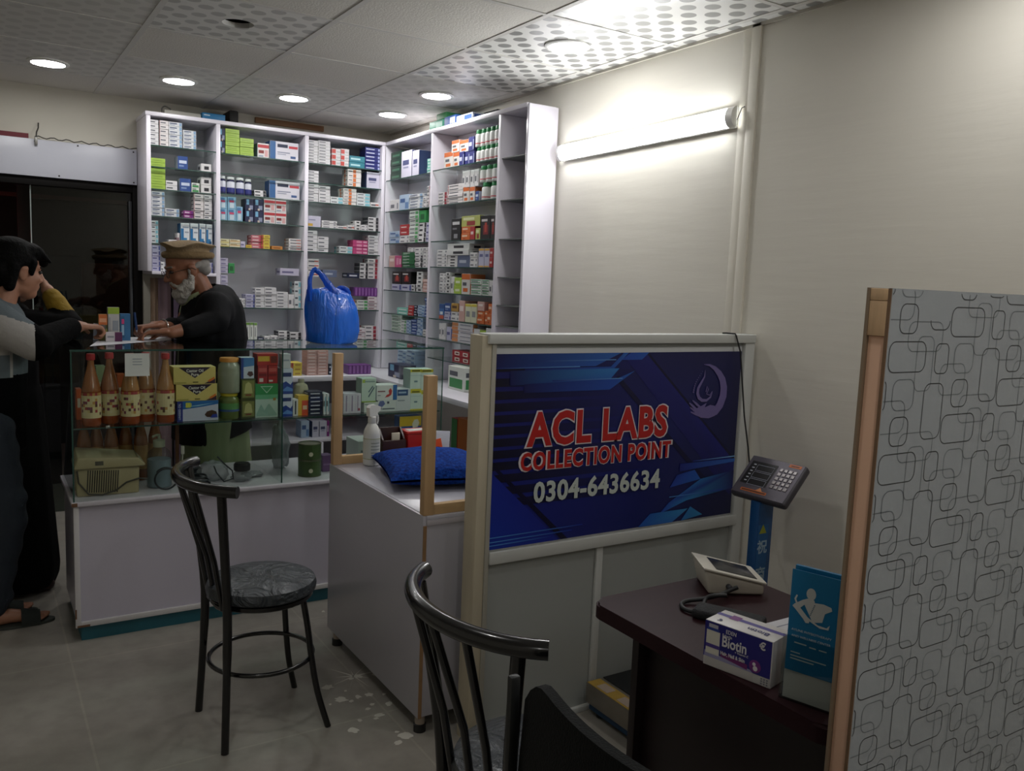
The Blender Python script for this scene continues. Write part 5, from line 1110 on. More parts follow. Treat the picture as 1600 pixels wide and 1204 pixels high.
# big diagonal blades
poly([(.46, 1), (.56, 1), (1, .33), (1, .14), (.985, .12)], ['#141866', '#151a6a', '#161c74', '#141858', '#131660'])
poly([(.44, .86), (.455, .875), (.93, .145), (.915, .13)], '#0c0e3a')
poly([(.56, 1), (.572, 1), (1, .345), (1, .325)], '#0b0d34')
poly([(.0, .43), (.02, .42), (.285, 0), (.26, 0)], '#0a0b30')
poly([(0, .40), (.25, 0), (0, 0)], ['#17298f', '#15248a', '#1a36a0'])
# light arrows at top left and bottom right
poly([(0, .93), (.36, .93), (.46, 1), (0, 1)], ['#121a58', '#2454a8', '#2a5fae', '#11164c'])
poly([(.1, .895), (.42, .895), (.49, 1), (.47, 1), (.42, .925), (.1, .925)], ['#131a62', '#1f4aa2', '#2c66b4', '#2858a8', '#1f4ea4', '#131a62'])
poly([(.05, .84), (.41, .84), (.455, .915), (.05, .915)], ['#121650', '#245ab0', '#2f78bd', '#121650'])
poly([(.46, .96), (.545, .96), (.575, 1), (.50, 1)], ['#1a3fa0', '#2050a8', '#2558b0', '#1f4ba6'])
poly([(.1, .80), (.42, .80), (.52, .90), (.45, .86), (.1, .845)], ['#121650', '#1c49a4', '#2560b0', '#1c49a4', '#121650'])
for z0, x0, x1 in ((.958, .13, .44), (.855, .2, .47), (.925, 0, .3)): poly([(x0, z0), (x1, z0+.002), (x1, z0+.007), (x0, z0+.006)], ['#152070', '#5f93cf', '#5f93cf', '#152070'])
poly([(.70, .21), (.84, .24), (.81, .30), (.73, .28)], ['#1d3f9f', '#1f58ac', '#1d4fa8', '#1a3390'])
poly([(.66, .06), (.78, .12), (1, .16), (1, .27), (.84, .24), (.70, .12)], ['#1a3fa4', '#2b7cba', '#141f66', '#131a58', '#2a72b6', '#1d4aa6'])
poly([(.57, 0), (.72, 0), (.79, .07), (.62, .07)], ['#1c50aa', '#2a66b4', '#2f86be', '#1e58ae'])
poly([(.76, 0), (.86, .02), (.80, .08)], ['#2368b0', '#2e8ac0', '#2b7cba'])
for z0, x0, x1 in ((.335, .76, 1), (.355, .8, 1), (.04, 0, .3), (.022, 0, .22), (.063, 0, .34), (.155, .7, .95)):
    poly([(x0, z0-.004+.0*x0), (x1, z0), (x1, z0+.007), (x0, z0+.001)], ['#17288c', '#7fb4e4', '#7fb4e4', '#17288c'] if x1 == 1 else ['#4f8fd4', '#1a2f96', '#1a2f96', '#4f8fd4'])
poly([(.74, .30), (1, .325), (1, .345), (.74, .345)], ['#17227a', '#2b62b8', '#2b62b8', '#17227a'])
me = bpy.data.meshes.new('print_panel'); bm.to_mesh(me); bm.free(); me.materials.append(vcol_mat())
link('print_panel', me, sign).matrix_parent_inverse = Matrix.Translation(-Vector(sign.location))
# lettering
def sign_text(body, u, v, uw, size, front, back, off, out, spc_=1):
    """u,v: photo pixel of the middle; uw: photo pixel width ends"""
    a, b = on_y(yb, uw[0], v), on_y(yb, uw[1], v); c = on_y(yb, u, v)
    x0 = (c.x-sign.location.x); w = b.x-a.x
    ln = size
    if back: 
        o = put_text(body, ln, back, sign, (x0, yb-.0035-sign.location.y, c.z), offset=out, extrude=.0003, width=w*1.01, name='lettering_outline', spacing=spc_)
    o = put_text(body, ln, front, sign, (x0, yb-.0045-sign.location.y, c.z), offset=off, extrude=.0004, width=w*.985, name='lettering', spacing=spc_)
RED, WHT = M('#b3201f', .4), M('#d8cfd2', .4)
sign_text('ACL LABS', 939, 666, (828, 1048), .150, RED, WHT, .036, .066, 1.1)
sign_text('COLLECTION POINT', 936, 712, (818, 1053), .080, RED, WHT, .034, .070, 1.12)
sign_text('0304-6436634', 936, 759, (836, 1034), .094, M('#c3ccc6', .4), None, .030, 0, 1.06)
# emblem: crescent ring rising from an open hand, drop with small script inside
em = M('#6f649a', .4); q = MB()
def E(u, v): p = on_y(yb, u, v); return (p.x-sign.location.x, p.z)
def stroke(pts, ws, y):
    L_, R_ = [], []
    P = [Vector(E(*p)).to_2d() if False else Vector(E(*p)) for p in pts]
    for i, p in enumerate(P):
        d = (P[min(i+1, len(P)-1)]-P[max(i-1, 0)]).normalized(); nrm = Vector((-d.y, d.x)); L_.append(p+nrm*ws[i]); R_.append(p-nrm*ws[i])
    for i in range(len(P)-1): q.face([(L_[i].x, y, L_[i].y), (L_[i+1].x, y, L_[i+1].y), (R_[i+1].x, y, R_[i+1].y), (R_[i].x, y, R_[i].y)], em)
ye = yb-.0032-sign.location.y
ring = [(1099, 569), (1108, 570), (1116, 575), (1123, 583), (1128, 593), (1130, 605), (1129, 618), (1124, 632), (1117, 642), (1108, 648)]
stroke(ring, [.0008, .004, .008, .012, .015, .017, .018, .018, .016, .010], ye)
drop = [(1101, 578), (1100, 588), (1095, 597), (1090, 606), (1089, 614), (1091, 621), (1096, 625), (1103, 625), (1109, 620), (1112, 613)]
stroke(drop, [.0008, .003, .005, .006, .007, .007, .006, .005, .004, .001], ye)
stroke([(1102, 612), (1104, 603), (1106, 608), (1103, 615), (1108, 617), (1112, 611)], [.002]*6, ye-.0002)
# hand: palm and four finger tips at left
palm = [(1083, 641), (1088, 637), (1096, 633), (1103, 629), (1100, 636), (1109, 632), (1117, 634), (1121, 641), (1116, 649), (1106, 653), (1094, 652), (1086, 647)]
q.face([(E(*p)[0], ye-.0003, E(*p)[1]) for p in palm], em)
for (a, b) in (((1076, 629), (1088, 640)), ((1077, 636), (1090, 645)), ((1081, 625), (1093, 636)), ((1078, 643), (1092, 649))): stroke([a, ((a[0]+b[0])/2, (a[1]+b[1])/2), b], [.002, .0045, .004], ye-.0004)
for k in range(11):
    t_ = k/10; u, v = 1097-14*t_-3*math.sin(t_*3), 580+32*t_; x, z = E(u, v); r = .0014+.0022*t_
    q.face([(x+r*math.cos(2*PI*i/10), ye, z+r*math.sin(2*PI*i/10)) for i in range(10)], em)
q.build('emblem', sign, smooth=False, fixn=False)
# hanging black wire
wp_ = [on_y(2.235, u, v) for u, v in ((1141, 520.5), (1147, 519.5), (1153, 521))]
pts = [(p.x, sy0+.01, szt+.0045) for p in wp_[:2]] + [(wp_[2].x-.003, sy0-.017, szt+.004), (wp_[2].x, sy0-.020, szt-.004)]
for u, v, y in ((1157, 550, 2.235), (1160, 600, 2.22), (1163, 650, 2.20), (1169, 700, 2.17), (1175, 770, 2.12), (1183, 830, 2.06), (1187, 865, 2.0)):
    p = on_y(y, u, v); pts.append((min(p.x, 2.53), y, p.z))
q = MB(); q.tube(pts, .003, M('#17181a', .5), 8); q.build('hanging_wire', label='thin black wire hung over the sign board, dropping to the scale', cat='wire')

# ================================================================== PLATFORM SCALE
sc = empty('platform_scale', (2.0, 1.95, 0), 'electronic platform scale with blue column behind the desk', 'scale')
def spc(name, fn, **kw): return part(name, fn, sc, **kw)
steel = M('#8d867c', .35, .55, noise=.25, scale=12); rub = M('#111417', .7)
spc('base_frame', bx((1.80, 1.74, .02), (2.22, 2.235, .045), M('#123a5c', .5), .003))
spc('platform', bx((1.79, 1.73, .0455), (2.23, 2.245, .118), steel, .004))
spc('edge_strip', bx((1.792, 1.735, .1182), (1.848, 2.24, .1195), M('#a98a3c', .5, noise=.3, scale=25), 0))
for y in (1.80, 1.93, 2.06, 2.17): spc('sticker', bx((1.80, y-.03, .1196), (1.84, y+.03, .1200), M('#a8978a', .6), 0))
spc('mat', bx((1.862, 1.735, .1182), (2.225, 2.24, .122), rub, .001))
for x in (1.83, 2.19):
    for y in (1.78, 2.20): spc('foot', lambda q: q.lathe([(0, 0), (.018, 0), (.018, .019), (0, .019)], rub, 14, (x, y, 0)))
blue = M('#124a80', .35); blue2 = M('#0f3a66', .35)
pxc, pyc = 2.262, 1.93
spc('column', bx((pxc-.036, pyc-.02, .03), (pxc+.036, pyc+.02, .80), blue, .003))
spc('column_label', bx((pxc-.034, pyc-.0212, .33), (pxc+.016, pyc-.0204, .72), M('#175a94', .4), 0))
q = MB()
def tri(cx, cz, s): q.face([(cx-s, 0, cz-s*.8), (cx+s, 0, cz-s*.8), (cx, 0, cz+s)], M('#9aa12c', .5))
tri(0, 0, .018); q.build('warning_mark', sc, (pxc-.012-2.0, pyc-.0222-1.95, .705), smooth=False, fixn=False)
for k, ch in enumerate('祝商'):
    put_text(ch, .05, M('#9fb9cc', .5), sc, (pxc-.010-2.0, pyc-.0218-1.95, .640-.095*k), extrude=.0002, offset=.02)
for k in range(3):
    spc('label_line', bx((pxc-.03, pyc-.0222, .46-.02*k), (pxc+.01, pyc-.0214, .468-.02*k), M('#9fb9cc', .5), 0))
# indicator head: wedge case, dark face, three windows, keypad, two orange marks
hc = Vector((2.290, 1.93, .862))
head = link('indicator_head', (lambda q: (q.box((-.112, -.085, -.016), (.112, .085, .016), M('#4a484f', .45, .2), .010, seg=3), q.mesh('indicator_head'))[1])(MB()), sc, hc-Vector(sc.location), label='grey display head')
hyaw, htilt = math.radians(-86), math.radians(45)
head.rotation_euler = (htilt, 0, hyaw)
head.rotation_mode = 'XYZ'
def hp(name, a, b, m, bev=0): 
    q = MB(); q.box(a, b, m, bev); return q.build(name, head, smooth=False)
hp('face_plate', (-.106, -.079, .0162), (.106, .079, .0172), M('#5c5861', .42, .4), .0004)
hp('display_bezel', (-.094, -.038, .0173), (.012, .058, .0178), M('#050509', .5))
for k, z in enumerate((.032, .002, -.028)):
    q = MB(); q.tube([(-.064, z-.011, .0182), (.004, z-.011, .0182), (.004, z+.013, .0182), (-.064, z+.013, .0182)], .0009, M('#aeb2c2', .4), 6, closed=True); q.build('display_window', head)
for k in range(6): hp('unit_mark', (-.082, .042-.014*k, .0179), (-.072, .046-.014*k, .0182), M('#c9ccd6', .5))
for i in range(4):
    for j in range(5): hp('key', (.026+.018*i, .038-.018*j, .0173), (.038+.018*i, .050-.018*j, .0195), M('#9b9698', .25, .6), .0006)
hp('brand_mark', (.048, .064, .0173), (.096, .076, .0179), M('#c2682e', .5), 0); hp('mark_print', (.056, .068, .0180), (.088, .072, .0182), M('#4a2a1a', .5))
hp('caution_strip', (-.074, -.068, .0173), (.030, -.057, .0179), M('#c2682e', .5)); hp('strip_print', (-.07, -.065, .0180), (.026, -.060, .0182), M('#4a2a1a', .5))
q = MB(); q.prism([(-.016, -.057), (.010, -.057), (-.003, -.043)], .0006, M('#c98a5c', .5), 'xy', .0174); q.build('caution_mark', head, smooth=False)
spc('head_bracket', lambda q: q.tube([(pxc, pyc, .78), (pxc+.012, pyc-.002, .815), (pxc+.02, pyc+.004, .835)], .012, M('#8a8a88', .35, .6), 10))
spc('clamp_knob', lambda q: q.lathe([(0, 0), (.02, 0), (.02, .022), (.016, .026), (0, .026)], M('#151516', .5), 16, (pxc+.055, pyc+.02, .80)))

# ================================================================== DESK
dk = M('#2a1318', .5, noise=.2, scale=5, stretch=(1, 6, 1), spec=.2); dk2 = M('#1c0f12', .45, noise=.15, scale=6)
dx0, dx1, dy0, dy1, dz = 1.24, 1.72, .868, 1.558, .75
desk = empty('desk', (1.48, 1.2, 0), 'dark wine brown desk with rounded corners in front of the sign board', 'desk')
def dp(name, fn, **kw): return part(name, fn, desk, **kw)
def rr(x0, y0, x1, y1, r, n=6):
    out = []
    for cx, cy, a in ((x1-r, y1-r, 0), (x0+r, y1-r, PI/2), (x0+r, y0+r, PI), (x1-r, y0+r, 3*PI/2)):
        for k in range(n+1): t = a+PI/2*k/n; out.append((cx+r*math.cos(t), cy+r*math.sin(t)))
    return out
def f(q):
    q.prism(rr(dx0, dy0, dx1, dy1, .04), -.036, dk, 'xy', dz)
    es = [e for e in q.bm.edges if all(abs(v.co.z-dz) < 1e-5 for v in e.verts) and len(e.link_faces) == 2]
    bmesh.ops.bevel(q.bm, geom=es, offset=.006, segments=3, affect='EDGES')
dp('desktop', f)
dp('end_panel', bx((dx0+.09, dy1-.085, 0), (dx1-.03, dy1-.062, dz-.0365), dk2, .001))
dp('end_panel', bx((dx0+.09, dy0+.04, 0), (dx1-.03, dy0+.062, dz-.0365), dk2, .001))
dp('modesty_panel', bx((dx0+.115, dy0+.0625, .06), (dx0+.133, dy1-.0855, dz-.0365), dk2, .001))
# blood pressure monitor: white wedge
wpm = M('#b9b4a8', .4)
bpa = on_z(dz, 1157, 932); 
t = empty('blood_pressure_monitor', (1.60, 1.475, dz+.0008), 'cream blood pressure monitor, tilted wedge, at the far end of the desk', 'monitor', rz=math.radians(-30))
q = MB(); vs = q.box((-.062, -.055, 0), (.092, .065, .05), wpm, .008, seg=3)
for v in vs:
    s_ = (v.co.x+.062)/.154
    if v.co.z > .02: v.co.z += .012*max(0, 1-s_)**1.3-.022*s_
    else: v.co.x += .012*(1-s_); v.co.z += .0
q.build('housing', t)
q = MB(); vs = q.box((-.066, -.059, .0), (.096, .069, .006), M('#c9c5ba', .35), .0025, seg=2)
for v in vs:
    s_ = (v.co.x+.066)/.162; v.co.z += .05+.013*max(0, 1-s_)**1.3-.022*s_
q.build('rim', t)
q = MB(); vs = q.box((-.03, -.045, .0), (.075, .05, .0016), M('#2b2d30', .2), .0005)
for v in vs:
    s_ = (v.co.x+.066)/.162; v.co.z += .0565+.013*max(0, 1-s_)**1.3-.022*s_
q.build('display', t)
q = MB(); q.lathe([(0, 0), (.007, 0), (.007, .012), (.0045, .014), (.0045, .02), (0, .02)], M('#303236', .5), 14); o = q.build('hose_plug', t, (-.0, -.0555, .022)); o.rotation_euler = (PI/2, 0, 0)
# cuff and hose
hz = M('#1b1d20', .55); off = on_z(dz+.02, 1150, 925)
def D_(u, v, z): return tuple(on_z(dz+z, u, v))
q = MB(); hl = [D_(1153, 917, .03), D_(1140, 922, .022), D_(1125, 929, .020), D_(1100, 935, .014), D_(1075, 938, .008), D_(1065, 943, .007), D_(1068, 950, .007), D_(1082, 955, .007), D_(1095, 953, .007), D_(1099, 945, .010), D_(1104, 934, .020), D_(1118, 930, .03), D_(1135, 930, .03)]
def smoothp(P, k=4):
    P = [Vector(p) for p in P]; out = []
    for i in range(len(P)-1):
        p0, p1, p2, p3 = P[max(i-1, 0)], P[i], P[i+1], P[min(i+2, len(P)-1)]
        for j in range(k):
            t_ = j/k; out.append(.5*((2*p1)+(-p0+p2)*t_+(2*p0-5*p1+4*p2-p3)*t_**2+(-p0+3*p1-3*p2+p3)*t_**3))
    out.append(P[-1]); return out
q.tube(smoothp(hl), .0052, hz, 10); q.build('hose', label='black rubber hose looped on the desk beside the monitor', cat='hose')
c1 = on_z(dz, 1120, 950)
q = MB(); q.box((-.085, -.032, 0), (.075, .032, .022), M('#1a1c1f', .8, bump=.3, bscale=200), .008, seg=3); q.build('cuff', None, (1.448, 1.300, dz+.0008), math.radians(-62), label='folded black cuff lying behind the biotin box', cat='cuff')
# biotin box: front towards the room
a, b = on_z(dz, 1098, 1036), on_z(dz, 1203, 1077); fx = (b-a).normalized(); bw = (b-a).length; bh = .094; bd = .075
ang = math.atan2(fx.y, fx.x)
t = empty('vitamin_box', ((a.x+b.x)/2, (a.y+b.y)/2, dz+.0006), 'purple and white biotin vitamin box on the desk edge', 'box', rz=ang)
wbx = M('#c9c6c4', .4); pur = M('#1d1a72', .4)
q = MB(); q.box((-bw/2, 0, 0), (bw/2, bd, bh), wbx, .0015); q.build('box_body', t)
def bp_(name, a0, b0, a1, b1, m, k=1, top=False):
    q = MB()
    if top: q.face([(-bw/2+bw*a0, bd*b0, bh+.0003*k), (-bw/2+bw*a1, bd*b0, bh+.0003*k), (-bw/2+bw*a1, bd*b1, bh+.0003*k), (-bw/2+bw*a0, bd*b1, bh+.0003*k)], m)
    else: q.face([(-bw/2+bw*a0, -.0003*k, bh*b0), (-bw/2+bw*a1, -.0003*k, bh*b0), (-bw/2+bw*a1, -.0003*k, bh*b1), (-bw/2+bw*a0, -.0003*k, bh*b1)], m)
    return q.build(name, t, smooth=False, fixn=False)
q = MB(); q.face([(-bw/2, -.0003, bh*.20), (bw/2-.002, -.0003, bh*.20), (bw/2-.002, -.0003, bh*.985), (-bw/2, -.0003, bh*.985)], pur)
q.face([(-bw/2+.002, -.0004, bh*.20), (bw/2*.5, -.0004, bh*.20), (bw/2*.4, -.0004, bh*.25), (-bw/2+.002, -.0004, bh*.33)], M('#8f8db0', .4)); q.build('front_print', t, smooth=False, fixn=False)
q = MB(); q.face([(-bw*.24, -.0006, bh*.30), (bw*.16, -.0006, bh*.22), (bw*.16, -.0006, bh*.33), (-bw*.24, -.0006, bh*.42)], M('#6d2468', .4)); q.build('print_band', t, smooth=False, fixn=False)
bp_('bottle_picture', .03, .28, .235, .80, M('#cfccc0', .4), 2); bp_('bottle_band', .03, .42, .235, .50, M('#4a3a86', .4), 3); bp_('bottle_cap_picture', .04, .80, .22, .86, M('#2a3f8a', .4), 3); bp_('corner_note', .06, .86, .2, .94, M('#b0aeb8', .4), 2)
bp_('side_note', .74, .02, .98, .19, M('#b5b3b0', .4), 2)
for i in range(3):
    for j in range(3): bp_('note_mark', .86+.04*i, .04+.05*j, .885+.04*i, .07+.05*j, M('#6d6d78', .4), 3)
WT = M('#d6d3d6', .4)
put_text('Biotin', .030, WT, t, (-bw*.045, -.0014, bh*.64), extrude=.0002, offset=.02, width=bw*.36)
put_text('EDEN', .0115, WT, t, (-bw*.10, -.0014, bh*.875), extrude=.0002, width=bw*.15)
put_text('Euberlin', .0085, WT, t, (-bw*.155, -.0014, bh*.78), extrude=.0002, width=bw*.14)
put_text('+ Vitamin C', .006, WT, t, (bw*.07, -.0014, bh*.50), extrude=.0002)
put_text('Hair, Nail & Skin', .0105, WT, t, (-bw*.06, -.0014, bh*.385), extrude=.0002, offset=.02, width=bw*.36)
put_text('€', .020, WT, t, (bw*.36, -.0014, bh*.83), extrude=.0002, offset=.03)
q = MB(); q.lathe([(0, 0), (.0125, 0), (.0125, .0004), (0, .0004)], M('#6d2a78', .4), 24); o = q.build('seal', t, (bw*.27, -.0006, bh*.36)); o.rotation_euler = (PI/2, 0, 0)
q = MB(); q.lathe([(.0035, 0), (.0035, .0004), (0, .0004)], WT, 12, (-.002, .004, 0)); q.lathe([(.005, 0), (.005, .0004), (0, .0004)], WT, 12, (.001, -.004, 0)); o = q.build('seal_figure', t, (bw*.27, -.0011, bh*.36)); o.rotation_euler = (PI/2, 0, 0)
bp_('top_band', 0, .55, 1, .72, M('#4a3f8a', .4), 1, True); bp_('top_seal', .2, .5, .34, .8, M('#6d2a78', .4), 2, True)
put_text('Biotin', .02, M('#23246a', .4), t, (bw*.2, bd*.30, bh+.0012), rot=(0, 0, PI), extrude=.0002)
put_text('€', .016, M('#23246a', .4), t, (-bw*.34, bd*.22, bh+.0012), rot=(0, 0, PI), extrude=.0002)
# leaflet holder
a, b = on_z(dz, 1219, 1090), on_z(dz, 1296, 1117); fx = (b-a).normalized(); hw = (b-a).length; ang = math.atan2(fx.y, fx.x)
acr = glass_mat('#f0f4f4', 1.2, name='clear_acrylic')
t = empty('leaflet_holder', ((a.x+b.x)/2, (a.y+b.y)/2, dz+.0006), 'clear acrylic leaflet holder at the near end of the desk', 'leaflet holder', rz=ang)
w = hw/2+.004
q = MB(); q.box((-w, 0, 0), (w, .002, .125), acr); q.build('front_panel', t, smooth=False)
q = MB(); q.box((-w, .0022, 0), (w, .046, .002), acr); q.build('base', t, smooth=False)
q = MB(); q.box((-w, .046, 0), (w, .048, .19), acr); q.build('back_panel', t, smooth=False)
for s in (-1, 1):
    q = MB(); q.prism([(.0022, .0022), (.0458, .0022), (.0458, .14), (.0022, .06)], .002, acr, 'yz', (w-.002) if s > 0 else -w); q.build('side_panel', t, smooth=False)
hb = M('#0f6f9f', .4); wl = M('#c3ccd0', .45); sk = M('#bfc3c3', .45)
lz = dz+.0032
zt_ = on_y((a.y+b.y)/2, 1264, 897).z-lz
lf = empty('leaflet_stack', ((a.x+b.x)/2, (a.y+b.y)/2, lz), 'blue physiotherapy leaflets standing in the clear holder', 'leaflet', rz=ang)
q = MB(); q.box((-hw/2+.001, .006, .0), (hw/2-.003, .018, .06), M('#b9b6b0', .5)); q.build('lower_sheet', lf, smooth=False)
q = MB(); q.box((-hw/2+.002, .0185, 0), (hw/2-.002, .026, zt_), hb); q.build('leaflet', lf, smooth=False)
q = MB(); q.box((-hw/2+.002, .0045, .055), (hw/2-.002, .0058, zt_-.004), hb); q.build('front_leaflet', lf, smooth=False)
lw = hw-.004
def LP(u, v): return ((u-.5)*lw, .0040, .055+(zt_-.06)*v)
def lpoly(pts, m, k=0, nm='picture'): 
    q = MB(); q.face([(LP(x, y)[0], .0042-.0003*k, LP(x, y)[2]) for x, y in pts], m); return q.build(nm, lf, smooth=False, fixn=False)
def oval(cx, cy, rx, ry, n=18): return [(cx+rx*math.cos(2*PI*i/n), cy+ry*math.sin(2*PI*i/n)) for i in range(n)]
asp = (zt_-.06)/lw
lpoly(oval(.43, .80, .10, .058), sk, 0, 'figure_head')
lpoly([(.36, .75), (.50, .75), (.52, .725), (.70, .735), (.86, .72), (.88, .69), (.74, .645), (.70, .555), (.50, .53), (.44, .58), (.30, .69), (.22, .70), (.26, .725)], sk, 1, 'figure_body')
lpoly([(.26, .725), (.10, .67), (.06, .645), (.14, .615), (.30, .545), (.36, .51), (.43, .515), (.44, .535), (.34, .57), (.22, .64), (.32, .69)], sk, 2, 'figure_arm')
for k in range(7): lpoly(oval(.52-.012*k, .70-.017*k, .012, .006, 8), M('#1b4f70', .5), 3, 'spine_mark')
lpoly([(.16, .76), (.13, .72), (.20, .66), (.40, .57), (.62, .52), (.80, .515), (.86, .55), (.84, .50), (.66, .495), (.40, .545), (.16, .65), (.09, .72), (.13, .765)], sk, 4, 'orbit_ring')
put_text('AYLINE PHYSIOTHERAPY', .006, wl, lf, (0, .0034, LP(0, .415)[2]), extrude=.0001, width=lw*.84)
put_text('AND WELLNESS CENTER', .006, wl, lf, (0, .0034, LP(0, .355)[2]), extrude=.0001, width=lw*.82)
for (x0, x1, y) in ((.16, .42, .29), (.48, .62, .28), (.68, .84, .28), (.1, .3, .19), (.1, .85, .155), (.1, .6, .125)):
    lpoly(rect(x0, y-.006, x1, y+.006), wl, 1, 'print_line')
# second leaflet leaning behind, papers on desk
q = MB(); q.box((-.036, .030, 0), (.037, .040, zt_*.80), M('#12759f', .4)); q.build('leaflet_bundle', None, ((a.x+b.x)/2+.006, (a.y+b.y)/2, lz), ang, smooth=False, label='shorter blue leaflets standing behind the front leaflets', cat='leaflet')
q = MB(); q.box((1.44, .93, dz+.0006), (1.705, 1.235, dz+.014), M('#b59a72', .5), .001); q.build('clipboard', smooth=False, label='light wooden board under papers on the desk behind leaflets', cat='board')
q = MB(); q.box((1.46, .95, dz+.0146), (1.69, 1.228, dz+.018), M('#c6c6cc', .6), .0003)
for k in range(9): q.box((1.48, 1.20-.025*k, dz+.0181), (1.65, 1.203-.025*k, dz+.0184), M('#7b7f90', .6))
q.build('paper_stack', smooth=False, label='printed white papers on the wooden board behind the leaflet holder', cat='papers')
q = MB(); q.tube([(1.61, 1.13, dz+.024), (1.70, 1.10, dz+.024)], .0045, M('#141416', .4), 10); q.tube([(1.55, 1.15, dz+.024), (1.61, 1.13, dz+.024)], [.002, .0045], M('#8a8c90', .3, .6), 10); q.build('pen', label='black pen lying on the white papers', cat='pen')
# ================================================================== PATTERNED PARTITION (near right)
pt = empty('patterned_screen', (1.9, .82, 0), 'grey laminate screen with overlapping rounded rectangle outlines, at the right front', 'screen')
py0, py1, ptx = .80, .842, 1.193; pz = 1.516
def pp(name, fn, **kw): return part(name, fn, pt, **kw)
lg_ = M('#8e9398', .22, coat=.3); mdf = M('#7a5f48', .7, noise=.15, scale=20)
pp('front_sheet', bx((ptx+.001, py0, 0), (2.53, py0+.0055, pz), lg_, 0), label='glossy grey patterned sheet')
pp('back_sheet', bx((ptx-.002, py1-.0055, 0), (2.53, py1, pz), M('#8a7762', .6), 0))
pp('end_stile', bx((ptx+.003, py0+.006, 0), (ptx+.03, py1-.006, pz-.075), M('#dcb297', .7, noise=.12, scale=6, stretch=(1, 1, .3)), .001), label='pinkish bare wood edge')
pp('end_block', bx((ptx-.001, py0+.0056, pz-.0745), (ptx+.03, py1-.0056, pz-.02), M('#c9a884', .8, noise=.25, scale=60, stretch=(1, 1, .15)), .001))
pp('end_block', bx((ptx-.001, py0+.0056, pz-.0195), (ptx+.03, py1-.0056, pz-.0005), M('#a98a68', .8, noise=.25, scale=60, stretch=(1, 1, .15)), .001)) if False else None
pp('edge_strip', bx((ptx-.0006, py0+.0002, 0), (ptx+.0009, py0+.006, pz-.0005), mdf, 0))
pp('top_edge', bx((ptx+.0302, py0+.0056, pz-.02), (2.53, py1-.0056, pz-.002), mdf, 0))
pp('end_block', bx((ptx-.001, py0+.0056, pz-.0195), (ptx+.03, py1-.0056, pz-.001), M('#cfae88', .8, noise=.25, scale=60, stretch=(1, 1, .15)), .001))
# gap and torn laminate beside the stile
q = MB(); rnd = random.Random(2); L1 = []; z = 0.0
pts = []
while z < pz-.08: pts.append((py0+.0062+.006+.004*rnd.random(), z)); z += .03
q.prism([(py0+.006, 0)]+pts+[(py0+.006, pz-.08)], .0008, M('#8c8f8d', .7), 'yz', ptx+.0048)
q.build('torn_edge', pt, (-1.9, -.82, 0), smooth=False, label='torn grey laminate edge')
# printed outlines: two overlapping families of rounded rectangles
def outline(q, x0, z0, x1, z1, r, wd, m, y):
    out, inn = [], []
    for cx, cz, a in ((x1-r, z1-r, 0), (x0+r, z1-r, PI/2), (x0+r, z0+r, PI), (x1-r, z0+r, 3*PI/2)):
        for k in range(6):
            t_ = a+PI/2*k/5; out.append((cx+r*math.cos(t_), cz+r*math.sin(t_))); inn.append((cx+(r-wd)*math.cos(t_), cz+(r-wd)*math.sin(t_)))
    n = len(out)
    for i in range(n):
        j = (i+1) % n
        P4 = [out[i], out[j], inn[j], inn[i]]
        if max(p[1] for p in P4) > pz or min(p[0] for p in P4) < ptx+.002 or min(p[1] for p in P4) < .02 or max(p[0] for p in P4) > 2.52: continue
        q.face([(a_, y, b_) for a_, b_ in P4], m)
q = MB(); dkl, ltl = M('#2a2d31', .4), M('#565b60', .4)
def PX(u, v): p = on_y(py0, 1300+u/1.5567, 430+v/1.5567); return p.x, p.z
def PR(x0, y0, x1, y1):
    (a, b), (c, d) = PX(x0, (y0+y1)/2), PX(x1, (y0+y1)/2); t_, b_ = PX((x0+x1)/2, y0), PX((x0+x1)/2, y1); return (a, b_[1], c, t_[1])
def mid(r): return Vector(((r[0]+r[2])/2, (r[1]+r[3])/2))
sqA, sqB, sqC = PR(137, 160, 228, 237), PR(293, 78, 368, 150), PR(117, 430, 205, 508)
LV1, LV2 = mid(sqC)-mid(sqA), mid(sqB)-mid(sqA); LV1.x = 0
darks = [sqA, PR(250, 165, 283, 240), PR(165, 68, 210, 143), PR(218, 262, 266, 398)]
def P7(x0, y0, x1, y1): k_ = 1.5567/6.02; return PR(62.3+x0*k_, 15.6+y0*k_, 62.3+x1*k_, 15.6+y1*k_)
lights = [P7(905, 578, 1088, 862), P7(475, 372, 802, 660), P7(545, 510, 705, 1030), P7(765, 768, 1005, 1066)]
for i in range(-3, 14):
    for j in range(-10, 14):
        s_ = LV2*i+LV1*j
        for k, (lst, m_, wd) in enumerate(((darks, dkl, .0019), (lights, ltl, .0017))):
            for r in lst:
                r4 = (r[0]+s_.x, r[1]+s_.y, r[2]+s_.x, r[3]+s_.y)
                if r4[2] < ptx or r4[0] > 2.5 or r4[3] < 0 or r4[1] > pz: continue
                outline(q, *r4, min(.016, (r[2]-r[0])*.3), wd, m_, py0-.0003+.00005*k)
q.build('printed_outline', pt, (-1.9, -.82, 0), smooth=False, fixn=False)
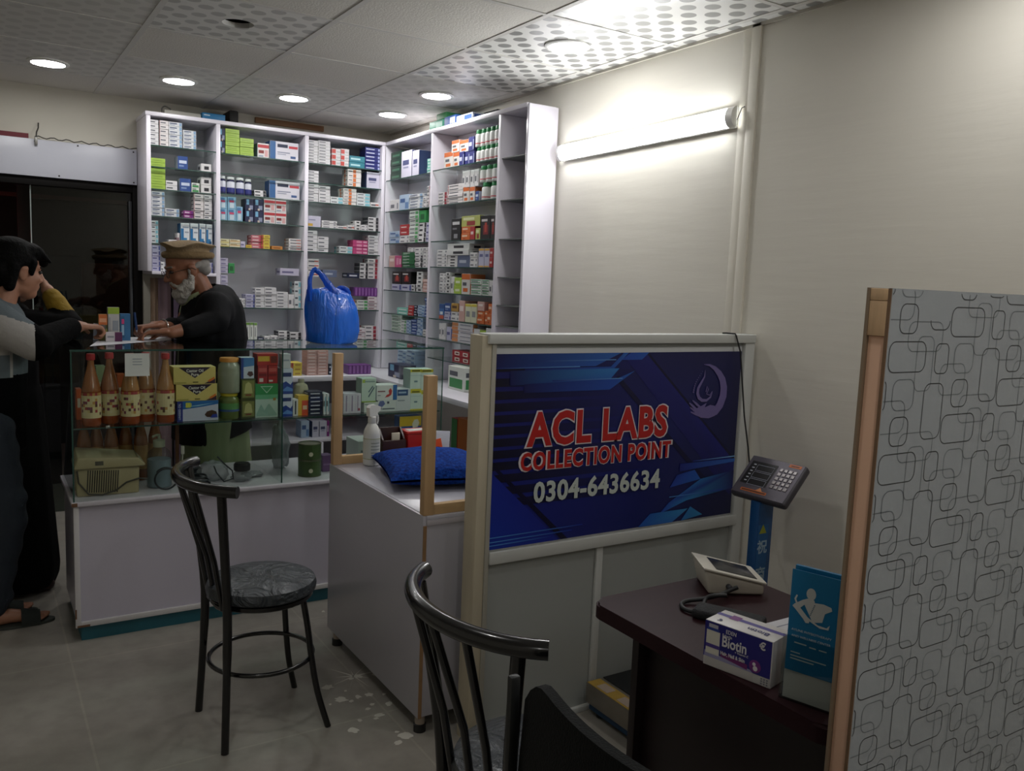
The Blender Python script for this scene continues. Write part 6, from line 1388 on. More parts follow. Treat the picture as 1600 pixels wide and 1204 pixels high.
# ================================================================== STOOLS WITH BACKS
blk = M('#0a0a0c', .22, 0, coat=.3)
def vinyl():
    m = bpy.data.materials.new('wrapped_vinyl'); m.use_nodes = True; nt = m.node_tree; b = nt.nodes['Principled BSDF']; L = nt.links.new
    tc = nt.nodes.new('ShaderNodeTexCoord'); v = nt.nodes.new('ShaderNodeTexVoronoi'); v.feature = 'DISTANCE_TO_EDGE'; v.inputs['Scale'].default_value = 9; v.inputs['Randomness'].default_value = 1
    n = nt.nodes.new('ShaderNodeTexNoise'); n.inputs['Scale'].default_value = 9; n.inputs['Detail'].default_value = 9; n.inputs['Distortion'].default_value = 2.2
    L(tc.outputs['Object'], n.inputs[0]); L(n.outputs[1], v.inputs['Vector'])
    bp = nt.nodes.new('ShaderNodeBump'); bp.inputs['Strength'].default_value = 1; bp.inputs['Distance'].default_value = .03
    L(n.outputs[0], bp.inputs['Height']); L(bp.outputs[0], b.inputs['Normal']); L(bp.outputs[0], b.inputs['Coat Normal'])
    b.inputs['Base Color'].default_value = lin('#1d262d'); b.inputs['Roughness'].default_value = .5; b.inputs['Coat Weight'].default_value = .55; b.inputs['Coat Roughness'].default_value = .16
    return m
vy = vinyl()
def stool(loc, rz, label):
    t = empty('stool_chair', (*loc, 0), label, 'chair', None, rz)
    R = .172
    q = MB(); q.lathe([(0, .452), (R-.012, .452), (R+.004, .462), (R+.006, .478), (R, .494), (R-.02, .502), (R-.08, .506), (0, .507)], vy, 48); q.build('seat', t)
    q = MB(); q.lathe([(0, .436), (R-.01, .436), (R-.006, .440), (R-.006, .4515), (0, .4515)], blk, 40); q.build('seat_frame', t)
    # rear legs run straight up into the back posts
    rb = [Vector((-.165, s*.157, 0)) for s in (-1, 1)]; top = [Vector((-.186, s*.195, .846)) for s in (-1, 1)]
    for a, b in zip(rb, top):
        q = MB(); s_ = 1 if a.y > 0 else -1; P_ = smoothp([a, Vector((-.154, s_*.138, .25)), Vector((-.150, s_*.130, .44)), Vector((-.164, s_*.152, .63)), b], 3); q.tube(P_, [.0125]*4+[.0145]*(len(P_)-4), blk, 12); q.build('rear_leg', t)
    for s in (-1, 1):
        q = MB(); q.tube(smoothp([(.105, s*.10, .437), (.118, s*.112, .34), (.128, s*.122, .24), (.145, s*.138, .12), (.175, s*.160, 0)], 4), .0105, blk, 12); q.build('front_leg', t)
    q = MB(); RR = .168; q.tube([(RR*math.cos(2*PI*k/40)*1.0, RR*math.sin(2*PI*k/40), .232) for k in range(40)], .0075, blk, 10, closed=True); q.build('foot_ring', t)
    # curved top rail and spindles
    ang = [math.radians(a) for a in range(-62, 63, 4)]
    arc = [(-.055-.205*math.cos(a)+0.0*a, .238*math.sin(a)/math.sin(math.radians(62)), .855) for a in ang]
    q = MB(); q.tube(arc, .0185, blk, 14); q.build('top_rail', t)
    for s, yt in ((-1, -.105), (0, 0), (1, .105)):
        a = math.asin(min(1, max(-1, yt*math.sin(math.radians(62))/.238)))
        q = MB(); q.tube([(-.150, s*.080, .44), (-.178, s*.086, .60), (-.055-.205*math.cos(a), yt, .845)], .009, blk, 10); q.build('spindle', t)
    q = MB(); q.tube([(-.138, -.115, .441), (-.158, -.05, .441), (-.158, .05, .441), (-.138, .115, .441)], .008, blk, 8); q.build('back_bracket', t)
    return t
stool((.788, 2.735), math.radians(2), 'black stool with curved back and plastic wrapped seat before the glass counter')
stool((.996, 1.416), math.radians(1), 'black stool with curved back nearest the camera, before the sign board')
# ================================================================== OFFICE CHAIR (only its back top shows)
oc = empty('office_chair', (.93, .79, 0), 'black mesh office chair at the bottom of the photo before the desk', 'chair')
def op(name, fn, **kw): return part(name, fn, oc, **kw)
msh = M('#0d0f0f', .85, bump=.3, bscale=260, spec=.2); plk = M('#141617', .45)
zT = .922
def backf(q):
    n = 20; vs = []
    def P(u, v, th):
        y = .79+.235*(1-2*u); cz = abs(2*u-1); rnd_ = .055*max(0, (cz-.62)/.38)**2.2
        dip = .018*math.sin(PI*u*1.0)
        z = .56+(zT-.56-rnd_)*v
        x = .700-.045*math.sin(PI*u)+.02*v-.02+th*(1-.5*(v**6))
        return (x, y, z)
    for th in (0, .035):
        q.grid(lambda u, v, th=th: P(u, v, th), n, 14, msh)
    for u in (0, 1): q.grid(lambda a, v, u=u: P(u, v, .035*a), 1, 14, msh)
    q.grid(lambda u, a: P(u, 1, .035*a), n, 1, msh); q.grid(lambda u, a: P(u, 0, .035*a), n, 1, msh)
    bmesh.ops.remove_doubles(q.bm, verts=q.bm.verts, dist=.0004)
op('backrest', backf)
op('side_bracket', lambda q: q.box((.676, 1.028, .60), (.694, 1.042, .905), plk, .004))
op('side_bracket', lambda q: q.box((.676, .538, .60), (.694, .552, .905), plk, .004))
for z in (.83, .79): op('bolt', lambda q: q.box((.680, 1.0425, z), (.690, 1.0445, z+.014), M('#b9bab8', .25, .8), .001))
op('back_arm', lambda q: q.tube(smoothp([(.72, .79, .575), (.70, .79, .50), (.76, .79, .42), (.90, .79, .41)]), .018, plk, 10))
op('seat', lambda q: q.box((.735, .56, .43), (1.16, 1.02, .50), msh, .03, seg=4))
op('gas_column', lambda q: q.lathe([(0, .09), (.028, .09), (.028, .30), (.02, .30), (.02, .4295), (0, .4295)], plk, 16, (.93, .79, 0)))
for k in range(5):
    a = 2*PI*k/5+.3; c, s = math.cos(a), math.sin(a)
    op('base_arm', lambda q: q.tube([(.93+.03*c, .79+.03*s, .10), (.93+.25*c, .79+.25*s, .066)], [.02, .013], plk, 8))
    op('caster', lambda q: q.lathe([(0, 0), (.018, .003), (.024, .024), (.018, .045), (.008, .05), (0, .052)], plk, 14, (.93+.25*c, .79+.25*s, 0)))
# ================================================================== BAG ON THE COUNTER AND THINGS ON TOP OF THE SHELVING
def bag_mat():
    m = bpy.data.materials.new('blue_polythene'); m.use_nodes = True; nt = m.node_tree; b = nt.nodes['Principled BSDF']; L = nt.links.new
    tc = nt.nodes.new('ShaderNodeTexCoord'); mp = nt.nodes.new('ShaderNodeMapping'); mp.inputs['Scale'].default_value = (15, 15, 3)
    n = nt.nodes.new('ShaderNodeTexNoise'); n.inputs['Scale'].default_value = 1.6; n.inputs['Detail'].default_value = 4; n.inputs['Distortion'].default_value = 1
    bp = nt.nodes.new('ShaderNodeBump'); bp.inputs['Strength'].default_value = .8; bp.inputs['Distance'].default_value = .02
    L(tc.outputs['Object'], mp.inputs[0]); L(mp.outputs[0], n.inputs[0]); L(n.outputs[0], bp.inputs['Height']); L(bp.outputs[0], b.inputs['Normal'])
    r = nt.nodes.new('ShaderNodeValToRGB'); r.color_ramp.elements[0].color = lin('#0a50c4'); r.color_ramp.elements[1].color = lin('#1f74e6')
    L(n.outputs[0], r.inputs[0]); L(r.outputs[0], b.inputs['Base Color'])
    b.inputs['Roughness'].default_value = .25; b.inputs['Coat Weight'].default_value = .4
    return m
bgm = bag_mat()
by = 3.93
def Bp(u, v): p = on_y(by, u, v); return p.x, p.z
# silhouette from the photo: height -> left and right edge
sil = [(540, 487, 548), (532, 479, 556), (515, 478, 559), (495, 477, 559), (480, 478, 556), (468, 478, 552), (458, 478, 547), (452, 479, 536)]
t = empty('carrier_bag', (Bp(517, 540)[0], by, CZ1), 'knotted blue plastic carrier bag standing on the glass counter', 'plastic bag')
q = MB(); n = 40; rings = []
rnd = random.Random(8)
for i, (v, l, r) in enumerate(sil):
    (xl, z), (xr_, _) = Bp(l, v), Bp(r, v); cx, rx = (xl+xr_)/2, (xr_-xl)/2; ry = .095*min(1, rx/.1)*(1 if i < 5 else .8-.12*(i-5))
    ring = []
    for k in range(n):
        a = 2*PI*k/n; f_ = 1+.02*math.sin(5*a+i*1.3)+.02*math.sin(7*a-i*1.7)+rnd.uniform(-.018, .018)
        ring.append(q.bm.verts.new((cx+rx*f_*math.cos(a)-t.location.x, ry*f_*math.sin(a), max(z-CZ1, .001))))
    rings.append(ring)
mi = q.mi(bgm)
for A_, B_ in zip(rings, rings[1:]):
    for k in range(n): q.bm.faces.new((A_[k], A_[(k+1) % n], B_[(k+1) % n], B_[k]))
q.bm.faces.new(rings[0][::-1])
# close the top with a gathered ridge
cx = sum(v.co.x for v in rings[-1])/n; top = q.bm.verts.new((Bp(520, 447)[0]-t.location.x, 0, Bp(520, 447)[1]-CZ1))
for k in range(n): q.bm.faces.new((rings[-1][k], rings[-1][(k+1) % n], top))
q.build('bag_body', t, ang=70)
def strap(pts, ws, name):
    q = MB(); P = smoothp([(Bp(u, v)[0]-t.location.x, dy, Bp(u, v)[1]-CZ1) for u, v, dy in pts], 5); m = len(P); W_ = [ws[min(int(i*len(ws)/m), len(ws)-1)] for i in range(m)]
    fr_, bk = [], []
    for i, p in enumerate(P):
        d = (P[min(i+1, m-1)]-P[max(i-1, 0)]).normalized(); nx = Vector((d.z, 0, -d.x)); w = W_[i]
        fr_.append([p+nx*w*s_+Vector((0, -.010*math.cos(s_*1.4)+.004*math.sin(6*s_), 0)) for s_ in (-1, -.5, 0, .5, 1)])
    vs = [[q.bm.verts.new(c) for c in row] for row in fr_]; q.mi(bgm)
    for i in range(m-1):
        for j in range(4): q.bm.faces.new((vs[i][j], vs[i+1][j], vs[i+1][j+1], vs[i][j+1]))
    bmesh.ops.solidify(q.bm, geom=q.bm.faces[:], thickness=.003)
    q.build(name, t, ang=70)
strap([(481, 470, -.03), (480, 450, -.035), (481, 435, -.03), (486, 424, -.02), (493, 420, -.015)], [.012, .010, .010, .012], 'bag_handle')
strap([(488, 421, -.015), (497, 428, -.035), (505, 440, -.045), (514, 453, -.05), (524, 470, -.06)], [.012, .016, .018, .024], 'bag_handle')
strap([(495, 420, 0), (504, 432, .0), (512, 446, .01), (522, 458, .01)], [.010, .012, .016], 'bag_handle')
strap([(540, 470, .0), (545, 462, .0), (541, 452, .0), (532, 450, .01), (526, 458, .01)], [.010, .012, .012], 'bag_handle')
# on the back shelving top
TT = ST+.0225
def topbox(name, u0, v0, u1, y, d, col, label, cat, h=None, side=None):
    A_, B_ = on_y(y, u0, v0), on_y(y, u1, v0)
    q = MB(); q.box((0, 0, 0), (B_.x-A_.x, d, (h or A_.z-TT)), M(col, .5), .002); return q.build(name, None, (A_.x, y, TT), label=label, cat=cat)
o = topbox('blue_box', 316, 175, 352, 5.45, .12, '#1f6f9f', 'flat blue box lying on top of the back shelving', 'box')
q = MB(); q.box((.01, -.0008, .03), (.045, -.0002, .036), M('#c9d6dd', .5)); q.build('print', o, smooth=False)
q = MB()
A_, B_ = on_y(5.42, 257, 178), on_y(5.42, 314, 181)
q.box((A_.x, 5.42, TT), (B_.x, 5.62, TT+.028), M('#9a988f', .5), .003); q.build('light_fitting', label='grey flat fitting lying on top of the back shelving', cat='fitting')
q = MB(); q.tube(smoothp([on_y(5.5, u, v) for u, v in ((254, 180), (253, 170), (258, 166), (267, 171))]), .004, M('#55534e', .5), 8); q.build('bent_wire', label='bent wire hook standing on top of the back shelving', cat='wire')
A_, B_ = on_y(5.56, 352, 176), on_y(5.56, 364, 190)
q = MB(); q.box((A_.x+.01, 5.5, TT), (B_.x+.02, 5.68, on_y(5.56, 358, 174).z), M('#1c1b1a', .7), .01); q.build('dark_bundle', label='dark bundle beside the blue box on top of the shelving', cat='bundle')
A_, B_ = on_y(YB-.02, 399, 192), on_y(YB-.02, 506, 205)
q = MB(); q.box((A_.x, YB-.022, (A_.z+B_.z)/2-.0), (B_.x, YB-.001, (A_.z+B_.z)/2+.035), M('#8a6340', .6, noise=.15, scale=10, stretch=(.5, 5, 5)), .002)
q.build('wooden_batten', label='brown wooden batten fixed to the wall above the back shelving', cat='batten')
# on the side shelving top
def sidebox(name, u0, u1, v, col, label, h, d=.10, z=TT, dec=None):
    A_, B_ = on_x(SX+.02, u0, v), on_x(SX+.02, u1, v)
    q = MB(); q.box((SX+.02, B_.y, z), (SX+.02+d, A_.y, z+h), M(col, .5), .002)
    if dec:
        q.box((SX+.0192, B_.y+.01, z+h*.2), (SX+.0199, (A_.y+B_.y)/2, z+h*.8), M(dec, .5))
        q.box((SX+.03, B_.y-.0008, z+h*.2), (SX+.0+d, B_.y-.0001, z+h*.8), M(dec, .5))
    return q.build(name, None, label=label, cat='box')
sidebox('mint_box', 671, 692, 200, '#4f9f84', 'mint green box on top of the right shelving, nearest the corner', .05, dec='#8fc4b2')
sidebox('green_box', 682, 697, 190, '#2f7a45', 'dark green box lying atop the mint box on the right shelving', .035, z=TT+.0505)
sidebox('blue_white_box', 694, 712, 195, '#2b4f8f', 'blue and white box on top of the right shelving', .055, dec='#c9d0d8')
sidebox('blue_white_box', 713, 738, 190, '#b9c0cc', 'white box with blue end, flat on the right shelving top', .04, dec='#2b4f8f')
A_, B_ = on_x(SX+.1, 770, 172), on_x(SX+.1, 748, 172)
q = MB(); q.box((SX+.125, A_.y, TT), (XR-.02, B_.y, TT+.06), M('#141414', .7), .01); q.build('dark_bundle', label='dark bundle on top of the right shelving near the wall', cat='bundle')
# lifted flap of a ceiling tile
# ================================================================== PEOPLE
SKIN_M, SKIN_B, SKIN_W = M('#8a5a42', .5, noise=.06, scale=12), M('#a3735a', .5, noise=.05, scale=12), M('#a67a62', .5)
def V(*a): return Vector(a)
def hand(prims, wrist, direction, up, curl, scale=1, thumb_side=1, spread=.25, thumb=.5):
    """palm + five fingers; direction: wrist->knuckles, up: back of the hand"""
    d = direction.normalized(); u = (up - d*up.dot(d)).normalized(); s = d.cross(u)*thumb_side   # s points to the thumb side
    k = scale
    pc = wrist + d*.045*k
    for o_ in (-.026, -.009, .009, .026):
        prims.append(('c', wrist + d*.008*k + s*o_*.75*k, .0125*k, wrist + d*.085*k + s*o_*k, .0105*k))
    prims.append(('c', wrist - d*.02*k, .021*k, wrist + d*.02*k, .021*k))
    for i, (o_, L_) in enumerate(((.029, .070), (.010, .078), (-.010, .072), (-.029, .056))):
        p = wrist + d*.088*k + s*o_*k; dirv = (d + s*o_*spread*8).normalized(); a = curl[i] if isinstance(curl, (list, tuple)) else curl
        ang = 0; r = .0088*k
        for seg in (.45, .32, .25):
            ang += a; q_ = (dirv*math.cos(ang) - u*math.sin(ang)).normalized(); p2 = p + q_*L_*seg*k
            prims.append(('c', p, r, p2, r*.9)); p = p2; r *= .9
    tp = wrist + d*.028*k + s*.03*k; t1 = tp + (s*.7+d*.65-u*thumb*.6).normalized()*.036*k; t2 = t1 + (s*.25+d*.9-u*thumb).normalized()*.030*k
    prims.append(('c', tp, .013*k, t1, .0105*k)); prims.append(('c', t1, .0105*k, t2, .0085*k))
def head(prims, c, s=1, yaw=PI, pitch=0, jaw=1.0, nz=1.0):
    """face looks along +x in local space, then turned by yaw about z and pitched down"""
    R = Matrix.Rotation(yaw, 3, 'Z') @ Matrix.Rotation(pitch, 3, 'Y')
    def T(x, y, z): return c + R @ V(x*s, y*s, z*s)
    rz = yaw
    def E(x, y, z, r, ry=0): prims.append(('e', T(x, y, z), [r[0]*s, r[1]*s, r[2]*s], pitch+ry, yaw))
    E(-.012, 0, .045, (.098, .076, .088))              # skull
    E(.030, 0, -.020, (.066, .060, .078))              # face
    E(.050, 0, -.078, (.040, .040*jaw, .030))          # chin and jaw
    E(.02, 0, -.062, (.055, .052, .034))
    E(.072, 0, .028, (.022, .050, .014))               # brow
    prims.append(('c', T(.086, 0, .016), .009*s, T(.096+.014*nz, 0, -.022), (.0095+.003*nz)*s))   # nose
    for q_ in (-1, 1):
        E(.094+.008*nz, q_*.011, -.026, (.010, .007, .007))
        E(.060, q_*.036, -.02, (.026, .020, .022))     # cheeks
        E(-.006, q_*.074, -.004, (.020, .008, .032))   # ears
        E(-.002, q_*.078, .016, (.018, .007, .012))
    E(.086, 0, -.048, (.014, .024, .007)); E(.084, 0, -.060, (.013, .020, .007))   # lips
    prims.append(('c', T(-.03, 0, -.05), .050*s, T(-.05, 0, -.17), .054*s))        # neck
    return T, R
# ------------------------------------------------------------------ the man behind the counter, writing
mc = V(.885, 4.36, 1.500)
mp = []
T, R = head(mp, mc, 1.0, PI+.10, .30, .95)
mp += [('c', V(1.00, 4.40, .98), .13, V(.99, 4.40, 1.25), .14), ('c', V(.94, 4.39, 1.36), .06, V(1.0, 4.40, 1.25), .11)]
mp += [('c', V(1.04, 4.30, .92), .085, V(1.035, 4.31, .50), .062), ('c', V(1.035, 4.31, .50), .062, V(1.05, 4.31, .09), .045), ('c', V(1.04, 4.50, .92), .085, V(1.035, 4.49, .50), .062), ('c', V(1.035, 4.49, .50), .062, V(1.05, 4.49, .09), .045)]
for y in (4.31, 4.49): mp += [('c', V(1.07, y, .045), .042, V(.90, y, .035), .034)]
# arms: right (near side of his writing) and left resting in front
sr, er, wr = V(.985, 4.545, 1.335), V(.93, 4.50, 1.19), V(.735, 4.19, 1.235)
sl, el, wl_ = V(.985, 4.245, 1.32), V(.975, 4.165, 1.262), V(.762, 4.085, 1.215)
mp += [('c', sr, .055, er, .042), ('c', er, .042, wr, .027), ('c', sl, .055, el, .042), ('c', el, .042, wl_, .027)]
hand(mp, V(.715, 4.165, 1.243), V(-1, -.30, -.10), V(.1, .1, 1), [1.15, 1.15, 1.1, 1.1], .95, 1, .10, 1.1)
hand(mp, V(.745, 4.083, 1.218), V(-1, .05, -.06), V(.05, .2, 1), [.42, .45, .5, .55], .95, 1, .15, .6)
def rest(co): return Vector((co.x, co.y, max(co.z, CZ1+.0022))) if co.z > 1.10 and .305 < co.x < 1.93 and 3.64 < co.y < 4.166 else co
man = blob(mp, .0052, SKIN_M, 'person', smooth=3, deform=rest)
tag(man, 'old man in dark jacket and flat woollen cap writing behind the counter', 'person')
# kameez
km = M('#7f8a66', .8, noise=.08, scale=5, bump=.25, bscale=14, stretch=(3, 3, .6)); cp_ = []
cp_ += [('c', V(1.00, 4.40, 1.02), .152, V(.99, 4.40, 1.28), .135), ('c', V(1.02, 4.40, 1.02), .155, V(1.03, 4.40, .55), .165), ('c', V(1.0, 4.33, .9), .13, V(.965, 4.33, .46), .13), ('c', V(1.06, 4.46, .9), .13, V(1.10, 4.46, .46), .13), ('c', V(.945, 4.39, 1.345), .070, V(.955, 4.39, 1.29), .09)]
def flat_hem(z0): return lambda co: Vector((co.x, co.y, max(co.z, z0)))
blob(cp_, .011, km, 'kameez', man, 'sage green long shirt', deform=flat_hem(.45))
blob([('c', V(1.04, 4.31, .50), .085, V(1.05, 4.31, .09), .062), ('c', V(1.04, 4.49, .50), .085, V(1.05, 4.49, .09), .062)], .011, km, 'trousers', man)
for y in (4.31, 4.49):
    blob([('c', V(1.08, y, .048), .046, V(.90, y, .038), .040)], .009, M('#1a1512', .4), 'shoe', man, deform=flat_hem(.003))
# jacket with open front, lapels left open over the shirt
jm = M('#08090d', .85, noise=.08, scale=6, bump=.3, bscale=16, spec=.25); jp = []
jp += [('c', V(1.03, 4.40, .86), .165, V(1.03, 4.40, 1.10), .165), ('c', V(1.03, 4.40, 1.10), .165, V(1.01, 4.40, 1.28), .160), ('e', V(1.005, 4.40, 1.33), (.115, .20, .09)), ('c', V(1.06, 4.40, 1.36), .075, V(1.05, 4.40, 1.28), .12)]
jp += [('c', V(.91, 4.305, .80), .09, V(.925, 4.30, 1.22), .088), ('c', V(.925, 4.30, 1.22), .085, V(.965, 4.32, 1.33), .055), ('c', V(.93, 4.50, .80), .09, V(.945, 4.515, 1.25), .075), ('c', V(1.03, 4.40, .66), .18, V(1.03, 4.40, .95), .172), ('c', V(.965, 4.345, .66), .14, V(.965, 4.345, .95), .132), ('c', V(.965, 4.46, .66), .14, V(.965, 4.46, .95), .132)]
jp += [('c', sr, .083, er, .066), ('c', er, .066, V(.80, 4.295, 1.228), .046), ('c', sl, .086, el, .064), ('c', el, .062, V(.835, 4.105, 1.229), .044), ('c', V(1.0, 4.27, 1.30), .09, V(1.02, 4.36, 1.33), .10), ('c', V(1.0, 4.52, 1.30), .09, V(1.02, 4.42, 1.33), .10)]
def jac_hole(c):
    if c.z < .645: return True
    if c.y > 4.375 and c.y < 4.425 and c.x < .93 and c.z > .70: return True
    d = math.hypot(c.x-.945, c.y-4.39)
    return c.z > 1.325 and d < .082
blob(jp, .0105, jm, 'jacket', man, 'black jacket', holes=jac_hole, deform=lambda co: Vector((co.x, co.y, max(co.z, .655+.25*max(0, co.x-.95)))))
# shirt collar and opening
q = MB(); shc = M('#a9b389', .75)
q.grid(lambda u, v: (.925+.062*math.cos(2*PI*u)-.012*v+.018*v*0, 4.385+.064*math.sin(2*PI*u), 1.335+.045*v-.03*math.cos(2*PI*u)*-1+.01), 28, 3, shc)
bmesh.ops.solidify(q.bm, geom=q.bm.faces[:], thickness=.005); q.build('collar', man, ang=70)
# beard, hair, brows, eyes, glasses
bd = M('#a8a49d', .95, noise=.3, scale=60, bump=.6, bscale=180)
bp2 = []
for s_ in (-1, 1):
    bp2 += [('c', T(.008, s_*.066, -.028), .014, T(.028, s_*.058, -.075), .022), ('c', T(.028, s_*.056, -.07), .022, T(.062, s_*.030, -.108), .026), ('c', T(.092, s_*.008, -.041), .008, T(.080, s_*.034, -.062), .009), ('c', T(.04, s_*.058, -.05), .016, T(.066, s_*.044, -.075), .018)]
bp2 += [('e', T(.070, 0, -.100), (.034, .042, .034)), ('e', T(.066, 0, -.130), (.026, .034, .026))]
blob(bp2, .0042, bd, 'beard', man, 'white beard and moustache', smooth=2, deform=lambda co: co+mnoise.noise_vector(co*90)*.0035+mnoise.noise_vector(co*40)*.003)
hr_ = [('e', T(-.058, 0, .012), (.056, .070, .048), .3, PI+.1), ('e', T(-.075, 0, -.02), (.036, .056, .032), .3, PI+.1)]
for s_ in (-1, 1): hr_ += [('c', T(-.04, s_*.062, .018), .016, T(.012, s_*.072, -.004), .008), ('c', T(.012, s_*.071, .004), .008, T(.012, s_*.066, -.03), .008)]
blob(hr_, .005, M('#8f8b86', .9, noise=.2, scale=60), 'hair', man, 'short grey hair')
for s_ in (-1, 1):
    blob([('c', T(.092, s_*.018, .033), .005, T(.080, s_*.050, .034), .005)], .003, M('#77716a', .9), 'eyebrow', man, smooth=1)
    blob([('e', T(.083, s_*.031, .010), (.010, .013, .009))], .003, M('#2a1c16', .3), 'eye', man, smooth=1)
q = MB(); gm_ = M('#1c1714', .35)
for s_ in (-1, 1):
    q.tube([T(.104, s_*.033+.023*math.cos(2*PI*k/16), .004+.017*math.sin(2*PI*k/16)) for k in range(16)], .0016, gm_, 6, closed=True)
    q.tube([T(.104, s_*.056, .008), T(.085, s_*.070, .010), T(.0, s_*.083, .010), T(-.02, s_*.083, -.004)], .0016, gm_, 6)
q.tube([T(.106, -.010, .008), T(.110, 0, .011), T(.106, .010, .008)], .0016, gm_, 6)
link('glasses', q.mesh('glasses'), man, label='thin dark glasses')
# pakol cap: flat crown overhanging a rolled rim
cap = man
wool = M('#8f7a5c', .95, noise=.12, scale=30, bump=.5, bscale=120); wool2 = M('#7c6647', .95, noise=.12, scale=30, bump=.5, bscale=120)
cR = Matrix.Rotation(PI+.10, 3, 'Z') @ Matrix.Rotation(.03, 3, 'Y')
def CT(x, y, z): return cR @ V(x, y, z)
q = MB(); n = 40
q.tube([CT(-.008+.106*math.cos(2*PI*k/n), .090*math.sin(2*PI*k/n), .070) for k in range(n)], .017, wool2, 12, closed=True); link('cap_rim', q.mesh('cap_rim'), man, mc, label='brown rolled cap rim')
q = MB()
def crown(u, v):
    a = 2*PI*u
    pr = [(.100, .078), (.096, .094), (.104, .104), (.120, .113), (.124, .118), (.112, .122), (.075, .132), (.035, .140), (.002, .142)]
    f_ = v*(len(pr)-1); i = min(int(f_), len(pr)-2); w = f_-i; r = pr[i][0]*(1-w)+pr[i+1][0]*w; z = pr[i][1]*(1-w)+pr[i+1][1]*w
    wob = 1+.022*math.sin(5*a+.6)*(r > .1)
    z += (.007*math.sin(3*a+1.9)+.005*math.sin(5*a))*(r/.12)**2
    return CT(-.008+r*wob*math.cos(a)*1.02, r*wob*.88*math.sin(a), z)
q.grid(crown, 56, 20, wool); bmesh.ops.remove_doubles(q.bm, verts=q.bm.verts, dist=.0008); link('cap_crown', q.mesh('cap_crown', ang=80), man, mc, label='light brown flat cap crown')
# pen, bracelet
pt_ = V(.612, 4.10, 1.205)
a_, b_ = on_y(4.11, 214, 519), on_y(4.11, 210, 488)
q = MB(); q.tube([a_, a_.lerp(b_, .12)], [.0015, .0045], M('#b9bcc2', .3, .5), 10); q.tube([a_.lerp(b_, .12), b_], .0052, M('#1c3a6a', .35), 12); q.build('pen', label='dark blue pen held upright in the man\'s hand', cat='pen')
q = MB(); q.tube([V(.748, 4.205, 1.236)+V(.0, 0, 0)+(V(.45, -.85, 0).normalized()*.033*math.cos(2*PI*k/24)+V(0, 0, 1)*.031*math.sin(2*PI*k/24)) for k in range(24)], .003, M('#c9c6c0', .25, .8), 8, closed=True); q.build('wristband', man, label='pale metal wristband')
# ------------------------------------------------------------------ the boy at the left end of the counter
bc = V(.152, 4.00, 1.462)
bp3 = []
T, R = head(bp3, bc, .98, .42, .10, .9, .55)
bp3 += [('c', V(.03, 4.0, .86), .12, V(.05, 4.0, 1.22), .125), ('c', V(.10, 4.0, 1.34), .056, V(.06, 4.0, 1.24), .10)]
lr, ll = V(.03, 3.92, .84), V(-.02, 4.08, .84)
kr, kl = V(.085, 3.93, .47), V(.02, 4.07, .47); ar, al = V(.035, 3.955, .085), V(-.02, 4.09, .085)
bp3 += [('c', lr, .085, kr, .058), ('c', kr, .058, ar, .038), ('c', ll, .085, kl, .058), ('c', kl, .058, al, .038)]
for a in (ar, al):
    bp3 += [('c', a+V(-.02, 0, -.045), .032, a+V(.06, 0, -.04), .030), ('c', a+V(.06, 0, -.04), .030, a+V(.16, -.005, -.055), .020)]
    for k, o_ in enumerate((.028, .012, -.003, -.017, -.029)): bp3.append(('c', a+V(.155, o_, -.058), .011-.001*k, a+V(.205-.008*k-.004*(k == 0), o_*1.15, -.063), .010-.001*k))
shr, elr, wrr = V(.06, 3.86, 1.28), V(.205, 3.825, 1.185), V(.375, 4.02, 1.243)
bp3 += [('c', shr, .05, elr, .040), ('c', elr, .040, wrr, .027)]
shl, ell, wll = V(.05, 4.11, 1.28), V(.02, 4.15, 1.05), V(.05, 4.15, .84)
bp3 += [('c', shl, .05, ell, .040), ('c', ell, .038, wll, .027)]
hand(bp3, V(.380, 4.02, 1.245), V(1, .35, -.05), V(-.1, -.1, 1), [.95, 1.0, 1.0, 1.05], .95, -1, .08, .8)
hand(bp3, wll, V(.1, 0, -1), V(0, 1, 0), .3, .9, 1)
boy = blob(bp3, .0055, SKIN_B, 'person', smooth=3, deform=rest)
tag(boy, 'boy in grey, white and black raglan jacket leaning on the counter end', 'person')
# hair: thick black cap with fringe
hb_ = [('e', T(-.030, 0, .060), (.104, .092, .082), -.1, .42), ('e', T(.03, 0, .088), (.074, .078, .042), .15, .42), ('c', T(.05, -.02, .098), .030, T(.106, -.01, .052), .018), ('c', T(.05, .03, .098), .030, T(.104, .03, .055), .016),
       ('e', T(-.075, 0, .0), (.056, .078, .070), 0, .42), ('c', T(-.045, -.068, .02), .028, T(-.05, -.062, -.06), .022), ('c', T(-.045, .068, .02), .028, T(-.05, .062, -.06), .022), ('c', T(.03, -.070, .045), .020, T(.032, -.066, -.002), .009), ('c', T(.03, .070, .045), .020, T(.032, .066, -.002), .009), ('c', T(-.09, 0, -.02), .045, T(-.085, 0, -.075), .034)]
for k in range(5): hb_.append(('c', T(.055, -.055+.026*k, .095), .020, T(.112, -.05+.024*k, .058-.004*(k % 2)), .007))
blob(hb_, .0055, M('#030303', .7, noise=.2, scale=60, bump=.5, bscale=90, spec=.12), 'hair', boy, 'thick black hair', smooth=2)
for s_ in (-1, 1):
    blob([('c', T(.090, s_*.016, .030), .004, T(.078, s_*.046, .030), .005)], .003, M('#120d0a', .8), 'eyebrow', boy, smooth=1)
    blob([('e', T(.082, s_*.030, .010), (.010, .013, .008))], .003, M('#1a120e', .3), 'eye', boy, smooth=1)
jk = [M('#5c666b', .85, bump=.3, bscale=40, noise=.05), M('#a3a09c', .85, bump=.3, bscale=40, noise=.05), M('#050506', .9, bump=.3, bscale=40, spec=.1)]
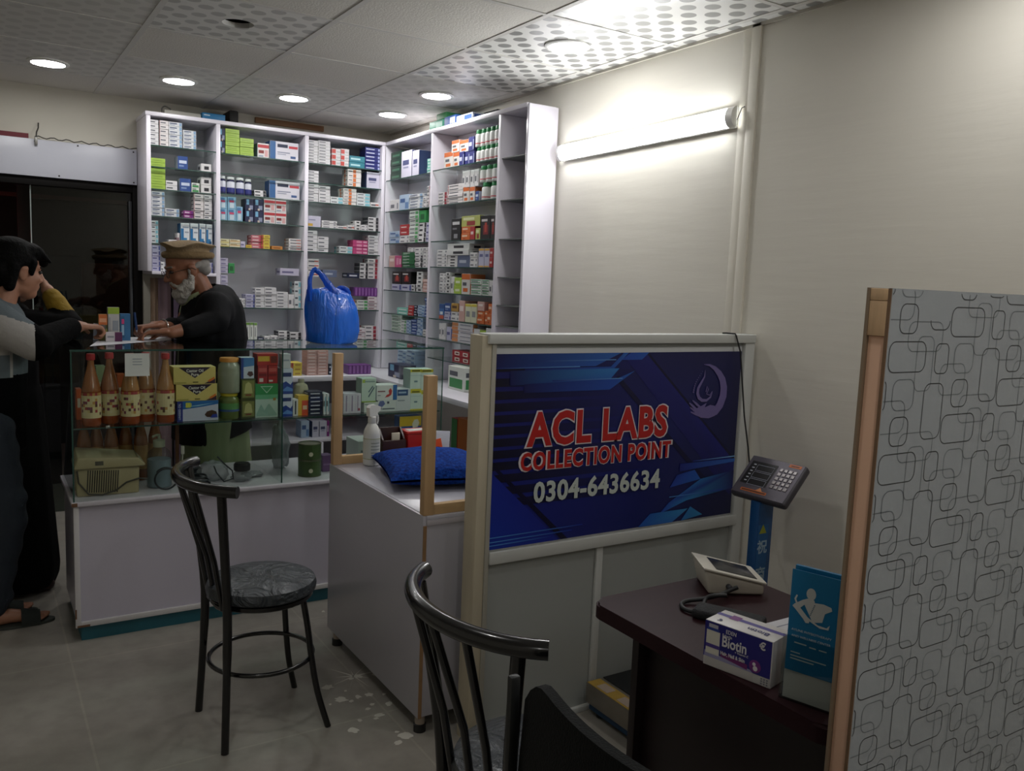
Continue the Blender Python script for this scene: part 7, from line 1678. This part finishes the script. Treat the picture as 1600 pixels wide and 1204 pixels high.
jq = [('c', V(.035, 4.0, .80), .142, V(.04, 4.0, 1.08), .150), ('c', V(.04, 4.0, 1.08), .150, V(.05, 4.0, 1.24), .145), ('e', V(.055, 4.0, 1.29), (.105, .18, .075)), ('c', V(.085, 4.0, 1.345), .070, V(.06, 4.0, 1.28), .10),
      ('c', shr, .082, elr, .068), ('c', elr, .064, V(.345, 3.99, 1.240), .044), ('c', shl, .078, ell, .064), ('c', ell, .062, V(.048, 4.15, .88), .046), ('c', V(.045, 4.0, .76), .135, V(.04, 4.0, .86), .142)]
def jpick(c):
    # raglan: grey yoke and body front, white upper sleeve, black forearm and lower body
    along = (c-shr).dot((elr-shr).normalized()); 
    near = c.y < 3.90
    if c.z < 1.135-.25*(c.x-.05) and not (near and c.x > .17): 
        if not (near and c.z > 1.05): return 2 if c.z < 1.06 else 0
    if (c.x > .205 and c.z < 1.30 and near) or c.x > .25: return 2
    if near and c.y < 3.885:
        if c.z > 1.315-.35*(c.x-.05): return 0
        if c.z < 1.15-.1*c.x and c.x < .12: return 0
        return 1
    if c.y > 4.08 and c.x < .2 and c.z < 1.3: return 1 if c.z > 1.12 else 2
    return 0 if c.z > 1.06 else 2
blob(jq, .009, None, 'jacket', boy, 'grey, white and black raglan jacket', mats=jk, pick=jpick, holes=lambda c: (c.z > 1.345 and math.hypot(c.x-.105, c.y-4.0) < .062), deform=lambda co: rest(Vector((co.x, co.y, max(co.z, .745)))))
jn = M('#222a34', .85, noise=.25, scale=9, bump=.5, bscale=22)
blob([('c', V(.02, 4.0, .84), .128, V(.02, 4.0, .80), .130), ('c', lr, .108, kr, .086), ('c', kr, .086, ar+V(.0, 0, .02), .062), ('c', ll, .108, kl, .084), ('c', kl, .084, al+V(0, 0, .02), .060), ('e', V(.10, 3.90, .56), (.07, .045, .07)), ('e', ar+V(.01, 0, .05), (.068, .064, .05))], .0095, jn, 'jeans', boy, 'dark blue cargo jeans', deform=lambda co: Vector((co.x+.003*math.sin(co.z*60), co.y, max(co.z, .055))))
for a in (ar, al):
    q = MB(); pts = []
    for k in range(28):
        t_ = 2*PI*k/28; x = .155*math.cos(t_); y = (.044+.008*math.cos(t_))*math.sin(t_); pts.append((x, y))
    q.prism(pts, .011, M('#3c403c', .7), 'xy', .0005); so = link('sandal_sole', q.mesh('sandal_sole'), boy, (a.x+.07, a.y, 0), label='grey sandal sole')
    q = MB(); q.grid(lambda u, v: (.03+.07*v, -.046*math.cos(PI*u), .008+.062*math.sin(PI*u)*(1-.28*v)), 16, 5, M('#3f4541', .75)); bmesh.ops.solidify(q.bm, geom=q.bm.faces[:], thickness=.004)
    link('sandal_strap', q.mesh('sandal_strap'), so, label='grey sandal strap')
# torn sheet held in his hand
q = MB(); A_, B_ = on_y(4.075, 146, 505), on_y(4.075, 165, 530)
q.grid(lambda u, v: (A_.x+(B_.x-A_.x)*u, 4.075+.012*math.sin(PI*u)+.02*(1-v), CZ1+.001+(A_.z-CZ1)*v*(1-.12*u)), 6, 6, M('#b9bcc4', .7)); bmesh.ops.solidify(q.bm, geom=q.bm.faces[:], thickness=.0006)
q.build('prescription_sheet', label='small white sheet standing under the boy\'s hand', cat='paper')
# ------------------------------------------------------------------ the woman in black beyond the boy
wc = V(.135, 4.37, 1.43); wp3 = []
T, R = head(wp3, wc, .94, .15, .10, .9)
wp3 += [('c', V(.08, 4.38, .80), .10, V(.09, 4.38, 1.15), .12), ('c', V(.10, 4.38, 1.30), .055, V(.09, 4.39, 1.20), .09)]
for y in (4.33, 4.45): wp3 += [('c', V(.10, y, .80), .07, V(.10, y, .08), .042), ('c', V(.09, y, .05), .04, V(.24, y, .035), .03)]
s1, e1, w1 = V(.13, 4.27, 1.24), V(.365, 4.235, 1.236), V(.286, 4.33, 1.385)
wp3 += [('c', s1, .045, e1, .036), ('c', e1, .034, w1, .027)]
hand(wp3, w1+V(-.008, .003, .014), V(-.35, .06, 1), V(1, -.1, .3), [.5, .55, .6, .65], .85, 1, .08, .6)
s2, e2, w2 = V(.10, 4.52, 1.20), V(.12, 4.56, .98), V(.14, 4.55, .78)
wp3 += [('c', s2, .045, e2, .034), ('c', e2, .032, w2, .025)]; hand(wp3, w2, V(.1, 0, -1), V(0, 1, 0), .3, .9, 1)
wom = blob(wp3, .0055, SKIN_W, 'person', smooth=3)
tag(wom, 'person in black robe with mustard cuff, hand to face, behind the boy', 'person')
rb_ = M('#060607', .85, spec=.15, bump=.3, bscale=12)
blob([('c', V(.10, 4.39, .90), .15, V(.10, 4.38, 1.18), .15), ('c', V(.11, 4.39, .90), .155, V(.13, 4.40, .12), .19), ('e', V(.11, 4.38, 1.24), (.10, .17, .07)), ('c', s1, .07, e1, .056), ('c', e1, .054, e1.lerp(w1, .42), .046), ('c', s2, .07, e2, .055), ('c', e2, .053, w2, .042)], .010, rb_, 'robe', wom, 'long black robe', deform=lambda co: Vector((co.x, co.y, max(co.z, .03))))
blob([('e', T(-.025, 0, .045), (.108, .094, .098), 0, .15), ('c', T(-.03, 0, -.04), .088, T(-.05, 0, -.16), .10), ('e', T(-.0, 0, -.16), (.10, .12, .06))], .007, rb_, 'headscarf', wom, 'black headscarf', holes=lambda c: (R.transposed() @ (c-wc)).x > .052 and (R.transposed() @ (c-wc)).z > -.10)
mu_ = M('#8a6f1a', .85, noise=.15, scale=20, bump=.6, bscale=40)
blob([('c', e1.lerp(w1, .25), .049, e1.lerp(w1, .80), .040), ('c', e1.lerp(w1, .55), .046, e1.lerp(w1, .62), .046)], .006, mu_, 'cuff', wom, 'mustard yellow cuff')
for y in (4.33, 4.45): blob([('c', V(.10, y, .048), .042, V(.255, y, .036), .034)], .008, M('#2a1212', .5), 'shoe', wom, deform=flat_hem(.003))
flush()
